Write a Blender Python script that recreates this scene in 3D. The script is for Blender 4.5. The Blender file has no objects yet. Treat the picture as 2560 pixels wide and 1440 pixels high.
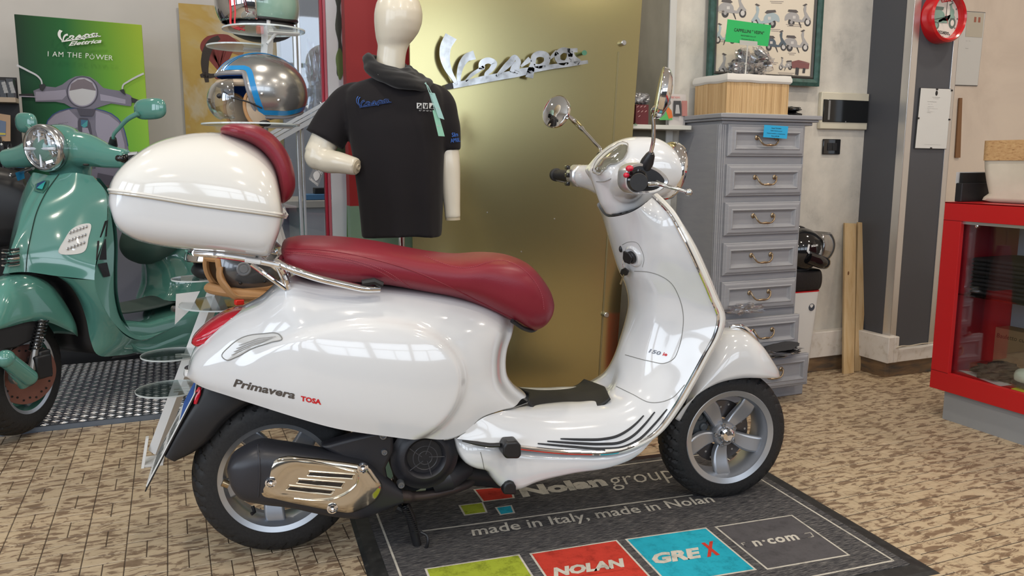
import bpy, math, random
from mathutils import Vector, Matrix, noise
random.seed(7)
SC = bpy.context.scene
COL = SC.collection
R = math.radians
V3 = Vector
# ---------------------------------------------------------------- camera, world, lights, exposure
CAMH = 1.04; FPX = 2020.0; PITCH = 8.863; YAW = -22.79; ROLL = 0.15
cd = bpy.data.cameras.new('camera'); cam = bpy.data.objects.new('camera', cd); COL.objects.link(cam)
cd.sensor_width = 36; cd.lens = 36 * FPX / 2560; cd.clip_start = .02
cam.location = (0, 0, CAMH)
cam.rotation_euler = (R(90 - PITCH), 0, R(YAW))
cam.matrix_world = Matrix.Translation((0, 0, CAMH)) @ Matrix.Rotation(R(YAW), 4, 'Z') @ Matrix.Rotation(R(90 - PITCH), 4, 'X') @ Matrix.Rotation(R(ROLL), 4, 'Z')
CAMROT = cam.matrix_world.to_3x3()
SC.camera = cam
SC.view_settings.view_transform = 'Standard'; SC.view_settings.look = 'None'
SC.view_settings.exposure = -0.50; SC.view_settings.gamma = 1; SC.view_settings.use_curve_mapping = False
w = bpy.data.worlds.new('world'); SC.world = w; w.use_nodes = True
w.node_tree.nodes['Background'].inputs[0].default_value = (.80, .88, 1, 1)
w.node_tree.nodes['Background'].inputs[1].default_value = 1.0

def area(name, loc, target, sx, sy, power, col=(1, 1, 1), spread=180):
    l = bpy.data.lights.new(name, 'AREA'); l.shape = 'RECTANGLE'; l.size = sx; l.size_y = sy
    l.energy = power; l.color = col; l.spread = R(spread)
    o = bpy.data.objects.new(name, l); COL.objects.link(o); o.location = loc
    o.rotation_euler = (V3(target) - V3(loc)).to_track_quat('-Z', 'Y').to_euler()
    return o
# daylight in the shop windows behind the camera (one lamp per glazed bay), and the rear window on the left
for k, x in enumerate((-1.9, -.35, 1.2, 2.75)):
    area('window_daylight', (x, -3.35, 2.05), (x, 2, 1.3), 1.35, 1.3, 28, (.78, .88, 1))
for k, y in enumerate((-2.2, -.5, 1.2)):
    area('side_daylight', (-2.92, y, 1.75), (2, y, 1.4), 1.3, 1.7, 42, (.78, .88, 1))
# round ceiling spots
for x in (-1.0, .6, 2.2, 3.8):
    for y in (-1.2, .6, 2.1, 4.2):
        l = bpy.data.lights.new('ceiling_spot_light', 'AREA'); l.shape = 'DISK'; l.size = .14; l.energy = 17; l.color = (1, .9, .76)
        o = bpy.data.objects.new('ceiling_spot_light', l); COL.objects.link(o); o.location = (x, y, 2.925)

# ---------------------------------------------------------------- helpers
def ray(px, py):
    return CAMROT @ V3(((px - 1280) / FPX, -(py - 720) / FPX, -1))
CO = V3((0, 0, CAMH))
def onX(px, py, X): r = ray(px, py); return CO + r * (X / r.x)
def onY(px, py, Y): r = ray(px, py); return CO + r * (Y / r.y)
def onZ(px, py, Z): r = ray(px, py); return CO + r * ((Z - CAMH) / r.z)
def onP(px, py, O, n): r = ray(px, py); return CO + r * ((V3(O) - CO).dot(n) / r.dot(n))

def cr(P, n=24, closed=False):
    """centripetal-ish catmull-rom through P, n samples"""
    P = [V3(p) if len(p) == 3 else V3((p[0], p[1], 0)) for p in P]
    m = len(P)
    L = [0]
    for i in range(m if closed else m - 1): L.append(L[-1] + max(1e-6, (P[(i + 1) % m] - P[i]).length))
    T = L[-1]; out = []
    for k in range(n):
        t = T * k / (n if closed else n - 1); i = 0
        while i < len(L) - 2 and L[i + 1] < t: i += 1
        u = min(1, max(0, (t - L[i]) / (L[i + 1] - L[i])))
        g = (lambda j: P[j % m]) if closed else (lambda j: P[min(m - 1, max(0, j))])
        a, b, c, d = g(i - 1), g(i), g(i + 1), g(i + 2)
        h = L[i + 1] - L[i]
        la = h if (i == 0 and not closed) else (b - a).length or h
        ld = h if (i >= m - 2 and not closed) else (d - c).length or h
        m1 = ((c - b) / h * la + (b - a) / la * h) / (la + h) * h if (closed or i > 0) else (c - b)
        m2 = ((d - c) / ld * h + (c - b) / h * ld) / (ld + h) * h if (closed or i < m - 2) else (c - b)
        u2, u3 = u * u, u * u * u
        out.append(b * (2 * u3 - 3 * u2 + 1) + m1 * (u3 - 2 * u2 + u) + c * (-2 * u3 + 3 * u2) + m2 * (u3 - u2))
    return out
def interp(tab, x):
    if x <= tab[0][0]: return tab[0][1]
    for (a, b), (c, d) in zip(tab, tab[1:]):
        if x <= c:
            u = (x - a) / (c - a); u = u * u * (3 - 2 * u) if len(tab) > 99 else u
            return b + (d - b) * u
    return tab[-1][1]
def sinterp(P, n=200):
    """smooth y(x) table from control points"""
    q = cr([(a, b, 0) for a, b in P], n); q.sort(key=lambda p: p.x)
    t = [(p.x, p.y) for p in q]
    return lambda x: interp(t, x) if len(t) <= 99 else _li(t, x)
def _li(t, x):
    if x <= t[0][0]: return t[0][1]
    lo, hi = 0, len(t) - 1
    if x >= t[hi][0]: return t[hi][1]
    while hi - lo > 1:
        mid = (lo + hi) // 2
        if t[mid][0] <= x: lo = mid
        else: hi = mid
    a, b = t[lo]; c, d = t[hi]
    return b + (d - b) * ((x - a) / (c - a) if c > a else 0)
def sstep(a, b, x):
    u = min(1, max(0, (x - a) / (b - a))); return u * u * (3 - 2 * u)

class G:
    def __init__(s): s.v = []; s.f = []; s.m = []; s.mi = 0
    def add(s, vs, fs):
        k = len(s.v); s.v += [V3(p) for p in vs]
        for f in fs: s.f.append([i + k for i in f]); s.m.append(s.mi)
        return s
    def box(s, c, d, rot=None):
        x, y, z = d[0] / 2, d[1] / 2, d[2] / 2; c = V3(c)
        vs = [V3((a, b, e)) for e in (-z, z) for b in (-y, y) for a in (-x, x)]
        if rot is not None: vs = [rot @ p for p in vs]
        return s.add([p + c for p in vs], [(0, 2, 3, 1), (4, 5, 7, 6), (0, 1, 5, 4), (2, 6, 7, 3), (0, 4, 6, 2), (1, 3, 7, 5)])
    def bb(s, x0, x1, y0, y1, z0, z1): return s.box(((x0 + x1) / 2, (y0 + y1) / 2, (z0 + z1) / 2), (x1 - x0, y1 - y0, z1 - z0))
    def hexa(s, P): return s.add(P, [(0, 3, 2, 1), (4, 5, 6, 7), (0, 1, 5, 4), (1, 2, 6, 5), (2, 3, 7, 6), (3, 0, 4, 7)])
    def slab(s, Q, n):   # quad Q extruded by vector n
        Q = [V3(q) for q in Q]; return s.hexa(Q + [q + V3(n) for q in Q])
    def prism(s, P, n):  # polygon (3D, planar) extruded by n
        P = [V3(p) for p in P]; m = len(P); n = V3(n)
        return s.add(P + [p + n for p in P], [tuple(range(m))[::-1], tuple(range(m, 2 * m))] + [(i, (i + 1) % m, m + (i + 1) % m, m + i) for i in range(m)])
    def loft(s, rings, closed=True, caps=True, loop=False):
        n = len(rings[0]); vs = [p for r in rings for p in r]; fs = []
        m = len(rings)
        for j in range(m if loop else m - 1):
            for i in range(n if closed else n - 1):
                a = j * n + i; b = j * n + (i + 1) % n; c = ((j + 1) % m) * n + (i + 1) % n; d = ((j + 1) % m) * n + i
                fs.append((a, b, c, d))
        if caps and closed and not loop: fs += [tuple(range(n))[::-1], tuple(range((m - 1) * n, m * n))]
        return s.add(vs, fs)
    def tube(s, P, r, n=10, closed=False, caps=True, flat=1.0, up=None):
        P = [V3(p) for p in P]; m = len(P)
        rs = r if isinstance(r, (list, tuple)) else [r] * m
        rings = []; ref = V3(up) if up is not None else None; pv = None
        for i in range(m):
            t = (P[(i + 1) % m] - P[i - 1]) if closed else (P[min(m - 1, i + 1)] - P[max(0, i - 1)])
            t = t.normalized() if t.length > 1e-9 else V3((0, 0, 1))
            if ref is not None: a = t.cross(ref)
            elif pv is None:
                q = V3((0, 0, 1)) if abs(t.z) < .9 else V3((1, 0, 0)); a = t.cross(q)
            else: a = pv - t * pv.dot(t)
            if a.length < 1e-6: a = t.orthogonal()
            a.normalize(); pv = a; b = t.cross(a)
            rings.append([P[i] + a * math.cos(2 * math.pi * k / n) * rs[i] + b * math.sin(2 * math.pi * k / n) * rs[i] * flat for k in range(n)])
        return s.loft(rings, True, caps, closed)
    def cyl(s, p0, p1, r, n=20, r1=None): return s.tube([p0, p1], [r, r if r1 is None else r1], n)
    def lathe(s, prof, c, ax=(0, 0, 1), n=32, loop=False):
        c = V3(c); ax = V3(ax).normalized(); a = ax.orthogonal().normalized(); b = ax.cross(a)
        rings = [[c + ax * h + (a * math.cos(2 * math.pi * k / n) + b * math.sin(2 * math.pi * k / n)) * r for k in range(n)] for r, h in prof]
        return s.loft(rings, True, not loop, loop)
    def ball(s, c, r, nu=20, nv=12, rot=None):
        c = V3(c); r = r if isinstance(r, (tuple, list, Vector)) else (r, r, r); rings = []
        for j in range(1, nv):
            th = math.pi * j / nv; q = []
            for i in range(nu):
                ph = 2 * math.pi * i / nu
                p = V3((r[0] * math.sin(th) * math.cos(ph), r[1] * math.sin(th) * math.sin(ph), -r[2] * math.cos(th)))
                q.append(c + (rot @ p if rot is not None else p))
            rings.append(q)
        return s.loft(rings)
    def grid(s, F, nu, nv, cu=False):
        return s.loft([[F(i / (nu if cu else nu - 1), j / (nv - 1)) for i in range(nu)] for j in range(nv)], cu, False)

def M4(loc=(0, 0, 0), rz=0, rx=0, ry=0):
    return Matrix.Translation(loc) @ Matrix.Rotation(rz, 4, 'Z') @ Matrix.Rotation(ry, 4, 'Y') @ Matrix.Rotation(rx, 4, 'X')
WM = {}
def tagp(o, label=None, cat=None, group=None, kind=None):
    if label: o['label'] = label
    if cat: o['category'] = cat
    if group: o['group'] = group
    if kind: o['kind'] = kind
    return o
def thing(name, label, cat, loc=(0, 0, 0), rz=0, group=None, rx=0, ry=0):
    o = bpy.data.objects.new(name, None); COL.objects.link(o); o.empty_display_size = .05
    m = M4(loc, rz, rx, ry); o.location = loc; o.rotation_euler = m.to_euler(); WM[o] = m
    return tagp(o, label, cat, group)
def mk(name, g, m, parent=None, world=False, smooth=True, bevel=0, segs=2, sub=0, solid=0, remesh=0, sm=0, label=None, kind=None, ang=35, shrink=0):
    vs = g.v
    top = parent
    while top is not None and top.parent is not None: top = top.parent
    off = None
    if world and top is not None:
        inv = WM[top].inverted(); vs = [inv @ p for p in vs]
    elif top is None and world is not None:
        xs = [p.x for p in vs]; ys = [p.y for p in vs]; zs = [p.z for p in vs]
        off = V3(((min(xs) + max(xs)) / 2, (min(ys) + max(ys)) / 2, min(zs))); vs = [p - off for p in vs]
    me = bpy.data.meshes.new(name); me.from_pydata([tuple(p) for p in vs], [], g.f)
    ms = m if isinstance(m, (list, tuple)) else [m]
    for q in ms: me.materials.append(q)
    if len(ms) > 1: me.polygons.foreach_set('material_index', g.m)
    me.polygons.foreach_set('use_smooth', [bool(smooth)] * len(me.polygons))
    me.update()
    if remesh == 0 and len(g.f) < 60000:
        import bmesh
        bm = bmesh.new(); bm.from_mesh(me); bmesh.ops.recalc_face_normals(bm, faces=bm.faces); bm.to_mesh(me); bm.free()
    if smooth and remesh == 0: me.set_sharp_from_angle(angle=R(ang))
    o = bpy.data.objects.new(name, me); COL.objects.link(o)
    if off is not None: o.location = off; WM[o] = Matrix.Translation(off)
    if parent is not None: o.parent = parent
    if remesh:
        d = o.modifiers.new('remesh', 'REMESH'); d.mode = 'VOXEL'; d.voxel_size = remesh; d.use_smooth_shade = True
    if sm:
        d = o.modifiers.new('smooth', 'SMOOTH'); d.iterations = sm; d.factor = .5
    if solid:
        d = o.modifiers.new('solid', 'SOLIDIFY'); d.thickness = solid; d.offset = -1
    if bevel:
        d = o.modifiers.new('bevel', 'BEVEL'); d.width = bevel; d.segments = segs; d.limit_method = 'ANGLE'; d.angle_limit = R(40)
        d.harden_normals = False
    if sub:
        d = o.modifiers.new('sub', 'SUBSURF'); d.levels = sub; d.render_levels = sub
    if label: o['label'] = label
    if kind: o['kind'] = kind
    return o
def solo(name, g, m, label, cat, group=None, **k):
    o = mk(name, g, m, None, **k); return tagp(o, label, cat, group)
def struct(name, g, m, **k):
    o = mk(name, g, m, None, **k); o['kind'] = 'structure'; return o

# ---------------------------------------------------------------- materials
MATS = {}
def mat(name, col, rough=.5, metal=0, coat=0, spec=.5, trans=0, ior=1.45, emis=None, es=1, sheen=0, alpha=1):
    if name in MATS: return MATS[name]
    m = bpy.data.materials.new(name); m.use_nodes = True; b = m.node_tree.nodes['Principled BSDF']
    I = b.inputs
    I['Base Color'].default_value = (*col, 1); I['Roughness'].default_value = rough; I['Metallic'].default_value = metal
    I['Coat Weight'].default_value = coat; I['Coat Roughness'].default_value = .04; I['Specular IOR Level'].default_value = spec
    I['Transmission Weight'].default_value = trans; I['IOR'].default_value = ior
    if sheen: I['Sheen Weight'].default_value = sheen
    if alpha < 1: I['Alpha'].default_value = alpha
    if emis: I['Emission Color'].default_value = (*emis, 1); I['Emission Strength'].default_value = es
    MATS[name] = m; return m
def nodes(m): return m.node_tree.nodes, m.node_tree.links, m.node_tree.nodes['Principled BSDF']
def coords(m, kind='Object', scale=(1, 1, 1), rot=(0, 0, 0)):
    N, L, b = nodes(m); t = N.new('ShaderNodeTexCoord'); mp = N.new('ShaderNodeMapping'); mp.inputs['Scale'].default_value = scale; mp.inputs['Rotation'].default_value = rot
    L.new(t.outputs[kind], mp.inputs[0]); return mp.outputs[0]
def geo(m, scale=(1, 1, 1), rot=(0, 0, 0)):
    N, L, b = nodes(m); t = N.new('ShaderNodeNewGeometry'); mp = N.new('ShaderNodeMapping'); mp.inputs['Scale'].default_value = scale; mp.inputs['Rotation'].default_value = rot
    L.new(t.outputs['Position'], mp.inputs[0]); return mp.outputs[0]
def noisy(m, vec, scale, cols, detail=4, rough=.55, dist=0, tex='noise', bump=0, bscale=None, bdist=.002):
    """colour ramp over noise; cols = [(pos,(r,g,b)),...]"""
    N, L, b = nodes(m)
    n = N.new('ShaderNodeTexNoise'); n.inputs['Scale'].default_value = scale; n.inputs['Detail'].default_value = detail; n.inputs['Roughness'].default_value = rough; n.inputs['Distortion'].default_value = dist
    L.new(vec, n.inputs['Vector'])
    if cols:
        r = N.new('ShaderNodeValToRGB'); e = r.color_ramp.elements
        while len(e) < len(cols): e.new(.5)
        for k, (p, c) in enumerate(cols): e[k].position = p; e[k].color = (*c, 1)
        L.new(n.outputs['Fac'], r.inputs[0]); L.new(r.outputs[0], b.inputs['Base Color'])
    if bump:
        n2 = n
        if bscale:
            n2 = N.new('ShaderNodeTexNoise'); n2.inputs['Scale'].default_value = bscale; n2.inputs['Detail'].default_value = 3; L.new(vec, n2.inputs['Vector'])
        bp = N.new('ShaderNodeBump'); bp.inputs['Strength'].default_value = bump; bp.inputs['Distance'].default_value = bdist
        L.new(n2.outputs['Fac'], bp.inputs['Height']); L.new(bp.outputs[0], b.inputs['Normal'])
    return m

def film(name, tint=(1, 1, 1), base=.05, k=.8, rough=.03, edge=(.95, .97, 1)):
    """thin clear sheet: see-through face on, mirror-like at grazing angles"""
    m = bpy.data.materials.new(name); m.use_nodes = True; N, L = m.node_tree.nodes, m.node_tree.links; N.clear()
    o = N.new('ShaderNodeOutputMaterial'); mx = N.new('ShaderNodeMixShader'); t = N.new('ShaderNodeBsdfTransparent'); g = N.new('ShaderNodeBsdfGlossy')
    t.inputs[0].default_value = (*tint, 1); g.inputs['Color'].default_value = (*edge, 1); g.inputs['Roughness'].default_value = rough
    lw = N.new('ShaderNodeLayerWeight'); lw.inputs[0].default_value = .35; mr = N.new('ShaderNodeMapRange'); mr.inputs[3].default_value = base; mr.inputs[4].default_value = base + k
    L.new(lw.outputs['Facing'], mr.inputs[0]); pw = N.new('ShaderNodeMath'); pw.operation = 'POWER'; pw.inputs[1].default_value = 1.6; L.new(mr.outputs[0], pw.inputs[0]); pw.use_clamp = True
    L.new(mr.outputs[0], mx.inputs[0]); L.new(t.outputs[0], mx.inputs[1]); L.new(g.outputs[0], mx.inputs[2]); L.new(mx.outputs[0], o.inputs[0])
    MATS[name] = m; return m
white_paint = mat('white_paint', (.65, .66, .675), .12, 0, 1.0)
lid_paint = mat('cream_white_paint', (.70, .69, .655), .12, 0, 1.0)
chrome = mat('chrome', (.83, .83, .84), .06, 1)
steel = mat('polished_steel', (.62, .57, .48), .13, 1)
alu = mat('silver_cast_metal', (.40, .42, .46), .34, .75, .3)
alu_lip = mat('silver_rim_lip', (.52, .54, .57), .3, .8, .2)
alubar = mat('aluminium_extrusion', (.62, .64, .67), .3, .85)
black_plastic = mat('black_plastic', (.014, .014, .016), .38)
black_gloss = mat('black_gloss', (.008, .008, .009), .08, 0, .6)
engine_black = noisy(mat('engine_black', (.02, .02, .025), .42), coords(MATS['engine_black']), 260, None, bump=.25, bdist=.001)
muffler_black = mat('muffler_black', (.028, .029, .036), .36, .1)
rubber = noisy(mat('tyre_rubber', (.012, .012, .013), .6), coords(MATS['tyre_rubber']), 160, [(.3, (.010, .010, .011)), (.7, (.020, .020, .021))], bump=.2, bdist=.001)
maroon = noisy(mat('maroon_leather', (.20, .014, .028), .36, 0, 0, .45), coords(MATS['maroon_leather']), 300, None, bump=.35, bdist=.0008)
stitch = mat('maroon_thread', (.30, .05, .07), .6)
red_lens = mat('red_lens', (.45, .005, .02), .08, 0, .8)
clear_lens = mat('clear_lens', (.72, .72, .70), .08, .15, 1)
red_print = mat('red_print', (.55, .01, .015), .4)
grey_badge = mat('dark_chrome_badge', (.16, .16, .17), .25, .9)
grey_seam = mat('seam_shadow_grey', (.22, .22, .21), .6)
pipe_metal = mat('exhaust_pipe_metal', (.075, .062, .062), .38, .6)
mint = mat('sage_green_paint', (.092, .265, .225), .12, 0, 1)
mint_dark = mat('dark_green_leather', (.045, .085, .075), .5)
# ================================================================ THE ROOM
concrete = mat('grey_spatula_plaster', (.42, .41, .37), .55)
noisy(concrete, geo(concrete, (1, 1, 1)), 3.4, [(.30, (.36, .345, .315)), (.44, (.54, .515, .465)), (.60, (.64, .605, .54)), (.8, (.52, .50, .455))], 9, .68, .15, bump=.15, bscale=9, bdist=.004)
beige = mat('beige_spatula_plaster', (.50, .42, .34), .6)
noisy(beige, geo(beige), 1.9, [(.3, (.58, .49, .41)), (.5, (.67, .575, .485)), (.75, (.73, .63, .52))], 7, .6, .6, bump=.1, bscale=9, bdist=.004)
cream = mat('cream_wall_paint', (.60, .57, .53), .7)
noisy(cream, geo(cream), 1.2, [(.3, (.50, .48, .455)), (.7, (.60, .575, .55))], 4)
ceil_m = mat('ceiling_white', (.72, .71, .68), .8)
pillar_m = mat('charcoal_laminate', (.066, .069, .080), .48)
skirt_m = mat('old_white_skirting', (.62, .58, .52), .55)
noisy(skirt_m, geo(skirt_m), 30, [(.25, (.50, .45, .38)), (.45, (.66, .62, .57)), (.8, (.70, .67, .63))], 5)
plinth_m = mat('worn_brown_skirting', (.12, .07, .04), .6)
noisy(plinth_m, geo(plinth_m, (1, 1, 5)), 7, [(.3, (.06, .055, .05)), (.5, (.16, .10, .055)), (.75, (.26, .17, .09))], 5)
grout = mat('floor_joint', (.060, .043, .030), .8)
tile_m = mat('mottled_floor_tile', (.4, .3, .2), .42, 0, 0, .35)
def _tile():
    m = tile_m; N, L, b = nodes(m)
    v = geo(m, (1.0, 2.6, 1)); n = N.new('ShaderNodeTexNoise'); n.inputs['Scale'].default_value = 17; n.inputs['Detail'].default_value = 5; n.inputs['Roughness'].default_value = .62; n.inputs['Distortion'].default_value = .9
    L.new(v, n.inputs['Vector'])
    r = N.new('ShaderNodeValToRGB'); e = r.color_ramp.elements; e.new(.5); e.new(.55)
    for k, (p, c) in enumerate([(.34, (.19, .128, .080)), (.455, (.25, .175, .115)), (.485, (.46, .36, .24)), (.72, (.56, .45, .31))]): e[k].position = p; e[k].color = (*c, 1)
    L.new(n.outputs['Fac'], r.inputs[0])
    v2 = geo(m, (1, 1, 1)); n2 = N.new('ShaderNodeTexNoise'); n2.inputs['Scale'].default_value = 1.1; n2.inputs['Detail'].default_value = 3; L.new(v2, n2.inputs['Vector'])
    mx = N.new('ShaderNodeMix'); mx.data_type = 'RGBA'; mx.blend_type = 'MULTIPLY'; mx.inputs[0].default_value = .55
    r2 = N.new('ShaderNodeValToRGB'); r2.color_ramp.elements[0].position = .3; r2.color_ramp.elements[1].position = .7
    r2.color_ramp.elements[0].color = (.78, .78, .82, 1); r2.color_ramp.elements[1].color = (1, .98, .94, 1)
    L.new(n2.outputs['Fac'], r2.inputs[0]); L.new(r.outputs[0], mx.inputs[6]); L.new(r2.outputs[0], mx.inputs[7]); L.new(mx.outputs[2], b.inputs['Base Color'])
    bp = N.new('ShaderNodeBump'); bp.inputs['Strength'].default_value = .25; bp.inputs['Distance'].default_value = .0015
    L.new(n.outputs['Fac'], bp.inputs['Height']); L.new(bp.outputs[0], b.inputs['Normal'])
_tile()
XL, XR, YF, YB, ZC = -3.0, 5.0, -3.5, 5.3, 2.95
WY = 3.10       # plaster wall behind the drawers
RY = 3.32       # beige wall right of the pillar
floor = struct('floor', G().bb(XL, XR, YF, YB, -.06, -.0018), grout, smooth=False)
# basket-weave planks: block 0.1038 m, two planks per block
BL = .1038; J = .0011
def tile_of(cx, cy, wx, wy):
    a = random.uniform(-.0002, .0002)
    return (cx, cy, wx, wy, a)
tiles = []
bx0, by0 = -.0628 % BL, 2.958 % BL
for i in range(int((XL - bx0) / BL) - 1, int((XR - bx0) / BL) + 1):
    for j in range(int((YF + 2.4 - by0) / BL), int((3.6 - by0) / BL) + 1):
        x = bx0 + i * BL; y = by0 + j * BL
        if x < XL or x + BL > XR: continue
        if (i + j) % 2 == 0:
            tiles += [tile_of(x + BL / 2, y + BL / 4, BL, BL / 2), tile_of(x + BL / 2, y + BL * 3 / 4, BL, BL / 2)]
        else:
            tiles += [tile_of(x + BL / 4, y + BL / 2, BL / 2, BL), tile_of(x + BL * 3 / 4, y + BL / 2, BL / 2, BL)]
CI = cam.matrix_world.inverted()
def project(p):
    q = CI @ V3(p)
    if q.z > -.05: return None
    return 1280 + FPX * q.x / -q.z, 720 - FPX * q.y / -q.z, -q.z
seen = []; rest = []
MATQ = [(.40, 1.2), (1.85, 2.1)]
for t in tiles:
    p = project((t[0], t[1], 0))
    if p and -20 < p[0] < 2580 and 850 < p[1] < 1450 and not (.42 < t[0] < 1.78 and t[1] < 2.1) and t[1] < 3.45: seen.append((p[2], t))
    else: rest.append(t)
seen.sort(key=lambda a: a[0])
def tile_mesh(g, cx, cy, wx, wy, h):
    x = wx / 2 - J; y = wy / 2 - J * 1.9; b = .0012
    lo = [V3((cx + a * x, cy + c * y, -.0018)) for a, c in ((-1, -1), (1, -1), (1, 1), (-1, 1))]
    hi = [V3((cx + a * (x - b), cy + c * (y - b), h)) for a, c in ((-1, -1), (1, -1), (1, 1), (-1, 1))]
    g.add(lo + hi, [(4, 5, 6, 7), (0, 1, 5, 4), (1, 2, 6, 5), (2, 3, 7, 6), (3, 0, 4, 7)])
_tm = {}
for d, t in seen[:300]:
    key = t[2] > t[3]
    if key not in _tm:
        g = G(); tile_mesh(g, 0, 0, t[2], t[3], 0); me = bpy.data.meshes.new('tile'); me.from_pydata([tuple(p) for p in g.v], [], g.f); me.materials.append(tile_m); _tm[key] = me
    o = bpy.data.objects.new('tile', _tm[key]); COL.objects.link(o); o.parent = floor
    o.matrix_parent_inverse = Matrix.Identity(4); o.location = V3((t[0], t[1], t[4])) - floor.location
g = G()
for t in [t for d, t in seen[300:]] + rest: tile_mesh(g, *t[:4], t[4])
o = mk('tile', g, tile_m, None, smooth=False, world=None, kind='stuff'); o.parent = floor; o.location = -floor.location

# walls / ceiling
struct('ceiling', G().bb(XL, XR, YF, YB, ZC, ZC + .08), ceil_m, smooth=False)
struct('wall_left', G().bb(XL - .1, XL, -3.2, 1.9, 0, .85).bb(XL - .1, XL, -3.2, 1.9, 2.65, ZC).bb(XL - .1, XL, 1.9, YB, 0, ZC), cream, smooth=False)
struct('wall_right', G().bb(XR, XR + .1, YF, RY, 0, ZC), beige, smooth=False)
struct('wall_back', G().bb(XL, .80, YB, YB + .1, 0, ZC), cream, smooth=False)
struct('wall_plaster', G().bb(1.80, 3.30, WY, WY + .1, 0, ZC), concrete, smooth=False)
struct('wall_beige', G().bb(3.30, XR, RY, RY + .1, 0, ZC), beige, smooth=False)
# shop front behind the camera: unseen low wall, made tall and dark to shade the olive panel's reflection, mullions, transom
g = G().bb(XL, XR, YF - .1, YF, 0, 1.35).bb(XL, XR, YF - .1, YF, 2.75, ZC)
for x in (XL + .15, -1.12, .42, 1.98, 3.55, XR - .15): g.bb(x - .09, x + .09, YF - .1, YF + .03, 1.35, 2.75)
struct('wall_front', g, pillar_m, smooth=False)
g = G()
for x0, x1 in ((-2.76, -1.21), (-1.03, .33), (.51, 1.89), (2.07, 3.46)):
    for z in (2.15,): g.bb(x0, x1, -3.33, -3.30, z - .025, z + .025)
    g.bb((x0 + x1) / 2 - .02, (x0 + x1) / 2 + .02, -3.33, -3.30, 1.35, 2.15)
struct('window_1', g, pillar_m, smooth=False)
g = G()
for y in (-3.1, -1.35, .35, 2.0): g.bb(XL - .02, XL + .06, y - .06, y + .06, .85, 2.65)
g.bb(XL - .02, XL + .12, -3.1, 2.0, .80, .86)
struct('window_2', g, pillar_m, smooth=False)
# pillar
PXa, PXb, PYf = 3.205, 3.50, 2.855
g = G().bb(PXa, PXb, PYf, RY, 0, ZC)
pl = struct('wall_pillar', g, pillar_m, smooth=False)
cornm = mat('aluminium_corner', (.66, .66, .66), .28, .9)
def trim(name, g, m): return struct(name, g, m, bevel=.001)
trim('trim_1', G().bb(PXa - .003, PXa + .038, PYf - .004, PYf, .19, ZC).bb(PXa - .004, PXa, PYf - .004, PYf + .04, .19, ZC), cornm)
trim('trim_2', G().bb(PXb - .03, PXb + .003, PYf - .004, PYf, .14, ZC).bb(PXb, PXb + .004, PYf - .004, PYf + .04, .14, ZC), cornm)
struct('baseboard_back', G().bb(2.60, 3.17, 3.045, WY, .075, .205), skirt_m, bevel=.004)
struct('baseboard_pillar', G().bb(3.165, 3.205, 2.82, WY, .075, .205).bb(3.205, 3.235, 2.82, 2.855, .075, .205), skirt_m, bevel=.004)
struct('baseboard_front', G().bb(3.2365, 3.52, 2.825, 2.855, .075, .140), skirt_m, bevel=.003)
struct('trim_3', G().bb(2.60, 3.205, 3.055, WY, 0, .078).bb(3.175, 3.205, 2.84, WY, 0, .078), plinth_m, bevel=.002)
struct('trim_4', G().bb(3.205, 3.53, 2.84, 2.855, 0, .078), plinth_m, bevel=.002)
# ================================================================ WHITE SCOOTER
from mathutils.bvhtree import BVHTree
class Fr:
    """upright working frame of a thing: s along its heading, v to its right-hand side, z up"""
    def __init__(s, O, ang): s.O = V3(O); s.a = ang; s.u = V3((math.cos(ang), math.sin(ang), 0)); s.n = V3((s.u.y, -s.u.x, 0))
    def P(s, px, py, v=0):
        p = onP(px, py, s.O + s.n * v, s.n) - s.O
        return V3((p.dot(s.u), -v, p.z))
    def C(s, pts, n=40, v=0, closed=False):
        return cr([s.P(p[0], p[1], p[2] if len(p) > 2 else v) for p in pts], n, closed)
    def loc(s, w): p = V3(w) - s.O; return V3((p.dot(s.u), -p.dot(s.n), p.z))
def bvh_of(*gs):
    vs, fs = [], []
    for g in gs:
        k = len(vs); vs += [tuple(p) for p in g.v]; fs += [[i + k for i in f] for f in g.f]
    return BVHTree.FromPolygons(vs, fs)
def hit(fr, bvh, px, py, off=.001):
    o = fr.loc(CO); r = ray(px, py); d = V3((r.dot(fr.u), -r.dot(fr.n), r.z)).normalized()
    h = bvh.ray_cast(o, d)
    if h[0] is None: return None
    n = h[1]
    if n.dot(d) > 0: n = -n
    return h[0] + n * off
def spow(x, e): return math.copysign(abs(x) ** e, x)
def pod(T, B, W, e=2.0, ew=None, m=28, dome=0, n=None):
    """rings between a top and a bottom curve (local, y ignored); W(a) half width"""
    n = len(T); g = G(); rings = []
    for i in range(n):
        a = i / (n - 1); t = V3((T[i].x, 0, T[i].z)); b = V3((B[i].x, 0, B[i].z)); w = W(a) if callable(W) else W
        q = []
        if dome:
            for k in range(m + 1):
                th = math.pi * k / m; sn, cs = math.sin(th), math.cos(th)
                q.append((b + (t - b) * abs(sn) ** (2 / e)) + V3((0, spow(cs, 2 / (ew or e)) * w, 0)))
        else:
            c = (t + b) / 2; h = (t - b) / 2
            for k in range(m):
                th = 2 * math.pi * k / m
                q.append(c + h * spow(math.sin(th), 2 / e) + V3((0, spow(math.cos(th), 2 / (ew or e)) * w, 0)))
        rings.append(q)
    g.loft(rings, not dome, not dome)
    return g
def mir(p): return V3((p.x, -p.y, p.z))
def tab(*k): f = sinterp(k); return f

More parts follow.
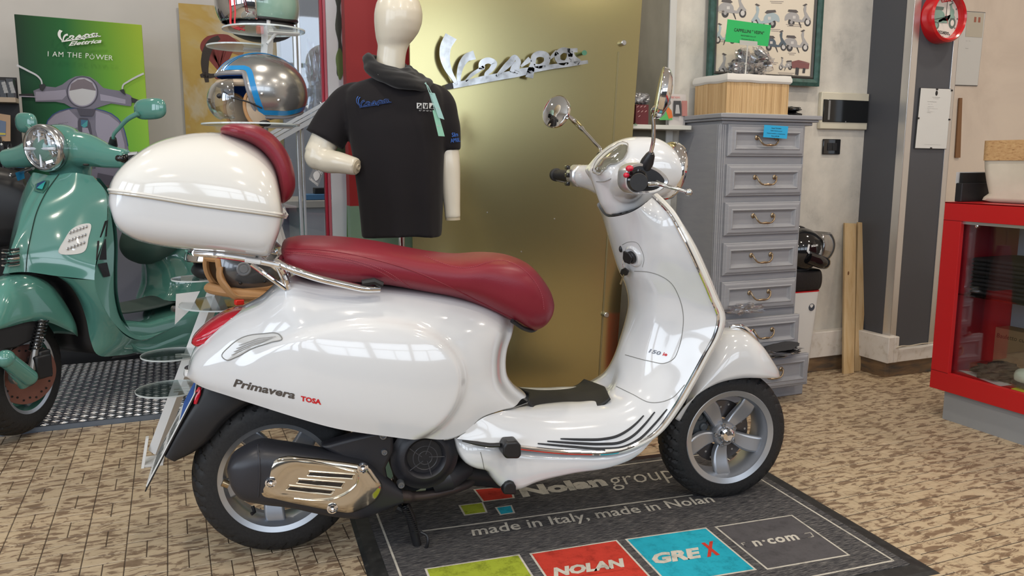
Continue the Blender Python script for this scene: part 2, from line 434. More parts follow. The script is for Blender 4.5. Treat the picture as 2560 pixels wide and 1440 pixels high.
def text(name, s, bl, br, tl, m, parent, nrm=None, depth=.0008, bold=0, shear=0, world=False, proj=None, off=.0006, label=None, space=1.0, lines=1):
    """lettering laid into the parallelogram bl-br-tl"""
    cu = bpy.data.curves.new(name, 'FONT'); cu.body = s; cu.size = 1; cu.shear = shear; cu.offset = bold; cu.resolution_u = 2; cu.space_character = space
    if lines > 1: cu.space_line = 1.0
    t = bpy.data.objects.new(name, cu); COL.objects.link(t)
    dg = bpy.context.evaluated_depsgraph_get(); me = bpy.data.meshes.new_from_object(t.evaluated_get(dg))
    bpy.data.objects.remove(t); bpy.data.curves.remove(cu)
    xs = [v.co.x for v in me.vertices]; ys = [v.co.y for v in me.vertices]
    x0, x1, y0, y1 = min(xs), max(xs), min(ys), max(ys)
    bl, br, tl = V3(bl), V3(br), V3(tl); ex, ey = br - bl, tl - bl
    n = V3(nrm).normalized() if nrm is not None else ex.cross(ey).normalized()
    g = G(); pts = []
    for v in me.vertices:
        a = (v.co.x - x0) / (x1 - x0); b = (v.co.y - y0) / (y1 - y0)
        p = bl + ex * a + ey * b
        if proj: p = proj(p)
        else: p = p + n * off
        pts.append(p)
    g.add(pts, [list(p.vertices) for p in me.polygons])
    bpy.data.meshes.remove(me)
    o = mk(name, g, m, parent, world=world, smooth=False, label=label)
    return o
def proj_bvh(fr, bvh, off=.001):
    def f(p):   # p given in pixel space (x, y, 0)
        h = hit(fr, bvh, p.x, p.y, off)
        return h if h is not None else fr.P(p.x, p.y, .2)
    return f
def pxtext(name, s, fr, bvh, bl, br, tl, m, parent, **k):
    return text(name, s, V3((*bl, 0)), V3((*br, 0)), V3((*tl, 0)), m, parent, proj=proj_bvh(fr, bvh), **k)

def wheel(parent, c, rt, tw, rr, name, spoke_m, lip_m, rim_m, phase=0, steer=0, hubm=chrome, disc=True, lw=.058):
    """c = (s, y, z) centre; axle along y. side -y is the near side"""
    g = G(); nA, prof = 220, []
    ro = rr - .006
    K = 30
    rings = []
    for j in range(nA):
        A = 2 * math.pi * j / nA; q = []
        for k in range(K + 1):
            t = k / K * 2 - 1          # -1..1 across
            ang = t * math.pi * .5
            hw = tw / 2
            y = hw * math.sin(ang * 1.0) * (1.0 if abs(t) < .78 else 1)
            y = hw * spow(math.sin(ang), .9)
            r = ro + (rt - ro) * abs(math.cos(ang)) ** .55
            if abs(t) < .74:
                f = (j / nA * 34 + abs(t) * 1.5 + (0 if t > 0 else .5)) % 1
                if f < .20 and abs(t) > .10: r -= .0065
            if abs(abs(t) - .80) < .02: r -= .001
            q.append(V3((c[0] + r * math.sin(A), c[1] + y, c[2] + r * math.cos(A))))
        rings.append(q)
    g.loft(rings, False, False, True)
    root = mk(name, g, rubber, parent, ang=25)
    L = lambda pr, ax=(0, -1, 0), n=72, loop=True: G().lathe(pr, c, ax, n, loop)
    w2 = lw
    mk('rim', L([(rr - .012, -w2), (rr, -w2), (rr + .001, -w2 + .004), (rr - .010, -w2 + .010), (rr - .026, -.03), (rr - .026, .028), (rr - .018, w2 - .016), (rr - .0155, w2 - .004), (rr - .004, w2), (rr + .002, w2 - .004), (rr - .004, w2 - .012), (rr - .012, w2 - .02), (rr - .020, .02), (rr - .020, -.02)]), rim_m, root, ang=40)
    mk('rim_lip', L([(rr - .019, w2 - .004), (rr - .003, w2 + .0015), (rr + .001, w2 - .002), (rr - .012, w2 - .010)]), lip_m, root, ang=50)
    yo = .012
    hb = G().lathe([(.0, -.03), (.038, -.03), (.040, .0), (.040, yo + .006), (.034, yo + .014), (.0, yo + .014)], c, (0, -1, 0), 40)
    mk('hub', hb, rim_m, root, ang=40)
    for k in range(5):
        A = phase + k * 2 * math.pi / 5
        er = V3((math.sin(A), 0, math.cos(A))); et = V3((math.cos(A), 0, -math.sin(A))); cc = V3(c)
        rings = []
        for i in range(12):
            t = i / 11; r = .030 + t * (rr - .022 - .030)
            wd = .0165 + .010 * t + .004 * math.sin(t * math.pi); sw = .010 * math.sin(t * 2.6) - .006 * t
            yv = -(yo + .004 + .016 * sstep(.2, 1, t)); th = .016 + .006 * (1 - t)
            q = []
            for (a, b) in ((-1, .35), (-.82, .95), (0, 1 - .25 * t), (.82, .95), (1, .35), (1, -1), (-1, -1)):
                q.append(cc + er * r + et * (sw + a * wd) + V3((0, yv - b * th * .5 + th * .5, 0)))
            rings.append(q)
        mk('spoke', G().loft(rings), spoke_m, root, ang=42, bevel=.0025)
        A2 = A + math.pi / 5 * .98
        bc = V3(c) + V3((math.sin(A), 0, math.cos(A))) * .029 + V3((0, -yo - .008, 0))
        bg = G().lathe([(0, 0), (.0075, 0), (.0078, .006), (.006, .0085), (.004, .0085), (.0035, .005), (0, .005)], V3(c) + V3((math.sin(A + .32), 0, math.cos(A + .32))) * .0335 + V3((0, -yo - .010, 0)), (0, -1, 0), 14)
        mk('wheel_bolt', bg, black_plastic if name == '_' else mat('bolt_zinc', (.35, .36, .38), .3, .9), root)
    mk('hub_cap', G().lathe([(.0, 0), (.024, 0), (.026, .004), (.0235, .014), (.017, .017), (.0155, .015), (.0, .013)], V3(c) + V3((0, -yo - .013, 0)), (0, -1, 0), 36), hubm, root)
    if disc:
        dg = G().lathe([(.045, 0), (.098, 0), (.100, .002), (.098, .004), (.045, .004)], V3(c) + V3((0, .016, 0)), (0, -1, 0), 64, True)
        d = mk('brake_disc', dg, mat('brake_disc_steel', (.12, .11, .11), .35, .8), root)
        hg = G()
        for k in range(20):
            A = k * math.pi / 10; rr_ = .078 + .010 * (k % 2)
            hg.cyl(V3(c) + V3((rr_ * math.sin(A), .0120, rr_ * math.cos(A))), V3(c) + V3((rr_ * math.sin(A), .0105, rr_ * math.cos(A))), .0035, 8)
        mk('disc_holes', hg, mat('hole_light', (.33, .30, .27), .5), d)
        cg = G().box(V3(c) + V3((-.075, .03, .035)), (.05, .045, .085), Matrix.Rotation(.5, 3, 'Y')).cyl(V3(c) + V3((-.075, .0, .055)), V3(c) + V3((-.075, .03, .055)), .014).cyl(V3(c) + V3((-.06, .0, .02)), V3(c) + V3((-.06, .03, .02)), .014)
        mk('brake_caliper', cg, mat('caliper_grey', (.07, .08, .09), .4, .3), root, bevel=.005)
    return root

WO = V3((.2194, 2.1622, 0)); WA = R(-7.649)
F = Fr(WO, WA)
ws = thing('motor_scooter', 'cream white scooter with maroon seat and rounded white top case, parked on the dark mat', 'scooter', WO, WA)
P = F.P
# ---- wheels
wheel(ws, (0.004, 0, .2165), .2165, .125, .155, 'rear_tyre', alu, alu_lip, alu, phase=R(184), disc=False, lw=.060)
fw = wheel(ws, (1.338, 0, .2075), .2075, .112, .1495, 'front_tyre', alu, alu_lip, alu, phase=R(182), lw=.056)
vg = G().tube([P(632, 1266, .05), P(636, 1280, .06), P(628, 1285, .065)], .005, 8)
mk('tyre_valve', vg, black_plastic, ws)

# ---- rear body: coons patch per side
NB, NT = 90, 34
Bc = cr([P(*p) for p in [(468, 941, .04), (500, 965, .09), (560, 990, .135), (640, 1014, .165), (740, 1041, .185), (840, 1066, .195), (960, 1084, .20), (1050, 1094, .195), (1125, 1096, .185), (1165, 1078, .175), (1200, 1045, .165), (1240, 1028, .150), (1290, 1016, .13), (1318, 1006, .11)]], NB)
Tc = cr([P(*p) for p in [(470, 925, .03), (482, 890, .045), (530, 842, .06), (595, 795, .07), (650, 768, .075), (685, 738, .08), (720, 714, .09), (800, 722, .11), (880, 727, .12), (960, 733, .12), (1050, 743, .12), (1140, 758, .12), (1220, 780, .115), (1292, 812, .10)]], NB)
Fc = cr([P(*p) for p in [(1318, 1006, .11), (1286, 980, .10), (1266, 950, .095), (1261, 918, .09), (1266, 880, .09), (1279, 846, .09), (1292, 812, .10)]], NT)
Wt = tab((0, .05), (.06, .095), (.15, .135), (.28, .175), (.42, .203), (.56, .212), (.70, .206), (.82, .185), (.91, .160), (1, .118))
gt = tab((0, .93), (.15, .985), (.35, 1.0), (.6, .955), (.8, .84), (.92, .70), (1, .54))
bc = P(925, 965, .2); bex = P(1168, 965, .2).x - bc.x; bez = P(925, 800, .2).z - bc.z
def body_pt(a, t, off=0):
    i = a * (NB - 1); i0 = min(NB - 2, int(i)); fr = i - i0
    b = Bc[i0].lerp(Bc[i0 + 1], fr); tt = Tc[i0].lerp(Tc[i0 + 1], fr)
    j = t * (NT - 1); j0 = min(NT - 2, int(j)); f = Fc[j0].lerp(Fc[j0 + 1], j - j0)
    p = b.lerp(tt, t); dF = f - Bc[-1].lerp(Tc[-1], t)
    wF = sstep(.45, 1, a) ** 1.3
    s_, z_ = p.x + dF.x * wF, p.z + dF.z * wF
    w_ = Wt(a) * gt(t)
    rx = (s_ - bc.x) / bex; rz = (z_ - bc.z) / bez
    if rx < 0: rx *= .72
    rad = math.sqrt(rx * rx + (rz * rz if rz > 0 else rz * rz * .9))
    w_ += .022 * (1 - sstep(.90, 1.03, rad)) * sstep(.10, .38, a)
    w_ *= 1 - .36 * sstep(.93, 1, a) ** 2
    return V3((s_, -w_ - off, z_))
g = G()
g.grid(lambda u, v: body_pt(u, v), 130, 46)
gm = G(); gm.add([mir(p) for p in g.v], [f[::-1] for f in g.f])
def cap(rowR, k=9, bul=V3((0, 0, 0))):
    q = []
    for p in rowR:
        q.append([V3((p.x, p.y * math.cos(math.pi * i / k), p.z)) + bul * math.sin(math.pi * i / k) for i in range(k + 1)])
    return q
g2 = G(); g2.loft(cap([body_pt(i / 129, 1) for i in range(130)], 9, V3((0, 0, .012))), False, False)
g2.loft(cap([body_pt(1, i / 45) for i in range(46)], 9, V3((.020, 0, 0))), False, False)
g2.loft(cap([body_pt(0, i / 45) for i in range(46)], 9, V3((-.012, 0, 0))), False, False)
gb = G().add(g.v, g.f).add(gm.v, gm.f).add(g2.v, g2.f)
body_bvh = bvh_of(gb)
body = mk('rear_body', gb, white_paint, ws, ang=50)
def bhit(px, py, off=.001): 
    h = hit(F, body_bvh, px, py, off); return h if h is not None else P(px, py, .2)
def seam(name, pts, bv, m, par, r=.0012, n=60, off=.0, flat=1):
    ps = [hit(F, bv, x.x, x.y, off) for x in cr(pts, n)]; ps = [p for p in ps if p is not None]
    return mk(name, G().tube(ps, r, 6, flat=flat), m, par)
# crease ring line + front vertical ribs are in the surface; indicator lens
def patch(name, outline, bv, m, par, th=.006, n=48, bulge=.004, fr=F, label=None, rings=5, smooth=True):
    o = cr(outline, n, True); c = sum(o, V3((0, 0, 0))) / len(o); g = G(); rg = []
    o_ = fr.loc(CO)
    base = [hit(fr, bv, p.x, p.y, 0) for p in o]
    base = [b if b is not None else base[i - 1] for i, b in enumerate(base)]
    cb = sum(base, V3((0, 0, 0))) / len(base); nn = (o_ - cb).normalized()
    for k in range(rings + 1):
        t = k / rings; q = []
        for p in o:
            pp = c + (p - c) * (1 - .93 * t); h = hit(fr, bv, pp.x, pp.y, 0)
            q.append((h if h is not None else cb) + V3((0, nn.y, 0)) * (th + bulge * math.sin(t * math.pi / 2)) * (0 if k < 0 else 1))
        rg.append(q)
    rg = [[b + V3((0, .004, 0)) for b in base]] + rg
    g.loft(rg); return mk(name, g, m, par, label=label, smooth=smooth)
ind = patch('turn_signal', [(556, 892), (575, 866), (605, 845), (655, 835), (700, 838), (706, 847), (680, 856), (630, 872), (590, 893), (566, 900)], body_bvh, mat('indicator_grey_lens', (.55, .55, .54), .15, 0, 1), body, th=.002, bulge=.002)
lg = G()
for k in range(4):
    lg.tube([bhit(582 + k * 6, 888 - k * 8, .0062), bhit(625 + k * 8, 868 - k * 7, .0070), bhit(668 + k * 8, 852 - k * 3, .0060)], .0009, 5)
mk('lens_rim', G().tube([bhit(p.x, p.y, .0015) for p in cr([(556, 892), (575, 866), (605, 845), (655, 835), (700, 838), (706, 847), (680, 856), (630, 872), (590, 893), (566, 900)], 60, True)], .0014, 6, closed=True), grey_seam, ind)
mk('lens_ribs', lg, mat('lens_rib', (.5, .5, .5), .2, .5), ind)
# tail light
T = F.C([(479, 858, 0), (482, 842, 0), (500, 820, 0), (535, 792, 0), (575, 772, 0), (612, 767, 0), (636, 776, 0)], 30)
B = F.C([(480, 862, .05), (487, 874, .06), (510, 881, .065), (535, 880, .065), (562, 858, .065), (600, 820, .06), (636, 778, .04)], 30)
tl = mk('tail_light', pod(T, B, lambda a: .058 * (1 - abs(2 * a - 1) ** 3.2) ** .45 + .004, 2.4), red_lens, ws)
T2 = F.C([(505, 872, 0), (560, 842, 0), (620, 785, 0), (640, 764, 0), (662, 770, 0)], 30)
B2 = F.C([(510, 884, .06), (545, 884, .068), (575, 862, .07), (620, 815, .07), (660, 774, .05)], 30)
mk('chrome_surround', pod(T2, B2, lambda a: .064 * (1 - abs(2 * a - 1) ** 4) ** .4 + .004, 2.6), chrome, tl)
g = G()
for k in range(2): g.tube([P(488 + 3 * k, 848 + 14 * k, .055), P(520 + 6 * k, 838 + 16 * k, .062), P(570 + 6 * k, 812 + 12 * k, .06), P(612 - k * 10, 782 + 14 * k, .045)], .0016, 6)
mk('lens_ridge', g, mat('lens_ridge_red', (.6, .03, .06), .1), tl)
# neck line between body and floor
mk('body_seam', G().tube([p + V3((0, -.004, 0)) for p in Bc[-26:]], .0011, 6), grey_seam, body)

# ---- seat
T = F.C([(707, 640), (703, 620), (710, 602), (737, 593), (800, 591), (870, 595), (940, 604), (1020, 620), (1085, 631), (1150, 637), (1220, 633), (1270, 638), (1312, 655), (1345, 689), (1366, 724), (1373, 755), (1365, 785), (1346, 810), (1330, 822)], 90)
B = F.C([(708, 646, .1), (716, 678, .12), (745, 702, .13), (800, 713, .14), (860, 719, .14), (920, 720, .14), (970, 725, .14), (1060, 741, .14), (1160, 761, .13), (1240, 790, .11), (1300, 815, .08), (1322, 822, .05)], 90)
Ws = tab((0, .075), (.05, .115), (.12, .137), (.3, .150), (.5, .148), (.65, .146), (.8, .140), (.90, .118), (.96, .085), (1, .045))
gs = pod(T, B, Ws, 2.9, 2.3, 40)
seat_bvh = bvh_of(gs)
seat = mk('seat', gs, maroon, ws)
def sh(px, py, off=.0005):
    return hit(F, seat_bvh, px, py, off)
for ln in ([(712, 628), (770, 633), (830, 640), (900, 655), (960, 676), (1000, 700), (1030, 722)], [(715, 633), (770, 638), (830, 646), (900, 661), (955, 682), (992, 704)], [(1062, 640), (1100, 656), (1140, 668), (1180, 668), (1220, 656), (1255, 651), (1300, 668), (1335, 702), (1355, 740), (1360, 775)]):
    pts = [sh(p.x, p.y) for p in cr(ln, 70)]; pts = [p for p in pts if p is not None]
    gg = G()
    for a, b in zip(pts[::1], pts[1::1]): gg.tube([a, a.lerp(b, .62)], .0011, 5)
    mk('stitching', gg, stitch, seat)
pts = [p for p in [sh(q.x, q.y, .0) for q in cr([(707, 622), (760, 622), (830, 628), (900, 640), (960, 655), (1040, 680), (1120, 715), (1200, 755), (1290, 800)], 60)] if p is not None]
mk('piping', G().tube(pts, .0016, 6), maroon, seat)
mk('seat_base', G().tube(F.C([(1280, 802, .1), (1312, 822, .07), (1335, 825, .04), (1360, 798, .02)], 20), .006, 8), black_plastic, seat)
mk('rail_pad', G().tube([P(905, 708, .16), P(935, 703, .16), P(955, 712, .155)], .009, 8), black_plastic, seat)

# ---- top case
tc_root_T = [(291, 474, 0), (295, 455, 0), (312, 425, 0), (350, 386, 0), (400, 355, 0), (455, 339, 0), (520, 331, 0), (572, 335, 0), (622, 350, 0), (662, 376, 0), (690, 412, 0), (701, 460, 0), (706, 505, 0), (712, 538, 0)]
T = F.C(tc_root_T, 70)
B = F.C([(291, 477, 0), (305, 479, .09), (340, 486, .15), (400, 497, .185), (480, 511, .195), (560, 522, .195), (630, 531, .19), (690, 538, .15), (713, 541, .06)], 70)
Wl = lambda a: .200 * max(0, (1 - abs(2 * a - 1) ** 3.6)) ** .42 + .003
lid = pod(T, B, Wl, 2.5, 2.6, 40, dome=1)
case = mk('top_case', lid, lid_paint, ws)
B2 = F.C([(291, 479, 0), (292, 510, .02), (298, 540, .05), (313, 572, .04), (340, 596, .06), (378, 613, .09), (430, 626, .12), (500, 634, .14), (580, 642, .14), (640, 648, .13), (664, 649, .12), (676, 640, .1), (690, 604, .07), (702, 570, .04), (712, 546, .02)], 70)
mk('case_base', pod(B2, B, lambda a: Wl(a) * .985, 4.2, 3.2, 40, dome=1), white_paint, case)
def rimline(W, dz, r, k=1.0):
    a = [V3((B[i].x, -W(i / 69) * k, B[i].z + dz)) for i in range(70)]
    return G().tube(a + [mir(p) for p in a[::-1]], r, 6, closed=True)
mk('case_seam', rimline(Wl, -.001, .0017, 1.0), mat('seam_tan', (.35, .31, .25), .5), case)
mk('case_flange', rimline(Wl, .006, .0045, .985), lid_paint, case)
mk('latch', G().tube([P(706, 520, .02), P(714, 538, .02), P(711, 546, .02)], [.004, .008, .005], 10), lid_paint, case)
Tb = F.C([(553, 326), (560, 317), (580, 311), (615, 311), (645, 316), (680, 335), (708, 365), (727, 400), (737, 440), (737, 472), (727, 494), (708, 508)], 50)
Bb = F.C([(553, 333), (570, 341), (590, 348), (616, 357), (640, 369), (662, 388), (680, 414), (689, 442), (693, 470), (696, 490), (699, 500), (703, 509)], 50)
mk('backrest', pod(Tb, Bb, lambda a: .125 * max(0, 1 - abs(2 * a - 1) ** 4) ** .4 + .012, 2.6, 2.4, 32), maroon, case)
# ---- carrier and grab rails
def both(g, pts, r, n=10, k=24):
    c = cr(pts, k); g.tube(c, r, n); g.tube([mir(p) for p in c], r, n); return g
g = G()
both(g, [P(486, 633, .10), P(560, 640, .12), P(640, 652, .13), P(700, 664, .145)], .0075)
both(g, [P(628, 660, .12), P(670, 690, .12), P(714, 722, .11)], .006)
both(g, [P(693, 664, .135), P(705, 690, .12), P(720, 720, .11)], .006)
g.tube([P(486, 633, .10), P(470, 628, .05), P(470, 628, -.05), mir(P(486, 633, .10))], .0075)
g.tube([P(640, 652, .13), mir(P(640, 652, .13))], .006)
mk('luggage_rack', g, chrome, ws)
g = G()
for sg in (1, -1):
    k_ = (lambda p: p) if sg > 0 else mir
    mk('rail_bracket', G().tube(cr([k_(p) for p in (P(690, 655, .13), P(700, 645, .10), P(700, 642, .05))], 24), .008, 10).tube(cr([k_(p) for p in (P(722, 722, .11), P(716, 700, .12), P(700, 668, .135), P(690, 655, .13))], 24), .007, 10), chrome, ws)
for sg in (1, -1):
    c = [P(690, 655, .13), P(730, 673, .155), P(790, 694, .162), P(860, 711, .162), P(915, 722, .160), P(948, 722, .15)]
    mk('grab_rail', G().tube(cr([p if sg > 0 else mir(p) for p in c], 40), .0095, 14), chrome, ws)
mk('rack_plate', G().prism([P(540, 636, .09), P(655, 650, .09), mir(P(655, 650, .09)), mir(P(540, 636, .09))], (0, 0, .01)).tube([P(612, 650, .14), P(652, 656, .14)], .006), mat('rack_white_plastic', (.7, .7, .7), .3), ws, bevel=.002)

# ---- mudflap, plate, reflector
T = F.C([(497, 962, .06), (485, 985, .07), (472, 1010, .08), (450, 1050, .085), (425, 1100, .088), (408, 1140, .088)], 30)
B = F.C([(640, 1012, .09), (600, 1035, .09), (562, 1065, .09), (532, 1100, .09), (488, 1135, .09), (440, 1157, .088)], 30)
mk('mudflap', pod(T, B, tab((0, .075), (.5, .088), (1, .088)), 5, 6, 28), black_plastic, ws)
ta = P(489, 983, .0875); ba = P(367, 1218, .0875)
ppn = (ta - ba).normalized(); nrm = V3((-ppn.z, 0, ppn.x)).normalized()
_mir0 = mir
def mirp(p): return V3((p.x - .010, -p.y, p.z))
nrm = (ba - ta).cross(mirp(ta) - ta).normalized(); nrm = nrm if nrm.x < 0 else -nrm
plate_g = G().prism([ta, ba, mirp(ba), mirp(ta)], nrm * .003)
plate = mk('number_plate', plate_g, mat('plate_white', (.62, .64, .64), .35), ws, bevel=.0015)
mk('plate_holder', G().prism([ta + nrm * -.003 + ppn * .004, ba - nrm * .003 - ppn * .012, mirp(ba) - nrm * .003 - ppn * .012, mirp(ta) - nrm * .003 + ppn * .004], nrm * .0028), black_plastic, plate)
tn = P(489, 983, .0875); q = lambda a, b: ta + (ba - ta) * a + (mirp(ta) - ta) * b + nrm * .0034
mk('blue_band', G().prism([q(.02, .02), q(.30, .02), q(.30, .98), q(.02, .98)], nrm * .0003), mat('plate_blue', (.03, .10, .38), .4), plate, smooth=False)
g = G()
for r_, row in enumerate((.36, .68)):
    for k in range(4 if r_ else 3):
        x0 = .12 + k * .22
        g.prism([q(row, x0), q(row + .22, x0), q(row + .22, x0 + .03), q(row, x0 + .03)], nrm * .0003)
        g.prism([q(row + (.0 if k % 2 else .1), x0), q(row + (.03 if k % 2 else .13), x0), q(row + (.03 if k % 2 else .13), x0 + .12), q(row + (.0 if k % 2 else .1), x0 + .12)], nrm * .0003)
        g.prism([q(row + .04, x0 + .11), q(row + .22, x0 + .11), q(row + .22, x0 + .14), q(row + .04, x0 + .14)], nrm * .0003)
mk('plate_characters', g, mat('plate_ink', (.05, .06, .06), .5), plate, smooth=False)
mk('reflector', G().tube([P(500, 968, .075), P(494, 985, .08), P(488, 1010, .085)], [.004, .008, .004], 10), red_lens, ws)

# ---- legshield, floor
rowN = 100
C0 = F.C([(1521, 542), (1532, 580), (1547, 630), (1562, 682), (1580, 735), (1584, 775), (1573, 815), (1559, 853), (1546, 893), (1537, 930), (1524, 962), (1495, 985), (1430, 994), (1360, 998), (1316, 1003)], rowN, 0)
C1 = F.C([(1562, 536), (1573, 580), (1590, 640), (1606, 690), (1628, 740), (1634, 785), (1625, 830), (1610, 880), (1594, 925), (1572, 965), (1530, 998), (1450, 1010), (1380, 1012), (1330, 1016, .10), (1268, 1024, .135)], rowN, .09)
C2 = F.C([(1597, 520), (1618, 560), (1650, 640), (1680, 700), (1703, 755), (1708, 805), (1698, 855), (1678, 905), (1650, 950), (1610, 1000), (1550, 1035), (1450, 1052), (1370, 1052), (1290, 1044, .155), (1205, 1046, .168)], rowN, .15)
C3 = F.C([(1633, 492, .10), (1650, 508, .14), (1672, 532, .17), (1706, 590, .20), (1745, 670, .215), (1776, 742, .215), (1796, 800, .215), (1789, 832, .215), (1760, 888, .215), (1722, 958, .21), (1684, 1022, .205), (1635, 1084, .20), (1560, 1124, .195), (1440, 1131, .19), (1320, 1121, .19), (1230, 1108, .19), (1142, 1097, .185)], rowN)
def ls(u, v):   # u across 0 (centre) ..1 (edge), v down
    i = v * (rowN - 1); i0 = min(rowN - 2, int(i)); f = i - i0
    a, b, c, d = [q[i0].lerp(q[i0 + 1], f) for q in (C0, C1, C2, C3)]
    return cr([mir(b), a, b, c, d], 3) if 0 else _cub([mir(b), a, b, c, d], u)
def _cub(K, u):
    # catmull through K[1:], u in 0..1 on segments K1-K2-K3-K4
    t = u * 3; i = min(2, int(t)); f = t - i; p0, p1, p2 = K[i], K[i + 1], K[i + 2]; p3 = K[i + 3] if i + 3 < len(K) else K[i + 2] * 2 - K[i + 1]
    f2, f3 = f * f, f * f * f
    return (p1 * 2 + (p2 - p0) * f + (p0 * 2 - p1 * 5 + p2 * 4 - p3) * f2 + (p1 * 3 - p0 - p2 * 3 + p3) * f3) * .5
g = G().grid(ls, 34, 150)
gr = G().add(g.v, g.f); gr.add([mir(p) for p in g.v], [f[::-1] for f in g.f])
ls_bvh = bvh_of(gr)
shield = mk('leg_shield', gr, white_paint, ws, ang=60)
# outer front shell
def fs(u, v):
    i = v * 66; i0 = int(i); d = C3[i0].lerp(C3[min(rowN - 1, i0 + 1)], i - i0)
    k = math.cos(u * math.pi / 2) ; 
    return V3((d.x + .014 + .062 * (1 - (1 - k) ** 1.0) * sstep(-.1, .25, v) * (1 - .45 * v), d.y * math.sin(u * math.pi / 2) if True else 0, d.z - .004))
g = G().grid(fs, 20, 60); gr2 = G().add(g.v, g.f); gr2.add([mir(p) for p in g.v], [f[::-1] for f in g.f])
mk('front_panel', gr2, white_paint, ws, ang=60)
rl = [V3((p.x + .009, p.y * .985, p.z + .001)) for p in C3[:70]]
g = G().tube(rl, .0095, 10); g.tube([mir(p) for p in rl], .0095, 10); mk('shield_rolled_edge', g, lid_paint, shield)
rr_ = [(.0052 if i < 60 else .0052 + .0022 * min(1, (i - 60) / 10)) for i in range(89)]
g = G().tube(C3[:89], rr_, 10); g.tube([mir(p) for p in C3[:89]], rr_, 10); mk('chrome_trim', g, chrome, ws)
# glove box seam and the step seam
def sm_(name, pts, r=.0012, m=grey_seam): return seam(name, pts, ls_bvh, m, shield, r, 90)
sm_('glove_box_seam', [(1586, 678), (1620, 680), (1648, 688), (1676, 706), (1698, 744), (1708, 787), (1706, 830), (1697, 870), (1684, 897), (1662, 908), (1625, 903), (1563, 887)])
sm_('panel_seam', [(1541, 966), (1580, 985), (1625, 1006), (1680, 995), (1712, 962)])
sm_('key_panel_seam', [(1556, 612), (1568, 606), (1592, 607), (1604, 625), (1610, 650), (1606, 668)], .0008)
# legshield neck collar
mk('collar_gap', G().tube(F.C([(1521, 541, -.02), (1545, 538, .05), (1575, 531, .075), (1605, 515, .075), (1630, 494, .05)], 24), .0022, 8), black_plastic, shield)
# vent strips
for ln in ([(1401, 1097), (1460, 1099), (1505, 1098), (1540, 1091), (1570, 1075), (1592, 1057), (1609, 1039)], [(1368, 1103), (1440, 1108), (1505, 1110), (1550, 1106), (1580, 1091), (1610, 1063), (1637, 1030)], [(1344, 1109), (1430, 1117), (1505, 1122), (1560, 1117), (1595, 1100), (1635, 1062), (1668, 1023)]):
    ps = [hit(F, ls_bvh, p.x, p.y, .0015) for p in cr(ln, 44)]; ps = [p for p in ps if p is not None]; n = len(ps)
    mk('rubber_strip', G().tube(ps, [.0012 + .0026 * math.sin(math.pi * min(1, (i + .5) / n * 1.0)) ** .5 for i in range(n)], 8), black_plastic, shield)
# tunnel mat
near = F.C([(1322, 1004), (1332, 1020), (1350, 1028), (1420, 1030), (1478, 1022), (1508, 1012), (1524, 998)], 40, .105)
far = [V3((p.x, 0, p.z + .010)) for p in F.C([(1322, 994), (1345, 992), (1380, 994), (1430, 994), (1470, 990), (1495, 985), (1512, 978)], 40, 0)]
def tmf(u, v):
    i = min(38, int(v * 39)); f = v * 39 - i; a = far[i].lerp(far[i + 1], f); b = near[i].lerp(near[i + 1], f)
    p = a.lerp(b, abs(u)); p.z = b.z + (a.z - b.z) * (1 - abs(u) ** 2.2); p.y = b.y * abs(u) * (1 if u > 0 else -1); return p
mk('tunnel_mat', G().grid(lambda u, v: tmf(u * 2 - 1, v) + V3((0, 0, .004)), 22, 40), mat('matt_black_rubber', (.018, .018, .019), .62), shield, solid=.006)
# underbody
T = F.C([(1141, 1098, .185), (1230, 1110, .19), (1320, 1124, .19), (1440, 1136, .19), (1560, 1130, .19), (1600, 1115, .19), (1645, 1082, .19)], 60)
B = F.C([(1141, 1106, .18), (1146, 1135, .175), (1160, 1160, .17), (1185, 1173, .165), (1212, 1178, .16), (1228, 1198, .15), (1248, 1218, .14), (1280, 1224, .14), (1330, 1207, .15), (1420, 1186, .16), (1530, 1168, .17), (1585, 1148, .18), (1645, 1086, .19)], 60)
ub = pod(T, B, tab((0, .150), (.06, .178), (.3, .184), (.6, .186), (.9, .188), (1, .19)), 5.5, 5.5, 36)
ub_bvh = bvh_of(ub)
und = mk('underbody_cowl', ub, white_paint, ws, ang=50)
seam('cowl_seam', [(1201, 1130), (1206, 1150), (1211, 1176)], ub_bvh, grey_seam, und, .0011, 20)
mk('rubber_bumper', G().prism([P(x, y, .160) for x, y in ((1251, 1225), (1251, 1206), (1257, 1196), (1267, 1191), (1277, 1195), (1283, 1205), (1283, 1226))], (0, -.034, 0)), black_plastic, und, bevel=.006, segs=3)
# folded passenger peg
g = G().tube(F.C([(1156, 1102, .195), (1190, 1108, .197), (1225, 1113, .2), (1250, 1112, .205)], 16), [.003 + .005 * min(1, i / 6) for i in range(16)], 10, flat=.7)
peg = mk('passenger_peg', g, black_plastic, ws)
mk('peg_rubber', G().prism([P(x, y, .185) for x, y in ((1246, 1122), (1247, 1104), (1254, 1091), (1282, 1089), (1291, 1099), (1292, 1124), (1285, 1132), (1255, 1132))], (0, -.048, 0)), black_plastic, peg, bevel=.006, segs=3)

